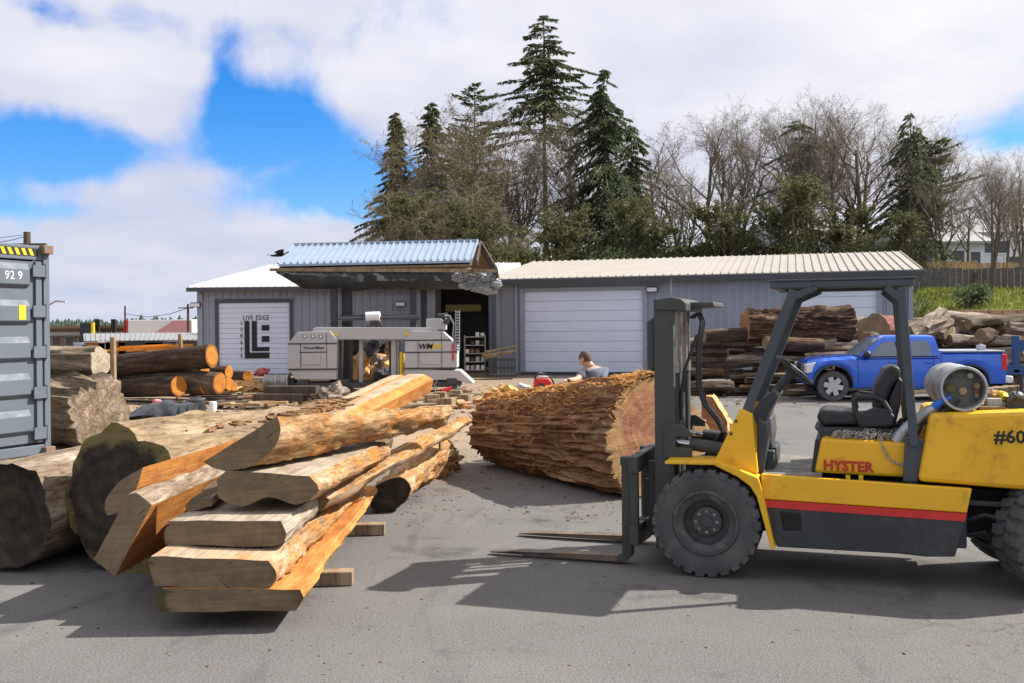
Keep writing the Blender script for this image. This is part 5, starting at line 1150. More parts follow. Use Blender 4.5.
# seat
se = fp('seat', [(817, 413), (824, 409.5), (845, 411), (858, 413), (862, 425), (824, 426), (817, 421)], .24, -.24, 'vinyl', bevel=.03)
fp('seat_base', [(814, 427), (880, 428), (906, 431), (906, 438), (822, 437)], .26, -.26, 'fk_dark', bevel=.008)
fp('backrest', [(872, 399), (875, 384), (884, 369), (893, 365), (901, 368), (900, 376), (889, 392), (886, 403), (885, 420), (874, 420)], .23, -.23, 'vinyl', bevel=.03)
fp('back_shell', [(885, 420), (888, 401), (898, 377), (903, 380), (901, 404), (896, 424)], .2, -.2, 'vinyl', bevel=.02)
fp('hip_restraint', [(853, 412), (858, 425), (862, 428), (893, 427), (895, 417), (888, 409), (876, 407), (866, 411)], .28, .2, 'vinyl', bevel=.015)
MB().tube([F3(856, 416, .26), F3(854, 400, .26), F3(858, 396.5, .26), F3(876, 397.5, .26), F3(883, 401, .26), F3(890, 413, .26)], .022, 10).build('armrest', M['vinyl'], fk)
MB().tube([F3(856, 408, -.26), F3(854, 396, -.26), F3(860, 393, -.26), F3(876, 395, -.26), F3(886, 405, -.26)], .022, 10).build('armrest', M['vinyl'], fk)
for i in range(5): MB().blob(F3(880 + i * 6, 427 + (i % 2) * 5, .12 - i * .03), .06, 10, 8, .7, 4, i).build('seat_belt_clutter' if i == 0 else 'clutter', M['rubber'], fk)
# steering
w0 = F3(778, 357, -.02); w1 = F3(811, 383, -.02); wc = (w0 + w1) / 2; rad_ = (w1 - w0).length / 2; dd = (w1 - w0).normalized(); ax_ = Vector((dd.z, 0, -dd.x)); ax_ = ax_ if ax_.z < 0 else -ax_
ring = MB(); ring.lathe([(rad_ + .014 * math.cos(a_), .014 * math.sin(a_)) for a_ in [k * math.pi / 4 for k in range(8)]], wc, ax_, 40, closed=True)
sw = ring.build('steering_wheel', M['rubber'], fk)
sp_ = MB()
for k_ in range(3):
    a_ = k_ * 2.094 + .4; v_ = dd * math.cos(a_) + Vector((0, 1, 0)) * math.sin(a_); sp_.beam(wc + ax_ * .04, wc + v_ * rad_, .025, .012, ax_)
sp_.cyl(wc - ax_ * .01, wc + ax_ * .06, .04); sp_.build('spoke', M['fk_dark'], sw)
MB().tube([wc + ax_ * .03, F3(775, 392, -.02), F3(766, 407, -.02)], .035, 12).build('steering_column', M['fk_dark'], fk)
fp('dashboard', [(752, 411), (762, 398), (774, 390), (778, 396), (768, 414), (765, 430), (758, 430)], .3, -.36, 'fk_dark', bevel=.015)
fp('cowl', [(757, 418), (766, 424), (768, 440), (763, 474), (757, 474)], .46, -.46, 'fk_dark', bevel=.01)
for yy in (.2, -.1): MB().tube([F3(764, 428, yy), F3(769, 440, yy), F3(772, 452, yy)], .018, 8).box(F3(773, 453, yy), (.05, .07, .09)).build('pedal', M['rubber'], fk)
MB().tube([F3(773, 395, .12), F3(765, 380, .13), F3(764, 376, .13)], .009, 6).blob(F3(764, 375, .13), .02).build('control_lever', M['rubber'], fk)
# fuel tank on the counterweight
tcx, tcz = FK(963, 388.5, .42)
tr_ = .160; TAX = (.10, -1, 0); M['tank_head'] = mat('grimy_tank_head', (.13, .14, .125), .6, var=.2, dirt=(.22, .19, .13), damt=.42, dscale=9)
tk = MB().lathe([(.0, .74), (tr_ * .5, .73), (tr_ * .85, .70), (tr_, .62), (tr_, .56), (tr_ * 1.03, .55), (tr_ * 1.03, .52), (tr_, .51), (tr_, .32), (tr_ * 1.03, .31), (tr_ * 1.03, .28), (tr_, .27), (tr_, .12), (tr_ * .97, .07), (tr_ * .8, .065), (0, .05)], (tcx, .42, tcz), TAX, 48)
tko = tk.build('fuel_tank', M['alu'], fk, smooth=30)
MB().lathe([(tr_ * 1.0, .10), (tr_ * 1.01, -.03), (tr_ * .99, -.045), (tr_ * .90, -.045), (tr_ * .87, -.03), (tr_ * .86, .08)], (tcx, .42, tcz), TAX, 48).build('collar', M['alu'], tko, smooth=30)
MB().lathe([(0, .04), (tr_ * .86, .05), (tr_ * .86, .07), (0, .07)], (tcx, .42, tcz), TAX, 40).build('tank_head', M['tank_head'], tko)
for (ax, az, r_, l_, mt) in ((.08, .0, .03, .03, 'hoist'), (.0, -.02, .027, .04, 'sawn_pale'), (-.09, .02, .02, .05, 'timber'), (-.09, -.05, .016, .05, 'fork'), (-.05, .09, .02, .04, 'steel'), (.06, .1, .02, .03, 'fork')):
    MB().cyl((tcx + ax, .37, tcz + az), (tcx + ax, .37 + l_, tcz + az), r_, n=16).build('valve', M[mt], tko)
MB().box((tcx - .09, .39, tcz - .01), (.025, .02, .10)).build('valve_handle', M['rust'], tko)
for yy in (.3, -.1):
    MB().prism([(tcx - .17, tcz - .2), (tcx + .17, tcz - .2), (tcx + .15, tcz - .12), (tcx + .08, tcz - .17), (tcx - .08, tcz - .17), (tcx - .15, tcz - .12)], yy - .03, yy + .03).build('tank_cradle', M['fk_dark'], fk, bevel=.004, smooth=0)
MB().tube([F3(896, 441, .36), F3(908, 428, .38), F3(924, 414, .4), F3(938, 405, .41)], [.05, .048, .036, .03], 12).build('exhaust_wrap', M['alu'], fk)
MB().tube([F3(934, 407, .41), F3(944, 400, .43), F3(951, 397, .44)], [.032, .024, .012], 10).build('blue_tape', mat('blue_tape', (.02, .16, .62), .4), fk)
MB().tube([F3(915, 440, .4), F3(922, 425, .42), F3(938, 413, .43), F3(952, 407, .44), F3(960, 400, .44)], .012, 8).build('fuel_hose', M['rubber'], fk)
# things lying on the forklift
q0 = FM @ F3(892, 438, .3)
cm = MB(); random.seed(6)
def link(mb, c, d, up_):
    d = d.normalized(); u = (up_ - d * up_.dot(d)).normalized(); pts = [c + d * math.cos(a_) * .019 + u * math.sin(a_) * .011 for a_ in [k * math.pi / 4 for k in range(8)]]
    mb.tube(pts + [pts[0]], .0034, 5, caps=False)
path = [F3(880.5, 438, .428), F3(883, 447, .432), F3(888, 457, .432), F3(895, 463.5, .432), F3(900, 465, .432), F3(906, 461, .432), F3(911, 452, .432), F3(912.5, 443, .428)]
acc_ = 0; k_ = 0
for i in range(len(path) - 1):
    L = (path[i + 1] - path[i]).length; n_ = max(1, round(L / .029))
    for j in range(n_):
        link(cm, path[i].lerp(path[i + 1], (j + .5) / n_), path[i + 1] - path[i], Vector((0, 1, 0)) if k_ % 2 else Vector((1, 0, .3))); k_ += 1
hz_ = FK(865, 440.5, .42)[1]
for i in range(330):
    xx = random.uniform(FK(832, 440, .3)[0], FK(913, 440, .3)[0]); yy = random.uniform(.1, .41) if random.random() < .8 else random.uniform(-.2, .41)
    zz_ = hz_ + .008 + random.uniform(0, .055) * (.5 + .5 * fbm((xx * 9, yy * 9, 1), 2) + .4)
    link(cm, Vector((xx, yy, zz_)), Vector((random.gauss(0, 1), random.gauss(0, 1), random.gauss(0, .4))), Vector((random.gauss(0, 1), random.gauss(0, 1), 1)))
cm.v = [FM @ v for v in cm.v]
M['galv'] = mat('galvanised_chain', (.5, .47, .4), .4, metal=.6, var=.25)
tag(cm.build('chain', M['galv'], origin=q0), 'long galvanised chain heaped on the forklift hood, one loop hanging down', 'chain')
def on_fk(name, pts, c, c1, mt, label, cat, bevel=.006):
    mb = MB().prism(fpoly(pts, c), c, c1); mb.v = [FM @ v for v in mb.v]; o = sum(mb.v, Vector()) / len(mb.v); tag(mb.build(name, M[mt], origin=o, bevel=bevel, smooth=0), label, cat)
on_fk('wood_block', [(979, 406.5), (1006, 407), (1007, 411.6), (979, 411.8)], .4, .15, 'timber', 'short flat wood block on the yellow counterweight beside the tank', 'wood block')
on_fk('carton', [(987, 398.5), (1002, 398.5), (1002, 407), (987, 407)], .32, .12, 'mill', 'small white carton on the wood block behind the tank', 'carton')
for i, (x, y, mt, lab) in enumerate(((1002, 396, 'yellow', 'yellow crumpled wrapper beside the small white carton'), (992, 394.5, 'sawn_pale', 'pale crumpled paper on top of the small white carton'))):
    mb = MB().blob(F3(x, y, .2), (.045, .05, .035), 12, 8, .6, 4, i); mb.v = [FM @ v for v in mb.v]; tag(mb.build('wrapper', M[mt], origin=sum(mb.v, Vector()) / len(mb.v)), lab, 'wrapper')
mb = MB().prism(fpoly([(1009, 400), (1040, 398), (1042, 410.5), (1008, 411)], .35), .35, .0).tube([F3(1008, 402, .36), F3(1015, 396, .36), F3(1024, 399, .36), F3(1032, 392, .3)], .015, 8).blob(F3(1016, 399, .3), .06, 12, 9, .5, 4, 2).blob(F3(1030, 399, .25), .07, 12, 9, .5, 4, 5)
mb.v = [FM @ v for v in mb.v]; tag(mb.build('engine_part', M['fk_dark'], origin=sum(mb.v, Vector()) / len(mb.v), bevel=.008), 'black engine part at the right end of the counterweight', 'engine part')
# ------------------------------------------------------------- blue pickup
M['car_glass'] = glass('car_window', (.15, .19, .23), .06); PT = R(-6)
w_ = G(833.7, 401.5); pO = Vector((w_.x, w_.y, 0)) + Vector((-math.sin(PT), math.cos(PT), 0)) * .9
PM = Matrix.Translation(pO) @ Matrix.Rotation(math.pi + PT, 4, 'Z'); PMI = PM.inverted()
def PK(px, py, c=.9): return ray_local(PMI, px, py, c)
pk = thing('pickup_truck', 'bright blue crew cab pickup parked in front of the log stacks', 'pickup truck', mat=PM)
x0, _ = PK(833.7, 387)
wr = .37; wb = 3.2
def arc(cx, r, z, a0, a1, n=10): return [(cx + math.cos(R(a0 + (a1 - a0) * i / n)) * r, z + math.sin(R(a0 + (a1 - a0) * i / n)) * r) for i in range(n + 1)]
top = [PK(x, y) for x, y in ((808, 365), (811, 361.6), (823, 358.6), (852, 356.0))]
zb = PK(900, 357)[1]; zs = PK(880, 389.5)[1]; tailx = PK(1006.5, 365)[0]; zt = PK(990, 352)[1]
nose = PK(807.5, 374)
body = [(nose[0], .42), (nose[0] + .02, .55), (nose[0], nose[1])] + top + [(PK(857, 356.5)[0], zb), (PK(939, 356)[0], zb), (PK(941, 353)[0], zt), (tailx + .04, zt), (tailx, zt - .06), (tailx, .5), (tailx + .1, .42)]
body = [(a, b) for a, b in body]
rear = arc(x0 - wb, .47, wr + .03, 180, 0)
front = arc(x0, .47, wr + .03, 180, 0)
body += [(x0 - wb - .47, .40)] + rear + [(x0 - wb + .47, zs), (x0 - .47, zs)] + front + [(x0 + .47, .36)]
up_pts = sorted([(nose[0], nose[1] - .12), (nose[0] - .01, nose[1])] + top + [(PK(857, 356.5)[0], zb), (PK(939, 356)[0], zb), (PK(941, 353)[0], zt), (tailx + .04, zt), (tailx, zt - .05)])
def zup(x):
    if x <= up_pts[0][0]: return up_pts[0][1]
    for (xa, za), (xb, zc_) in zip(up_pts, up_pts[1:]):
        if x <= xb: return za + (zc_ - za) * (x - xa) / max(1e-6, xb - xa)
    return up_pts[-1][1]
def zlo(x):
    z = zs if x0 - wb + .47 < x < x0 - .47 else .42
    for c_ in (x0, x0 - wb):
        if abs(x - c_) < .47: z = max(z, wr + .03 + math.sqrt(.47 ** 2 - (x - c_) ** 2))
    return z
def ysc(x):
    t = max(0, x - (nose[0] - .45)) / .45; u = max(0, (tailx + .2) - x) / .2
    return 1 - .13 * t ** 2.2 - .04 * u ** 2
def section(x, off=0.0):
    lo, hi = zlo(x), zup(x); k = ysc(x); h = hi - lo
    pts = [(.84, lo), (.885, lo + min(.10, h * .2))] + ([(.915, (lo + hi) / 2 - .02)] if h > .25 else [(.905, (lo + hi) / 2)]) + [(.90, hi - .16 if h > .4 else hi - h * .3), (.875, hi - .06 if h > .2 else hi - h * .12), (.80, hi), (.4, hi + .025)]
    return [Vector((x, (y + off) * k, z)) for y, z in pts]
xs_ = sorted(set([round(tailx + i * .06, 4) for i in range(int((nose[0] - tailx) / .06))] + [nose[0] - .001, x0 + .4699, x0 - .4699, x0 + .4701, x0 - .4701, x0 - wb + .4699, x0 - wb - .4699, x0 - wb + .4701, x0 - wb - .4701] + [p_[0] for p_ in up_pts] + [tailx + .001]))
rs = []
for x in xs_:
    h_ = section(x); rs.append(h_ + [Vector((v.x, -v.y, v.z)) for v in h_[::-1]])
bo_ = MB().rings(rs).build('body', M['blue_paint'], pk, smooth=28)
MB().box((x0 - wb / 2 - .1, 0, .52), (wb + 1.1, 1.5, .34)).build('underbody', M['black'], pk)
# cab
cb0, cb1 = PK(858, 357, .87)[0], PK(941, 356, .87)[0]; ct0, ct1 = PK(884, 337.5, .7)[0], PK(934, 336.5, .7)[0]; zr = PK(905, 336)[1] + .02
def cab_y(z): return .87 - (z - zb) / (zr - zb) * .19
def cab_x(z, f): 
    t = (z - zb) / (zr - zb); return (cb0 + (ct0 - cb0) * t ** 1.0) if f else (cb1 + (ct1 - cb1) * t)
rings = []
for t in (0, .5, .88, .97, 1.0):
    z = zb - .03 + (zr - zb + .03) * t; s_ = {0: 0, .5: 0, .88: 0, .97: .05, 1.0: .16}[t]
    y = cab_y(z) - s_ * .6; rings.append([Vector((cab_x(z, 1) - s_, y, z)), Vector((cab_x(z, 1) - s_ + .05, 0, z + .0)), Vector((cab_x(z, 1) - s_, -y, z)), Vector((cab_x(z, 0) + s_, -y, z)), Vector((cab_x(z, 0) + s_, y, z))])
cab = MB().rings(rings).build('cab', M['blue_paint'], pk, smooth=40)
def win(pts, name='window', o=.006):
    for sg in (1, -1):
        pp = []
        for x, y in pts:
            a, z = PK(x, y, .8); pp.append(Vector((a, sg * (cab_y(z) + o), z)))
        mb = MB(); mb.slab(pp, (0, -sg * .015, 0)); mb.build(name, M['car_glass'], pk, smooth=0)
win([(868, 357.5), (880, 344.5), (885, 342), (895.5, 341.5), (897, 357.5)]); win([(911, 341), (926.5, 340.5), (930, 346), (930.5, 356.5), (911.5, 357.2)]) ; win([(899.5, 341.3), (908.5, 341), (909, 357.2), (900.5, 357.4)])
ws = MB(); ws.slab([Vector((cab_x(zb + .03, 1) + .012 + .0, .78, zb + .03)), Vector((cab_x(zb + .03, 1) + .062, 0, zb + .03)), Vector((cab_x(zb + .03, 1) + .012, -.78, zb + .03)), Vector((cab_x(zr - .1, 1) + .012, -.66, zr - .1)), Vector((cab_x(zr - .1, 1) + .062, 0, zr - .1)), Vector((cab_x(zr - .1, 1) + .012, .66, zr - .1))], (.006, 0, .01)); ws.build('windshield', M['car_glass'], pk, smooth=0)
for px_, nm in ((897.8, 'door'), (941.3, 'gap')):
    a = PK(px_, 370)[0]; MB().tube(section(a)[:6], .007, 5).build('door_gap', M['black'], pk, smooth=0)
for px_ in (858, 934): a = PK(px_, 370)[0]; MB().tube(section(a)[1:6], .007, 5).build('door_gap', M['black'], pk, smooth=0)
MB().prism([PK(895.8, 341.5, .8), PK(899.3, 341.3, .8), PK(900.3, 357.6, .8), PK(897, 357.6, .8)], .75, .80).build('pillar', M['black'], pk, smooth=0)
MB().tube([Vector((PK(858, 357.8)[0], .885, zb + .012)), Vector((PK(938, 357.3)[0], .885, zb + .012))], .012, 6).build('window_trim', M['black'], pk)
MB().box((nose[0] - .02, 0, .56), (.12, 1.45, .2)).build('front_bumper', M['trim_dark'], pk, bevel=.03)
MB().box((nose[0] + .0, 0, .80), (.05, .5, .22)).box((nose[0] + .02, 0, .87), (.03, .9, .03)).build('chrome_grille_bar', M['chrome'], pk, bevel=.01)
for px_ in (893, 929): a, z = PK(px_, 362.5); MB().box((a, .918, z), (.2, .03, .05)).build('door_handle', M['blue_paint'], pk, bevel=.01)
a, z = PK(867, 354.5, .95); MB().blob((a, .98, z), (.09, .12, .1), 12, 8, 0).build('wing_mirror', M['rubber'], pk)
hl = MB().prism([PK(806.5, 364.5), PK(816, 362.5), PK(822, 365), PK(817, 371.5), PK(807, 373.5)], .85, .5).build('headlight', M['lamp_glass'], pk, bevel=.015)
MB().prism([PK(806.5, 364.5), PK(816, 362.5), PK(822, 365), PK(817, 371.5), PK(807, 373.5)], -.85, -.5).build('headlight', M['lamp_glass'], pk, bevel=.015)
MB().box((nose[0] + .005, 0, .82), (.03, 1.0, .2)).build('grille', M['trim_dark'], pk, bevel=.01)
for sg in (1, -1): MB().box((tailx + .05, sg * .87, PK(1003, 360)[1] - .05), (.12, .09, .38)).build('tail_light', M['red_lamp'], pk, bevel=.02)
MB().box((tailx - .08, 0, .52), (.18, 1.74, .17)).build('rear_bumper', M['lamp_glass'], pk, bevel=.03)
MB().box(((PK(942, 352)[0] + tailx) / 2, 0, zt + .015), (abs(PK(942, 352)[0] - tailx) - .04, 1.76, .04)).build('bed_cover', M['trim_grey'], pk, bevel=.01)
MB().box(((cb1 + x0 + .2) / 2, .85, zs + .01), (abs(cb1 - x0) - .8, .03, .06)).build('sill', M['trim_dark'], pk)
for sg in (1, -1):
    for cx_ in (x0, x0 - wb):
        y1 = sg * .87
        tb_ = MB().lathe([(.24, 0), (.27, .01), (.36, .012), (wr, -.03), (wr, -.2), (.36, -.235), (.25, -.235)], (cx_, y1, wr), (0, sg, 0), 36); wh = tb_.build('wheel', M['tyre'], pk)
        MB().lathe([(.255, -.005), (.25, .012), (.235, .012), (.225, -.02), (.2, -.07), (.001, -.08)], (cx_, y1, wr), (0, sg, 0), 36).build('rim', M['trim_dark'], wh)
        sp_ = MB()
        for i in range(6):
            a_ = i * math.pi / 3 + .2; v_ = Vector((math.cos(a_), 0, math.sin(a_))); sp_.beam(Vector((cx_, y1 - sg * .01, wr)) + v_ * .04, Vector((cx_, y1 - sg * .004, wr)) + v_ * .235, .125, .03, (0, 1, 0))
        sp_.cyl((cx_, y1 - sg * .03, wr), (cx_, y1 + sg * .012, wr), .07, n=18); sp_.build('alloy_spoke', M['wheel_alloy'], wh, bevel=.006)
        wa = MB(); pts = arc(cx_, .475, wr + .03, 175, 5, 14); wa.tube([Vector((x, sg * .88, z)) for x, z in pts], .022, 6); wa.build('wheel_arch', M['trim_dark'], pk)
# small white box on the bed cover
qq = PM @ Vector((PK(990, 350)[0], .3, zt + .095)); tag(MB().box(qq, (.15, .2, .12)).box(qq + UP * .07, (.08, .1, .03)).build('box', M['mill'], origin=qq - UP * .06, bevel=.01), 'small pale box standing on the pickup bed cover', 'box')
# blue trailer nose behind the truck
q = G(1018, 397); tn = thing('utility_trailer', 'dark blue trailer frame just behind the pickup tail', 'trailer', (q.x, q.y, 0))
MB().beam((q.x - .5, q.y + .3, .62), (q.x + 2.6, q.y + .3, .62), .12, .14).beam((q.x - .1, q.y + .3, .74), (q.x + 2.6, q.y + .3, .74), .1, .12).beam((q.x + .1, q.y + .3, .6), (q.x + .1, q.y + .3, 1.55), .16, .12).beam((q.x + .1, q.y + .3, 1.3), (q.x + .6, q.y + .3, 1.3), .1, .3).build('frame', M['navy'] if 'navy' in M else mat('navy_paint', (.02, .07, .18), .5, dirt=(.1, .1, .12)), tn, world=True, bevel=.01)
MB().cyl((q.x + .25, q.y + .3, 0.03), (q.x + .25, q.y + .3, .6), .05).cyl((q.x + .25, q.y + .3, 0), (q.x + .25, q.y + .3, .03), .12).build('jack', M['mill_dark'], tn, world=True)
wt = MB().lathe([(.2, .1), (.36, .1), (.38, .05), (.38, -.08), (.2, -.1)], (q.x + 1.9, q.y, .38), (0, 1, 0), 28); wt.build('wheel', M['tyre'], tn, world=True)
random.seed(4)
for i in range(6):
    x = 968 + i * 9; q = G(x, 398 - i); tag(MB().box(q + UP * .1, (random.uniform(.3, .6), .3, .2), (0, 0, random.uniform(-.5, .5))).build('timber_block', M['timber'], origin=q, bevel=.01), 'short timber block on the ground below the pickup tail', 'block', 'timber blocks below the pickup tail')
# ------------------------------------------------------------- trees
def bare_tree(seed, h=18, spread=.55, trunks=1, twig=1.0, droop=0, low=.3, lean=.0, buds=0):
    rr = random.Random(seed); tm, cm_ = MB(), MB()
    UPV = Vector((0, 0, 1))
    def perp(d):
        v = Vector((rr.gauss(0, 1), rr.gauss(0, 1), rr.gauss(0, 1))); v -= d * v.dot(d); return v.normalized()
    def branch(p, d, L, r, lvl):
        ns = {0: 8, 1: 6, 2: 5, 3: 3, 4: 2}[lvl]; pts = [p]; rs = [r]; dd = d.copy()
        wob = {0: .10, 1: .24, 2: .28, 3: .3, 4: .3}[lvl]
        for i in range(ns):
            dd = (dd + Vector((rr.gauss(0, wob), rr.gauss(0, wob), rr.gauss(0, wob * .6))) * .8 + UPV * (.10 if lvl in (1, 2) else .03 - droop * (lvl > 2))).normalized()
            pts.append(pts[-1] + dd * L / ns); rs.append(r * (1 - .72 * (i + 1) / ns) if lvl else r * (1 - .62 * (i + 1) / ns))
        (tm if lvl < 2 else cm_).tube(pts, rs, {0: 8, 1: 5, 2: 4, 3: 3, 4: 3}[lvl], caps=False)
        if lvl == 4: return
        nch = {0: rr.randint(9, 12), 1: rr.randint(6, 7), 2: 6, 3: int(5 * twig)}[lvl]
        t0 = {0: low, 1: .25, 2: .2, 3: .15}[lvl]
        for k in range(nch):
            t = t0 + (1 - t0) * (k + rr.random()) / nch; f = t * ns; i = min(ns - 1, int(f)); q = pts[i].lerp(pts[i + 1], f - i)
            ax = (pts[i + 1] - pts[i]).normalized(); an = {0: rr.uniform(.35, .9), 1: rr.uniform(.4, .95), 2: rr.uniform(.45, 1.0), 3: rr.uniform(.5, 1.1)}[lvl] * (.7 + spread * .6)
            nd = (ax * math.cos(an) + perp(ax) * math.sin(an)).normalized()
            l2 = L * {0: .56, 1: .58, 2: .5, 3: .5}[lvl] * (1.15 - .5 * t) * rr.uniform(.75, 1.25)
            branch(q, nd, l2, max(.013, rs[i] * {0: .55, 1: .6, 2: .6, 3: .6}[lvl]), lvl + 1)
    for k in range(trunks):
        a = rr.uniform(0, 6.28); l = (.05 if trunks == 1 else .22) + lean
        branch(Vector((math.cos(a) * .2 * (trunks > 1), math.sin(a) * .2 * (trunks > 1), -.3)), Vector((math.cos(a) * l, math.sin(a) * l, 1)).normalized(), h * rr.uniform(.88, 1.0), h * .018, 0)
    if buds:
        nf = len(cm_.f)
        for _ in range(buds):
            f = cm_.f[rr.randint(nf // 4, nf - 1)]; p = cm_.v[f[0]].lerp(cm_.v[f[-1]], rr.random())
            leafquad(cm_, p, Vector((rr.gauss(0, 1), rr.gauss(0, 1), rr.gauss(0, .7))).normalized(), rr.uniform(.1, .22), .08, rr, 0)
    return tm, cm_
def leafquad(mb, p, d, l, w, rr, mi=0):
    s = Vector((rr.gauss(0, 1), rr.gauss(0, 1), rr.gauss(0, .6))); s = s - d * s.dot(d); s = s.normalized() * w / 2
    mb.add([p - s * .5, p + d * l * .5 - s, p + d * l, p + d * l * .5 + s, p + s * .5], [(0, 1, 2, 3, 4)], mi)
def conifer(seed, h=22, rbase=4, crown0=.1, power=.9, dens=1.0, droop=.3, gap=0.0, irregular=.25, lean=0, leaf=.42, tipup=0, top_pt=1.0):
    rr = random.Random(seed); tm, cm_ = MB(), MB()
    pts = []; n = 14
    for i in range(n + 1): t = i / n; pts.append(Vector((.15 * fbm((t * 3, seed, 0), 2) + lean * t * h, .15 * fbm((t * 3, seed, 5), 2), t * h - .3 * (i == 0))))
    tm.tube(pts, [h * .0125 * (1 - .93 * i / n) + .015 for i in range(n + 1)], 9, caps=False)
    nb = int(h * 8 * dens)
    secs = [rr.uniform(1 - irregular, 1 + irregular) for _ in range(40)]
    for k in range(nb):
        t = crown0 + (1 - crown0) * ((k + rr.random()) / nb) ** 1.0
        if gap and fbm((t * 9, seed, 3), 2) > .35 - gap and rr.random() < .6: continue
        f = t * n; i = min(n - 1, int(f)); q = pts[i].lerp(pts[i + 1], f - i)
        prof = ((1 - t) / (1 - crown0)) ** power
        L = rbase * prof * secs[int(t * 39)] * rr.uniform(.55, 1.15) + .25
        a = rr.uniform(0, 6.28); el = .25 - droop * rr.uniform(.6, 1.6)
        d = Vector((math.cos(a), math.sin(a), el)).normalized(); bp = [q]; m_ = 5
        for s in range(m_):
            d = (d + Vector((rr.gauss(0, .08), rr.gauss(0, .08), -.05 * droop * 3 + tipup * (s > 2)))).normalized(); bp.append(bp[-1] + d * L / m_)
        tm.tube(bp, [max(.012, .02 + L * .008 * (1 - s / m_)) for s in range(m_ + 1)], 3, caps=False)
        nl = int(L * 14 * (1.2 if t > .8 else 1)) + 4
        for s in range(nl):
            u = ((s + rr.random()) / nl) ** .75; f2 = u * m_; j = min(m_ - 1, int(f2)); p = bp[j].lerp(bp[j + 1], f2 - j); ax = (bp[j + 1] - bp[j]).normalized()
            side = Vector((-ax.y, ax.x, 0)).normalized() * rr.choice((-1, 1))
            w_ = min(.45 * L * (1.05 - u) + .12, 1.0)
            dd = (ax * .6 + side * rr.uniform(.3, 1.1) + Vector((0, 0, -droop * rr.uniform(.2, 1.4)))).normalized()
            pp = p + side * w_ * rr.random() * .5
            leafquad(cm_, pp, dd, leaf * rr.uniform(.6, 1.3), leaf * .36, rr); 
            if rr.random() < .55: leafquad(cm_, pp, (dd + Vector((0, 0, -.9))).normalized(), leaf * rr.uniform(.5, 1.0), leaf * .3, rr)
    return tm, cm_
HT = {}
def put_tree(name, meshes, mats, px, D, ytop, label, cat, h0, rz=0, group=None, wx=1.0, extra=None):
    if isinstance(meshes, tuple): zs_ = sorted(v.z for v in meshes[1].v); h0 = zs_[int(len(zs_) * (.975 if 'bare' in name else .998))]; HT['last'] = h0
    X = P(px, 240, D).x; z0 = H(X, D); zt = P(px, ytop, D).z; s = (zt - z0) / h0
    m = Matrix.Translation((X, D, z0)) @ Matrix.Rotation(rz, 4, 'Z')
    if isinstance(meshes, tuple):
        r = thing(name, label, cat, (X, D, z0), rz, group)
        for nm, mb, mt in zip(('trunk', 'crown'), meshes, mats): mb.build(nm, mt, r, smooth=60 if nm == 'trunk' else 0)
    else: r = dup(meshes, (X, D, z0), rz, label)
    wx *= 1.22 if 'bare' in name else 1.05
    r.scale = (s * wx, s * wx, s)
    if group: r['group'] = group
    elif 'group' in r.keys(): del r['group']
    return r
GT = 'trees behind the workshops'
BT = [bare_tree(11, 20, .6, low=.4), bare_tree(12, 20, .45, 2, low=.38), bare_tree(13, 20, .65, 3, low=.42), bare_tree(14, 20, .75, 2, low=.25, twig=1.4)]
protos = []
def bt(i, px, D, ytop, label, rz=0, wx=1.0, mats=None):
    mats = mats or (M['branch'], M['twig'])
    if len(protos) <= i: protos.append(None)
    while len(protos) <= i: protos.append(None)
    if protos[i] is None: o = put_tree('bare_tree', BT[i], mats, px, D, ytop, label, 'tree', 20, rz, GT, wx); protos[i] = o; HT[i] = HT['last']
    else:
        o = put_tree('bare_tree', protos[i], None, px, D, ytop, label, 'tree', HT[i], rz, GT, wx)
    return o
# evergreens: each its own shape
put_tree('spruce_tree', conifer(1, 20, 5.2, .02, .85, 1.7, .45, .0, .35, leaf=.5), (M['branch'], M['fir']), 396, 78, 116, 'dark pointed spruce at the left edge of the tree line', 'tree', 20)
put_tree('spruce_tree', conifer(2, 20, 4.0, .35, .8, 1.1, .3, .0, .4), (M['branch'], M['fir']), 432, 92, 104, 'spruce whose narrow tip rises just right of the leftmost spruce', 'tree', 20)
put_tree('spruce_tree', conifer(3, 20, 4.0, .4, .55, .6, .05, .2, .5, tipup=.06), (M['branch'], M['fir']), 476, 90, 84, 'thin open-branched evergreen tip above the brown budding trees', 'tree', 20)
put_tree('fir_tree', conifer(4, 26, 5.4, .56, .65, .85, .3, .3, .55, leaf=.42), (M['branch'], M['fir']), 546, 82, 17, 'tallest fir, long level branches high on a bare trunk', 'tree', 26)
put_tree('cedar_tree', conifer(5, 22, 8.5, .0, .8, 2.4, .5, .25, .55, leaf=.42), (M['branch'], M['cedar']), 606, 72, 74, 'broad dense dark evergreen right of the tallest fir', 'tree', 22)
put_tree('cedar_tree', conifer(15, 18, 5.6, .0, .5, 1.5, .5, .25, .5, leaf=.42), (M['branch'], M['cedar']), 632, 76, 128, 'shorter evergreen leaning against the right flank of the broad one', 'tree', 18)
put_tree('fir_tree', conifer(6, 18, 3.6, .0, .3, .8, .35, .35, .6, leaf=.5), (M['branch'], M['cedar']), 800, 70, 122, 'ivy-clad narrow evergreen among bare trees above the roof middle', 'tree', 18)
put_tree('cedar_tree', conifer(7, 19, 6.4, .12, .4, 1.0, .6, .35, .6, leaf=.45), (M['branch'], M['cedar']), 912, 66, 116, 'drooping dark evergreen at the right of the tree line', 'tree', 19)
put_tree('fir_tree', conifer(8, 16, 4.6, .45, .35, .6, .0, .25, .5, leaf=.5, tipup=.05), (M['branch'], M['fir']), 936, 68, 140, 'evergreen with outstretched boughs right of the drooping one', 'tree', 16)
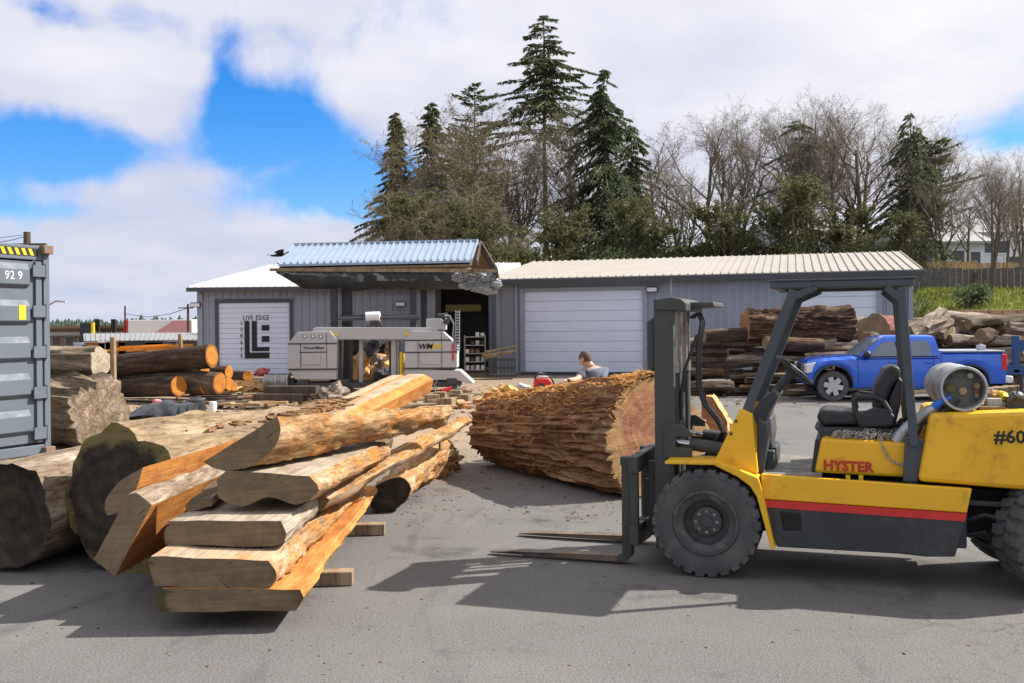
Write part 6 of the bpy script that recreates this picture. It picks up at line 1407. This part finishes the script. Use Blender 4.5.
put_tree('spruce_tree', conifer(9, 3, .9, .0, .7, 3.0, .2, .0, .2, leaf=.16), (M['branch'], M['cedar']), 975, 49, 272, 'small green conifer standing on the grass bank', 'tree', 3)
# budding brown trees
BB = (M['branch_moss'], M['twig_brown'])
BT.append(bare_tree(31, 20, .6, 2, 1.7, low=.12, buds=12000)); BT.append(bare_tree(32, 20, .7, 1, 1.7, low=.15, buds=9000))
bt(4, 443, 72, 124, 'rounded brown budding tree right of the pointed spruce', 0, 1.15, BB)
bt(5, 425, 70, 150, 'brown budding tree low against the pointed spruce', 1, 1.2, BB)
bt(4, 487, 74, 122, 'brown budding tree in front of the thin evergreen tip', 2.2, 1.15)
bt(5, 520, 73, 142, 'brown budding tree left of the tallest fir', 3.1, 1.1)
bt(5, 470, 68, 165, 'low brown budding tree above the shelter roof', 4.1, 1.25)
bt(4, 562, 74, 112, 'twiggy tree between the tallest fir and the broad evergreen', 4.6, .85)
bt(1, 500, 78, 130, 'slender bare tree behind the brown budding trees', 2.0, .9)
for i, (k, px, D, y, rz, wx, lab) in enumerate(((0, 655, 78, 132, 0, 1.0, 'bare tree just right of the broad dense evergreen'), (1, 678, 70, 165, 1.1, .9, 'thin bare trees with blue sky behind, right of the broad evergreen'), (0, 706, 76, 112, 2.0, 1.0, 'tall bare tree over the left of the tan roof'),
    (2, 728, 74, 116, .6, .8, 'bare tree forking from the ground beside the tall one over the tan roof'), (1, 764, 80, 122, 2.7, 1.0, 'bare tree left of the ivy-clad evergreen'), (3, 780, 72, 140, .2, .8, 'lower spreading bare tree behind the ivy-clad evergreen'),
    (2, 828, 68, 106, 3.3, .9, 'tall crooked bare tree right of the ivy-clad evergreen'), (0, 862, 70, 102, 4.4, 1.1, 'tallest bare tree over the right end of the tan roof'), (1, 885, 74, 108, 5.2, 1.0, 'bare tree directly left of the drooping evergreen'),
    (3, 946, 64, 150, 1.6, .85, 'reddish bare tree under the outstretched boughs'), (0, 968, 60, 182, 2.9, .95, 'bare tree in front of the pale houses'), (2, 990, 50, 163, 4.9, .7, 'bare tree with two dark trunks on the bank near the right edge'), (3, 1024, 56, 158, 3.7, .7, 'spreading bare tree cut by the right edge'),
    (1, 1008, 62, 172, .9, .8, 'thin bare tree behind the one with two dark trunks'))):
    bt(k, px, D, y, lab, rz, wx)
for i, px in enumerate((415, 498)):
    bt(4 + i % 2, px + random.uniform(-5, 5), random.uniform(60, 66), random.choice((176, 186, 196, 204)) + random.uniform(-6, 6), 'low olive-brown thicket tree between the taller trunks behind the workshop roof', random.uniform(0, 6.28), 1.25)
for i, (px, y, D) in enumerate(((575, 120, 80), (928, 134, 76))):
    bt((0, 2, 1)[i % 3], px, D, y, 'bare tree filling the back row of the wood behind the workshop', i * 1.3, 1.1)
def leafy_tree(seed):
    tm, cm_ = bare_tree(seed, 9, .7, 2, .8, low=.2); rr = random.Random(seed); nf = len(cm_.f)
    for _ in range(9000):
        f = cm_.f[rr.randint(nf // 5, nf - 1)]; p = cm_.v[f[0]].lerp(cm_.v[f[-1]], rr.random()); leafquad(cm_, p, Vector((rr.gauss(0, 1), rr.gauss(0, 1), rr.gauss(0, .7))).normalized(), rr.uniform(.12, .26), .11, rr)
    return tm, cm_
lt_ = None
for i, (px, y, D, lab) in enumerate(((560, 205, 64, 'small green-leaved tree below the tallest fir'), (640, 196, 64, 'small green-leaved tree at the right foot of the broad evergreen'), (722, 200, 63, 'small green-leaved tree over the left middle of the tan roof'), (792, 178, 63, 'small green-leaved tree under the ivy-clad evergreen'),
    (842, 205, 64, 'small green-leaved tree below the tall crooked bare tree'), (470, 196, 62, 'small green-leaved tree over the shelter ridge'), (424, 190, 63, 'small green-leaved tree beside the leftmost spruce'), (905, 212, 60, 'small green-leaved tree under the drooping evergreen'))):
    if lt_ is None: lt_ = put_tree('leafy_tree', leafy_tree(71), (M['branch_moss'], M['green_thicket']), px, D, y, lab, 'tree', 9, i, GT, 1.1); hl_ = HT['last']
    else: put_tree('leafy_tree', lt_, None, px, D, y, lab, 'tree', hl_, i * 1.4, GT, 1.1)
# leafy undergrowth bushes behind the roofs
def bush(seed, r=(2.2, 1.6, 1.5), n=8000, leaf=.11):
    rr = random.Random(seed); c = MB(); t = MB()
    lobes = [(Vector((rr.uniform(-1, 1) * r[0] * .6, rr.uniform(-1, 1) * r[1] * .6, r[2] * rr.uniform(.4, 1.1))), rr.uniform(.35, .6)) for _ in range(9)]
    for _ in range(n):
        lc, lr = rr.choice(lobes); d = Vector((rr.gauss(0, 1), rr.gauss(0, 1), rr.gauss(0, 1))).normalized() * (rr.random() ** .4)
        p = lc + Vector((d.x * r[0], d.y * r[1], d.z * r[2])) * lr
        if p.z < 0: p.z = -p.z * .3
        leafquad(c, p, (d + Vector((0, 0, rr.uniform(-.6, .8)))).normalized(), leaf * rr.uniform(.5, 1.3), leaf * .5, rr)
    for lc, _ in lobes: t.tube([Vector((lc.x * .1, lc.y * .1, -.1)), lc * .6, lc], [.07, .05, .02], 5)
    return t, c
bp_ = [None, None]
for i, (k, px, D, y, wx, lab, mt) in enumerate(((0, 540, 62, 232, 1.3, 'yellow-green bush above the left end of the tan roof', 'olive'), (1, 515, 66, 222, 1.2, 'yellow-green bush right beside the shelter gable', 'olive'), (0, 575, 66, 236, 1.3, 'yellow-green bush under the broad evergreen', 'olive'),
    (1, 665, 62, 238, 1.2, 'olive bush under the blue sky gap over the tan roof', 'olive'), (0, 705, 66, 218, 1.6, 'big olive bush over the left middle of the tan roof', 'cedar'), (1, 735, 64, 212, 1.5, 'big olive bush over the middle of the tan roof', 'olive'), (0, 770, 66, 226, 1.4, 'olive bush left of the ivy-clad evergreen foot', 'cedar'), (1, 832, 66, 222, 1.5, 'bush at the foot of the tall crooked bare tree', 'cedar'), (0, 868, 64, 228, 1.2, 'bush left of the drooping evergreen foot', 'olive'),
    (1, 480, 60, 226, 1.3, 'dark olive bush just above the shelter ridge', 'olive'), (0, 440, 62, 222, 1.4, 'dark olive bush left above the shelter ridge', 'olive'), (1, 405, 60, 228, 1.3, 'bush under the leftmost spruce', 'cedar'), (0, 620, 62, 232, 1.6, 'dark bush at the foot of the broad evergreen', 'cedar'))):
    t, c = bush(60 + i)
    X = P(px, 240, D).x; z0 = H(X, D); s = (P(px, y, D).z - z0) / 2.6
    r = thing('bush', lab, 'bush', (X, D, z0), 0, 'bushes behind the workshops'); t.build('stem', M['branch'], r); c.build('leaves', M[mt], r, smooth=0); r.scale = (max(wx, s * .8) * 1.1,) * 2 + (s * .92,)
for i, (px, y, D, r, mt, lab) in enumerate(((968, 303, 43, 1.1, 'cedar', 'round dark green shrub at the foot of the grass bank'), (905, 300, 44, 1.0, 'olive', 'sparse shrub at the left corner of the grass bank'), (845, 292, 50, 1.3, 'olive', 'shrub just behind the right end of the workshop'), (930, 262, 58, 1.5, 'olive', 'brownish shrub in front of the cedar fence'))):
    t, c = bush(90 + i, (r, r * .8, r * .7), 900, .16); X = (px - CX) / F * D
    o = thing('shrub', lab, 'shrub', (X, D, H(X, D))); t.build('stem', M['branch'], o); c.build('leaves', M[mt], o, smooth=0)

# ------------------------------------------------------------- fences, blocks and houses on the bank
def fence(name, label, p0, p1, h, mt, cat='fence', bw_=.3, gap=.02):
    p0 = Vector(p0); p1 = Vector(p1); u = (p1 - p0); L = u.length; u.normalize(); n = int(L / bw_); a = math.atan2(u.y, u.x)
    o = thing(name, label, cat, p0); mb = MB(); pb = MB(); rr = random.Random(5)
    for i in range(n):
        q = p0 + u * (i + .5) * L / n; z = H(q.x, q.y); hh = h + rr.uniform(-.04, .04); mb.box((q.x, q.y, z + hh / 2), (bw_ - gap, .03, hh), (0, 0, a))
    for i in range(int(L / 2.4) + 1):
        q = p0 + u * min(L, i * 2.4); pb.box((q.x, q.y + .06, H(q.x, q.y) + h / 2), (.1, .1, h + .1), (0, 0, a))
    mb.build('board_panel', M[mt], o, world=True, smooth=0); pb.build('post', M[mt], o, world=True, smooth=0); return o
fence('board_fence', 'weathered dark fence along the top of the grass bank', (P(893, 0, 55).x, 55, 0), (P(1045, 0, 51).x, 51, 0), 1.15, 'fence_grey')
fence('board_fence', 'new cedar-coloured fence below the pale houses', (P(925, 0, 60).x, 60, 0), (P(975, 0, 59).x, 59, 0), 1.5, 'fence_wood')
fence('board_fence', 'low tan fence in front of the right-hand house', (P(976, 0, 61).x, 61, 0), (P(1045, 0, 60).x, 60, 0), 1.35, 'timber_new')
rw = thing('retaining_wall', 'tan timber-block retaining wall right of the stump heap', 'retaining wall', (P(995, 0, 37).x, 37, 0))
mb = MB(); rr = random.Random(2)
for j in range(6):
    for i in range(14): mb.box((P(958, 0, 36.5).x + (i + .5 * (j % 2)) * .52, 36.5 + .04 * j, 1.05 + j * .24), (.49, .3, .22), (0, 0, rr.uniform(-.02, .02)))
mb.box((P(958, 0, 36.5).x + 3.6, 36.9, .5), (7.2, .5, 1.0)); mb.build('block_course', M['brick'], rw, world=True, bevel=.015, smooth=0)
def house(label, px0, px1, D, ybase, yeave, yridge, depth=9, mt='house', wins=(), rot=0):
    a = P(px0, ybase, D); b_ = P(px1, ybase, D); ze = P(0, yeave, D).z; zr_ = P(0, yridge, D).z + .6; o = thing('house', label, 'house', (a.x, D, a.z))
    z0 = H(a.x, D) - 1
    mb = MB().box(((a.x + b_.x) / 2, D + depth / 2, (z0 + ze) / 2), (b_.x - a.x, depth, ze - z0))
    for sx_ in (a.x, b_.x): mb.slab([(sx_, D, ze), (sx_, D + depth, ze), (sx_, D + depth / 2, zr_ - .05)], (.1 if sx_ == a.x else -.1, 0, 0))
    for k_ in range(int((ze - z0) / .35)): mb.box(((a.x + b_.x) / 2, D - .01, z0 + k_ * .35), (b_.x - a.x, .03, .05))
    mb.build('wall', M[mt], o, world=True, smooth=0)
    rf = MB(); rf.slab([(a.x - .5, D - .5, ze - .1), (b_.x + .5, D - .5, ze - .1), (b_.x + .5, D + depth / 2, zr_), (a.x - .5, D + depth / 2, zr_)], (0, 0, .15)); rf.slab([(a.x - .5, D + depth / 2, zr_), (b_.x + .5, D + depth / 2, zr_), (b_.x + .5, D + depth + .5, ze - .1), (a.x - .5, D + depth + .5, ze - .1)], (0, 0, .15))
    rf.build('roof', M['house_roof'], o, world=True, smooth=0)
    for (x, y, w, h_) in wins:
        q = P(x, y, D); f_ = MB().box((q.x, D - .03, q.z), (w * .7 + .2, .12, h_ + .2)).build('window', M['white'], o, world=True)
        MB().box((q.x, D - .095, q.z), (w * .7, .02, h_)).build('pane', M['glass'], f_, world=True)
    return o
house('long pale grey house beyond the cedar fence', 905, 985, 72, 285, 252, 240, wins=((958, 245 + 12, 1.2, .9), (925, 258, 1.4, 1.0), (975, 258, 1.0, .9)))
house('bluish grey house at the right edge above the bank', 968, 1050, 84, 272, 243, 232, wins=((985, 247, 1.5, 1.0), (1003, 247, 1.5, 1.0), (1018, 262, 3, .9)))
house('small white outbuilding seen through the trees above the roof end', 835, 905, 92, 275, 252, 243, mt='white', wins=((870, 258, 1.5, 1.0),))
house('grey house glimpsed between the bare trunks over the roof end', 770, 850, 100, 275, 243, 232, wins=((835, 250, 1.6, 1.0),))

# ------------------------------------------------------------- far left: road frontage, trailer, sheds
def far_box(nm, label, cat, px0, px1, y0, y1, D, depth, mt, roof=None):
    a, b_ = P(px0, y1, D), P(px1, y0, D); z0 = H(a.x, D) - .3; o = thing(nm, label, cat, (a.x, D, z0))
    MB().box(((a.x + b_.x) / 2, D + depth / 2, (z0 + b_.z) / 2), (b_.x - a.x, depth, b_.z - z0)).build('wall', M[mt], o, world=True, smooth=0)
    if roof: MB().box(((a.x + b_.x) / 2, D + depth / 2, b_.z + .15), (b_.x - a.x + .8, depth + .8, .3)).build('roof', M[roof], o, world=True, smooth=0)
    return o
o = far_box('strip_building', 'long brown flat-roofed building far behind the log stack', 'building', 30, 128, 328, 345, 104, 12, 'brown_wall', 'brown_wall')
for i in range(5):
    q = P(57 + i * 13, 341, 104); f_ = MB().box((q.x, 103.96, q.z), (1.0, .12, 1.0)).build('window', M['grey_roof'], o, world=True); MB().box((q.x, 103.89, q.z), (.85, .02, .85)).build('pane', M['glass'], f_, world=True)
MB().box((P(80, 0, 103.8).x, 103.8, P(0, 334.5, 104).z), (9, .3, .35)).build('fascia', M['grey_roof'], o, world=True)
gk = far_box('kiosk', 'greenish booth with a yellow edge in front of the brown building', 'booth', 80, 92, 323, 335, 101, 2, 'net'); q = P(93, 329, 100.9); MB().box((q.x, 100.9, q.z), (.25, .3, 1.3)).build('yellow_edge', M['yellow'], gk, world=True)
for x, lab in ((97.5, 'left dark sign panel on the brown building roof'), (113.5, 'right dark sign panel on the brown building roof')):
    q = P(x, 325, 101.5); mb = MB().box((q.x, 101.5, q.z), (.45, .2, 1.2)).box((q.x, 101.5, q.z - 1.6), (.1, .1, 2)); tag(mb.build('sign_panel', M['black'], origin=q), lab, 'sign')
tl = thing('box_trailer', 'white box trailer with a red end parked far behind the logs', 'trailer', (P(158, 0, 100).x, 100, H(-35, 100)))
a, b_ = P(128, 335, 100), P(192, 319.5, 100); zb_ = a.z
MB().box(((a.x + b_.x) / 2, 101.2, (a.z + b_.z) / 2), (b_.x - a.x, 2.4, b_.z - a.z)).build('body', M['white'], tl, world=True, bevel=.05, smooth=0)
MB().box((a.x - .2, 101.2, (a.z + b_.z) / 2), (.42, 2.44, b_.z - a.z + .04)).build('red_end', M['red_paint'], tl, world=True)
MB().slab([(P(150, 0, 100).x, 99.98, a.z + .1), (b_.x - .1, 99.98, a.z + .1), (b_.x - .1, 99.98, b_.z - .1), (P(170, 0, 100).x, 99.98, b_.z - .1)], (0, -.01, 0)).build('pink_panel', mat('pinkish_panel', (.6, .3, .33), .5), tl, world=True)
for x in (a.x + .8, b_.x - 1.5, b_.x - .6): MB().cyl((x, 100.0, zb_ - .45), (x, 100.3, zb_ - .45), .45, n=16).build('wheel', M['tyre'], tl, world=True)
rs_ = thing('long_shed', 'low shed with a grey ribbed roof in front of the white trailer', 'shed', (P(84, 0, 80).x, 80, H(-30, 80)))
a, b_ = P(84, 343, 78), P(200, 343, 78); zz0 = P(0, 343, 78).z; zz1 = P(0, 335.5, 86).z
mb = MB().slab([(a.x, 78, zz0), (b_.x, 78, zz0), (P(203, 0, 86).x, 86, zz1), (P(80, 0, 86).x, 86, zz1)], (0, 0, .1))
for i in range(24): t = (i + .5) / 24; mb.beam(Vector((a.x, 78, zz0 + .12)).lerp(Vector((b_.x, 78, zz0 + .12)), t), Vector((P(80, 0, 86).x, 86, zz1 + .12)).lerp(Vector((P(203, 0, 86).x, 86, zz1 + .12)), t), .06, .06)
mb.build('roof', M['grey_roof'], rs_, world=True, smooth=0); MB().box(((a.x + b_.x) / 2, 82, zz0 - 1.6), (b_.x - a.x - .6, 6, 3.0)).build('wall', M['brown_wall'], rs_, world=True, smooth=0)
random.seed(15)
for i, (x, y0, y1, w, mt, lab) in enumerate(((98, 344, 352, 1.2, 'rust', 'red-brown stack of goods before the far shed, left one'), (108, 343, 353, .8, 'white', 'white tub before the far shed'), (118, 343, 352, 1.2, 'rust', 'red-brown stack of goods before the far shed, right one'), (81, 344, 354, .5, 'roof_blue', 'small bluish drum right of the container'), (143, 342.5, 347, 2.6, 'net', 'green crate stack behind the orange planks'), (163, 343.5, 350, 1.8, 'mill_dark', 'dark crate under the far shed eave'))):
    D = 58; q = P(x, (y0 + y1) / 2, D); z0 = 0; mb = MB().box((q.x, D, (z0 + P(0, y0, D).z) / 2), (w, .8, P(0, y0, D).z - z0)); mb.box((q.x, D, P(0, y0, D).z), (w + .08, .88, .06)); tag(mb.build('goods_stack', M[mt], origin=(q.x, D, 0), bevel=.03, smooth=0), lab, 'stack')
for i in range(7):
    x = 132 + i * 7; D = 50; q = P(x, 350 - (i % 3) * 1.6, D); board('orange plank piled behind the long dark log', q - Vector((1.3, 0, .02)), q + Vector((1.2, .3, .08)), .25, .1, 'orange', 'plank', 'orange planks behind the long dark log', 'plank')
tag(MB().box((P(150, 0, 50.3).x, 50.3, .2), (4.6, 1.0, .45)).box((P(150, 0, 50.3).x, 50.3, .6), (4.4, .8, .08)).build('plank_rack', M['timber'], origin=(P(150, 0, 50.3).x, 50.3, 0)), 'timber rack carrying the orange planks', 'rack')
# tree line on the horizon
tr_, tc_2 = MB(), MB(); random.seed(18)
for i in range(1500):
    x = random.uniform(-150, -30); y = random.uniform(215, 262); hh = random.uniform(4.4, 6.2) * (1 if random.random() < .93 else 1.18); z = H(x, y) - .6
    for k in range(5):
        t = k / 5; r = hh * .24 * (1 - t * .7) + .3; n_ = 6; a0 = random.uniform(0, 1)
        tc_2.add([(x + math.cos(a0 + j * 1.047) * r * random.uniform(.6, 1.2), y + math.sin(a0 + j * 1.047) * r, z + hh * t * .95 + random.uniform(-.2, .2)) for j in range(n_)] + [(x, y, z + hh * (t + .26))], [(j, (j + 1) % n_, n_) for j in range(n_)])
M['far_fir'] = foliage('distant_firs', (.045, .075, .06), (.06, .1, .075), (.09, .13, .09), .1)
tag(tc_2.build('distant_forest', M['far_fir'], smooth=0), 'bluish line of distant evergreen woods on the horizon at the left', 'forest', kind='stuff')
# poles and wires
def pole(label, px, ybot, ytop, D, r=.12, arm=True, name='utility_pole'):
    q = P(px, ytop, D); z0 = H(q.x, D); o = thing(name, label, 'pole', (q.x, D, z0)); MB().cyl((q.x, D, z0 - .2), (q.x, D, q.z), r, r * .75, 10).build('post', M['timber_dark'], o, world=True)
    if arm: MB().beam((q.x - .9, D, q.z - .35), (q.x + .5, D, q.z - .35), .1, .1).build('crossarm', M['timber_dark'], o, world=True)
    return q
q1 = pole('wooden utility pole rising behind the container', 27, 0, 232, 26, .12)
q2 = pole('far utility pole behind the shop building corner', 188, 0, 304, 90, .14); q3 = pole('far thin pole above the brown building', 125, 0, 306, 100, .12, False)
wm_ = MB().tube([P(-60, 246, 22), P(-10, 244, 24), P(12, 240, 25), P(27, 236, 26)], .012, 4).tube([P(-60, 240, 22), P(-10, 239, 24), P(22, 235, 26)], .01, 4)
tag(wm_.build('overhead_wire', M['rubber'], origin=q1), 'wire running left from the pole behind the container', 'wire')
wm_ = MB().tube([P(188, 308, 90), P(170, 314, 92), P(148, 317, 96), P(126, 314, 100)], .035, 4)
tag(wm_.build('overhead_wire', M['rubber'], origin=P(188, 308, 90)), 'sagging wire between the two far poles', 'wire')
sl_ = thing('street_lamp', 'street lamp arching out right of the container top', 'street lamp', (P(46, 0, 60).x, 60, H(-28, 60)))
MB().tube([Vector((P(46, 0, 60).x, 60, H(-28, 60))), P(46, 312, 60), P(49, 305, 60), P(56, 301, 60), P(62, 301.5, 60)], .05, 6).build('post', M['steel'], sl_, world=True); MB().box(P(62, 301.7, 60), (.5, .2, .1)).build('lamp_head', M['mill'], sl_, world=True)
# bird gliding above the shop
bm_ = MB(); c = P(280, 255, 30)
bm_.tube([c + Vector((-.28, 0, -.02)), c + Vector((-.1, 0, -.01)), c + Vector((.05, 0, .0)), c + Vector((.16, 0, .03))], [.02, .045, .05, .015], 8)
for sg, dx in ((1, .1), (-1, -.1)): bm_.slab([c + Vector((-.08, 0, .02)), c + Vector((.1, 0, .02)), c + Vector((.2, sg * .35, .14)), c + Vector((.02 + .1, sg * .6, .1)), c + Vector((-.1, sg * .3, .06))], (0, 0, .012))
bm_.slab([c + Vector((-.26, -.02, 0)), c + Vector((-.38, -.08, 0)), c + Vector((-.38, .08, 0)), c + Vector((-.26, .02, 0))], (0, 0, .01))
tag(bm_.build('bird', M['black'], origin=c), 'dark bird gliding just above the left end of the blue roof', 'bird')
# ------------------------------------------------------------- person and chainsaw
def skin_mesh(name, verts, edges, radii, mt, parent, root=0, sub=2, world=True):
    me = bpy.data.meshes.new(name); inv = WM[parent.name].inverted() if parent else Matrix()
    me.from_pydata([tuple(inv @ Vector(v)) for v in verts], edges, [])
    o = bpy.data.objects.new(name, me); col.objects.link(o)
    md = o.modifiers.new('skin', 'SKIN'); md.use_smooth_shade = True
    for i, r in enumerate(radii):
        s = me.skin_vertices[0].data[i]; s.radius = r if isinstance(r, tuple) else (r, r); s.use_root = (i == root)
    sb = o.modifiers.new('sub', 'SUBSURF'); sb.levels = sub; sb.render_levels = sub
    bpy.context.view_layer.update(); dg = bpy.context.evaluated_depsgraph_get()
    m2 = bpy.data.meshes.new_from_object(o.evaluated_get(dg)); bpy.data.objects.remove(o)
    m2.materials.clear(); m2.materials.append(mt); m2.polygons.foreach_set('use_smooth', [True] * len(m2.polygons))
    o = bpy.data.objects.new(name, m2); col.objects.link(o)
    if parent: o.parent = parent; WM[o.name] = WM[parent.name]
    return o
pD = 14.55
pc_ = P(590, 380, pD); bx, by = pc_.x + .06, pD
per = thing('person', 'person with cropped hair, grey-blue t-shirt and dark vest, leaning over behind the giant log', 'person', (bx, by, 0))
# stooping slightly to the left, back to the camera, both hands on the log
pel = Vector((bx + .06, by + .06, .80)); chest = Vector((bx + .02, by, 1.12)); neck = Vector((bx - .035, by - .01, 1.30)); head = P(585, 359, pD)
sL, sR = Vector((bx - .135, by - .05, 1.235)), Vector((bx + .17, by + .06, 1.23))
hL, hR = P(563.5, 381.5, pD - .55), P(571, 387, pD - .35)
eL = Vector((sL.x - .14, sL.y - .2, 1.13)); eR = Vector((sR.x - .1, sR.y - .28, 1.08))
kL, kR = Vector((bx - .06, by - .02, .44)), Vector((bx + .2, by + .04, .45)); aL, aR = Vector((bx - .05, by + .16, .08)), Vector((bx + .2, by + .22, .08))
V = [pel, pel.lerp(chest, .5), chest, Vector((bx - .01, by, 1.23)), neck, neck.lerp(head, .5), head + Vector((0, 0, .0)), sL, eL, hL + Vector((.06, .02, .02)), sR, eR, hR + Vector((.06, .03, .02)), kL, aL, kR, aR, pel + Vector((-.09, 0, -.05)), pel + Vector((.09, 0, -.05))]
E = [(0, 1), (1, 2), (2, 3), (3, 4), (4, 5), (3, 7), (7, 8), (8, 9), (3, 10), (10, 11), (11, 12), (0, 17), (17, 13), (13, 14), (0, 18), (18, 15), (15, 16), (5, 6)]
RD = [.13, .135, .15, .13, .062, .058, .05, .062, .045, .028, .062, .045, .028, .062, .045, .062, .045, .088, .088]
body = skin_mesh('body', V, E, RD, M['skin'], per)
hd_ = MB()
rs = []
for i in range(17):
    th = math.pi * (i + .02) / 16.04; z = math.cos(th); r = math.sin(th); rg = []
    for j in range(22):
        a_ = 2 * math.pi * j / 22; x = math.cos(a_) * r; y = math.sin(a_) * r
        px_ = x * (.076 if z > -.2 else .076 * (1 + (z + .2) * .35)); py_ = y * (.098 if z > -.1 else .098 * (1 + (z + .1) * .22))
        rg.append(Vector((px_, py_, z * .118)))
    rs.append(rg)
hd_.rings(rs)
fd = Vector((-.78, .62, -.2)).normalized()                     # face turned away to the left, looking down at the work
hm = Matrix.Translation(head) @ fd.to_track_quat('Y', 'Z').to_matrix().to_4x4()
hd_.blob((0, .098, -.012), (.013, .02, .022), 8, 6, 0); hd_.blob((0, .09, -.055), (.026, .014, .01), 8, 6, 0)
for sx_ in (-1, 1):
    hd_.blob((sx_ * .077, -.008, -.008), (.010, .02, .032), 10, 8, .1, 3, 1); hd_.blob((sx_ * .03, .085, .014), (.013, .012, .009), 8, 6, 0)
hd_.v = [hm @ v for v in hd_.v]; hdo = hd_.build('head', M['skin'], per, world=True, smooth=70)
hr = MB(); rs = []
for i in range(10):
    th = math.pi * .56 * (i + .02) / 9; rg = []
    for j in range(22):
        a_ = 2 * math.pi * j / 22; fy = math.sin(a_); th2 = th * (1.12 if fy < .2 else .82)
        rg.append(Vector((math.cos(a_) * math.sin(th2) * .079, fy * math.sin(th2) * .101, math.cos(th2) * .122)))
    rs.append(rg)
hr.rings(rs, caps=False); hr.v = [hm @ v for v in hr.v]; hr.build('hair', M['hair'], per, world=True, smooth=70)
# t-shirt with sleeves and vest
ts = skin_mesh('tshirt', [pel + Vector((0, 0, .04)), pel.lerp(chest, .5), chest, Vector((bx - .01, by, 1.235)), neck + Vector((.008, 0, -.035)), sL, sL.lerp(eL, .75), sR, sR.lerp(eR, .75)], [(0, 1), (1, 2), (2, 3), (3, 4), (3, 5), (5, 6), (3, 7), (7, 8)], [.15, .152, .168, .145, .078, .08, .066, .08, .066], M['shirt'], per)
skin_mesh('vest', [pel + Vector((.03, -.01, .1)), pel.lerp(chest, .5) + Vector((.02, -.01, 0)), chest + Vector((.03, -.012, 0)), Vector((bx + .05, by - .01, 1.21))], [(0, 1), (1, 2), (2, 3)], [.162, .172, .182, .12], mat('dark_vest', (.045, .055, .07), .8, bump=.3, bscale=20), per)
skin_mesh('trousers', [pel + Vector((0, 0, .05)), pel + Vector((-.09, 0, -.05)), kL, aL + Vector((0, 0, .04)), pel + Vector((.09, 0, -.05)), kR, aR + Vector((0, 0, .04))], [(0, 1), (1, 2), (2, 3), (0, 4), (4, 5), (5, 6)], [.155, .11, .078, .062, .11, .078, .062], M['trousers'], per)
for a_, nm in ((aL, 0), (aR, 1)):
    MB().blob(a_ + Vector((-.03, .05, -.03)), (.05, .13, .05), 12, 8, 0).build('boot', M['rubber'], per, world=True)
# hands: palm and five bent fingers
for (h, fdir, side, thu) in ((hL, Vector((-.9, -.1, -.25)), Vector((.1, -.95, .1)), 1), (hR, Vector((-.85, -.2, -.4)), Vector((.15, -.95, 0)), -1)):
    fdir = fdir.normalized(); side = (side - fdir * side.dot(fdir)).normalized(); up_ = fdir.cross(side); up_ = up_ if up_.z > 0 else -up_
    vs = [h + fdir * -.055, h + fdir * -.01, h + fdir * .015]; es = [(0, 1), (1, 2)]; rr_ = [.026, (.034, .02), (.034, .018)]
    hand = skin_mesh('hand', vs, es, rr_, M['skin'], per)
    for k_, (o_, l_) in enumerate(((-.032, .062), (-.011, .075), (.011, .072), (.03, .058))):
        b0 = h + side * o_ + fdir * .01; p1 = b0 + fdir * l_ * .45; p2 = p1 + (fdir - up_ * .6).normalized() * l_ * .33; p3 = p2 + (fdir - up_ * 1.3).normalized() * l_ * .25
        skin_mesh('finger', [b0, p1, p2, p3], [(0, 1), (1, 2), (2, 3)], [.010, .0095, .0085, .007], M['skin'], hand, sub=1)
    t0 = h + side * .03 * thu - fdir * .03; t1 = t0 + (side * thu + fdir * .8).normalized() * .035; t2 = t1 + (side * thu * .3 + fdir - up_ * .4).normalized() * .03
    skin_mesh('thumb', [t0, t1, t2], [(0, 1), (1, 2)], [.012, .011, .008], M['skin'], hand, sub=1)
MB().tube([hL + Vector((.075, .0, .0)), hL + Vector((.09, .01, .004))], [.034, .034], 14).build('wristwatch', M['rubber'], per, world=True)
# chainsaw
cD = 13.35; cq = P(544, 393, cD)
cs = thing('chainsaw', 'red chainsaw resting on top of the giant log', 'chainsaw', (cq.x, cD, cq.z - .03))
def C3(x, y, d=0): return P(x, y, cD + d)
MB().slab([C3(x, y, -.1) for x, y in ((534, 381), (537, 378.5), (549, 378.5), (552, 382), (553, 390), (549, 393), (536, 393), (533.5, 389))], (0, .2, 0)).build('engine_body', M['red_paint'], cs, world=True, bevel=.015)
MB().cyl(C3(541, 386.5, -.115), C3(541, 386.5, -.1), .045, n=18).build('starter_cover', M['fk_dark'], cs, world=True); MB().slab([C3(x, y, -.07) for x, y in ((536, 378.8), (549, 378.8), (548, 376.2), (538, 376))], (0, .14, 0)).build('top_cover', M['mill'], cs, world=True, bevel=.008)
MB().tube([C3(535, 380, -.1), C3(535.5, 375, -.1), C3(538, 373, -.1), C3(542, 373.2, 0), C3(545, 374, .1), C3(546, 379, .12)], .011, 8).build('front_handle', M['rubber'], cs, world=True)
MB().tube([C3(549, 391, 0), C3(553, 391.5, 0), C3(554, 384, 0), C3(551, 377, 0), C3(546, 376, 0)], .013, 8).build('rear_handle', M['rubber'], cs, world=True)
MB().slab([C3(535, 388, .11), C3(535, 391, .11), C3(510, 396, .13), C3(508, 394.5, .13), C3(510, 393, .13)], (0, .012, 0)).build('guide_bar', M['steel'], cs, world=True)
tag(MB().slab([C3(x, y, .05) for x, y in ((519, 384), (531, 388), (530, 393), (517, 389))], (0, .15, .02)).build('metal_wedge', M['alu'], origin=C3(525, 389), bevel=.01), 'pale metal wedge on the giant log left of the chainsaw', 'wedge')
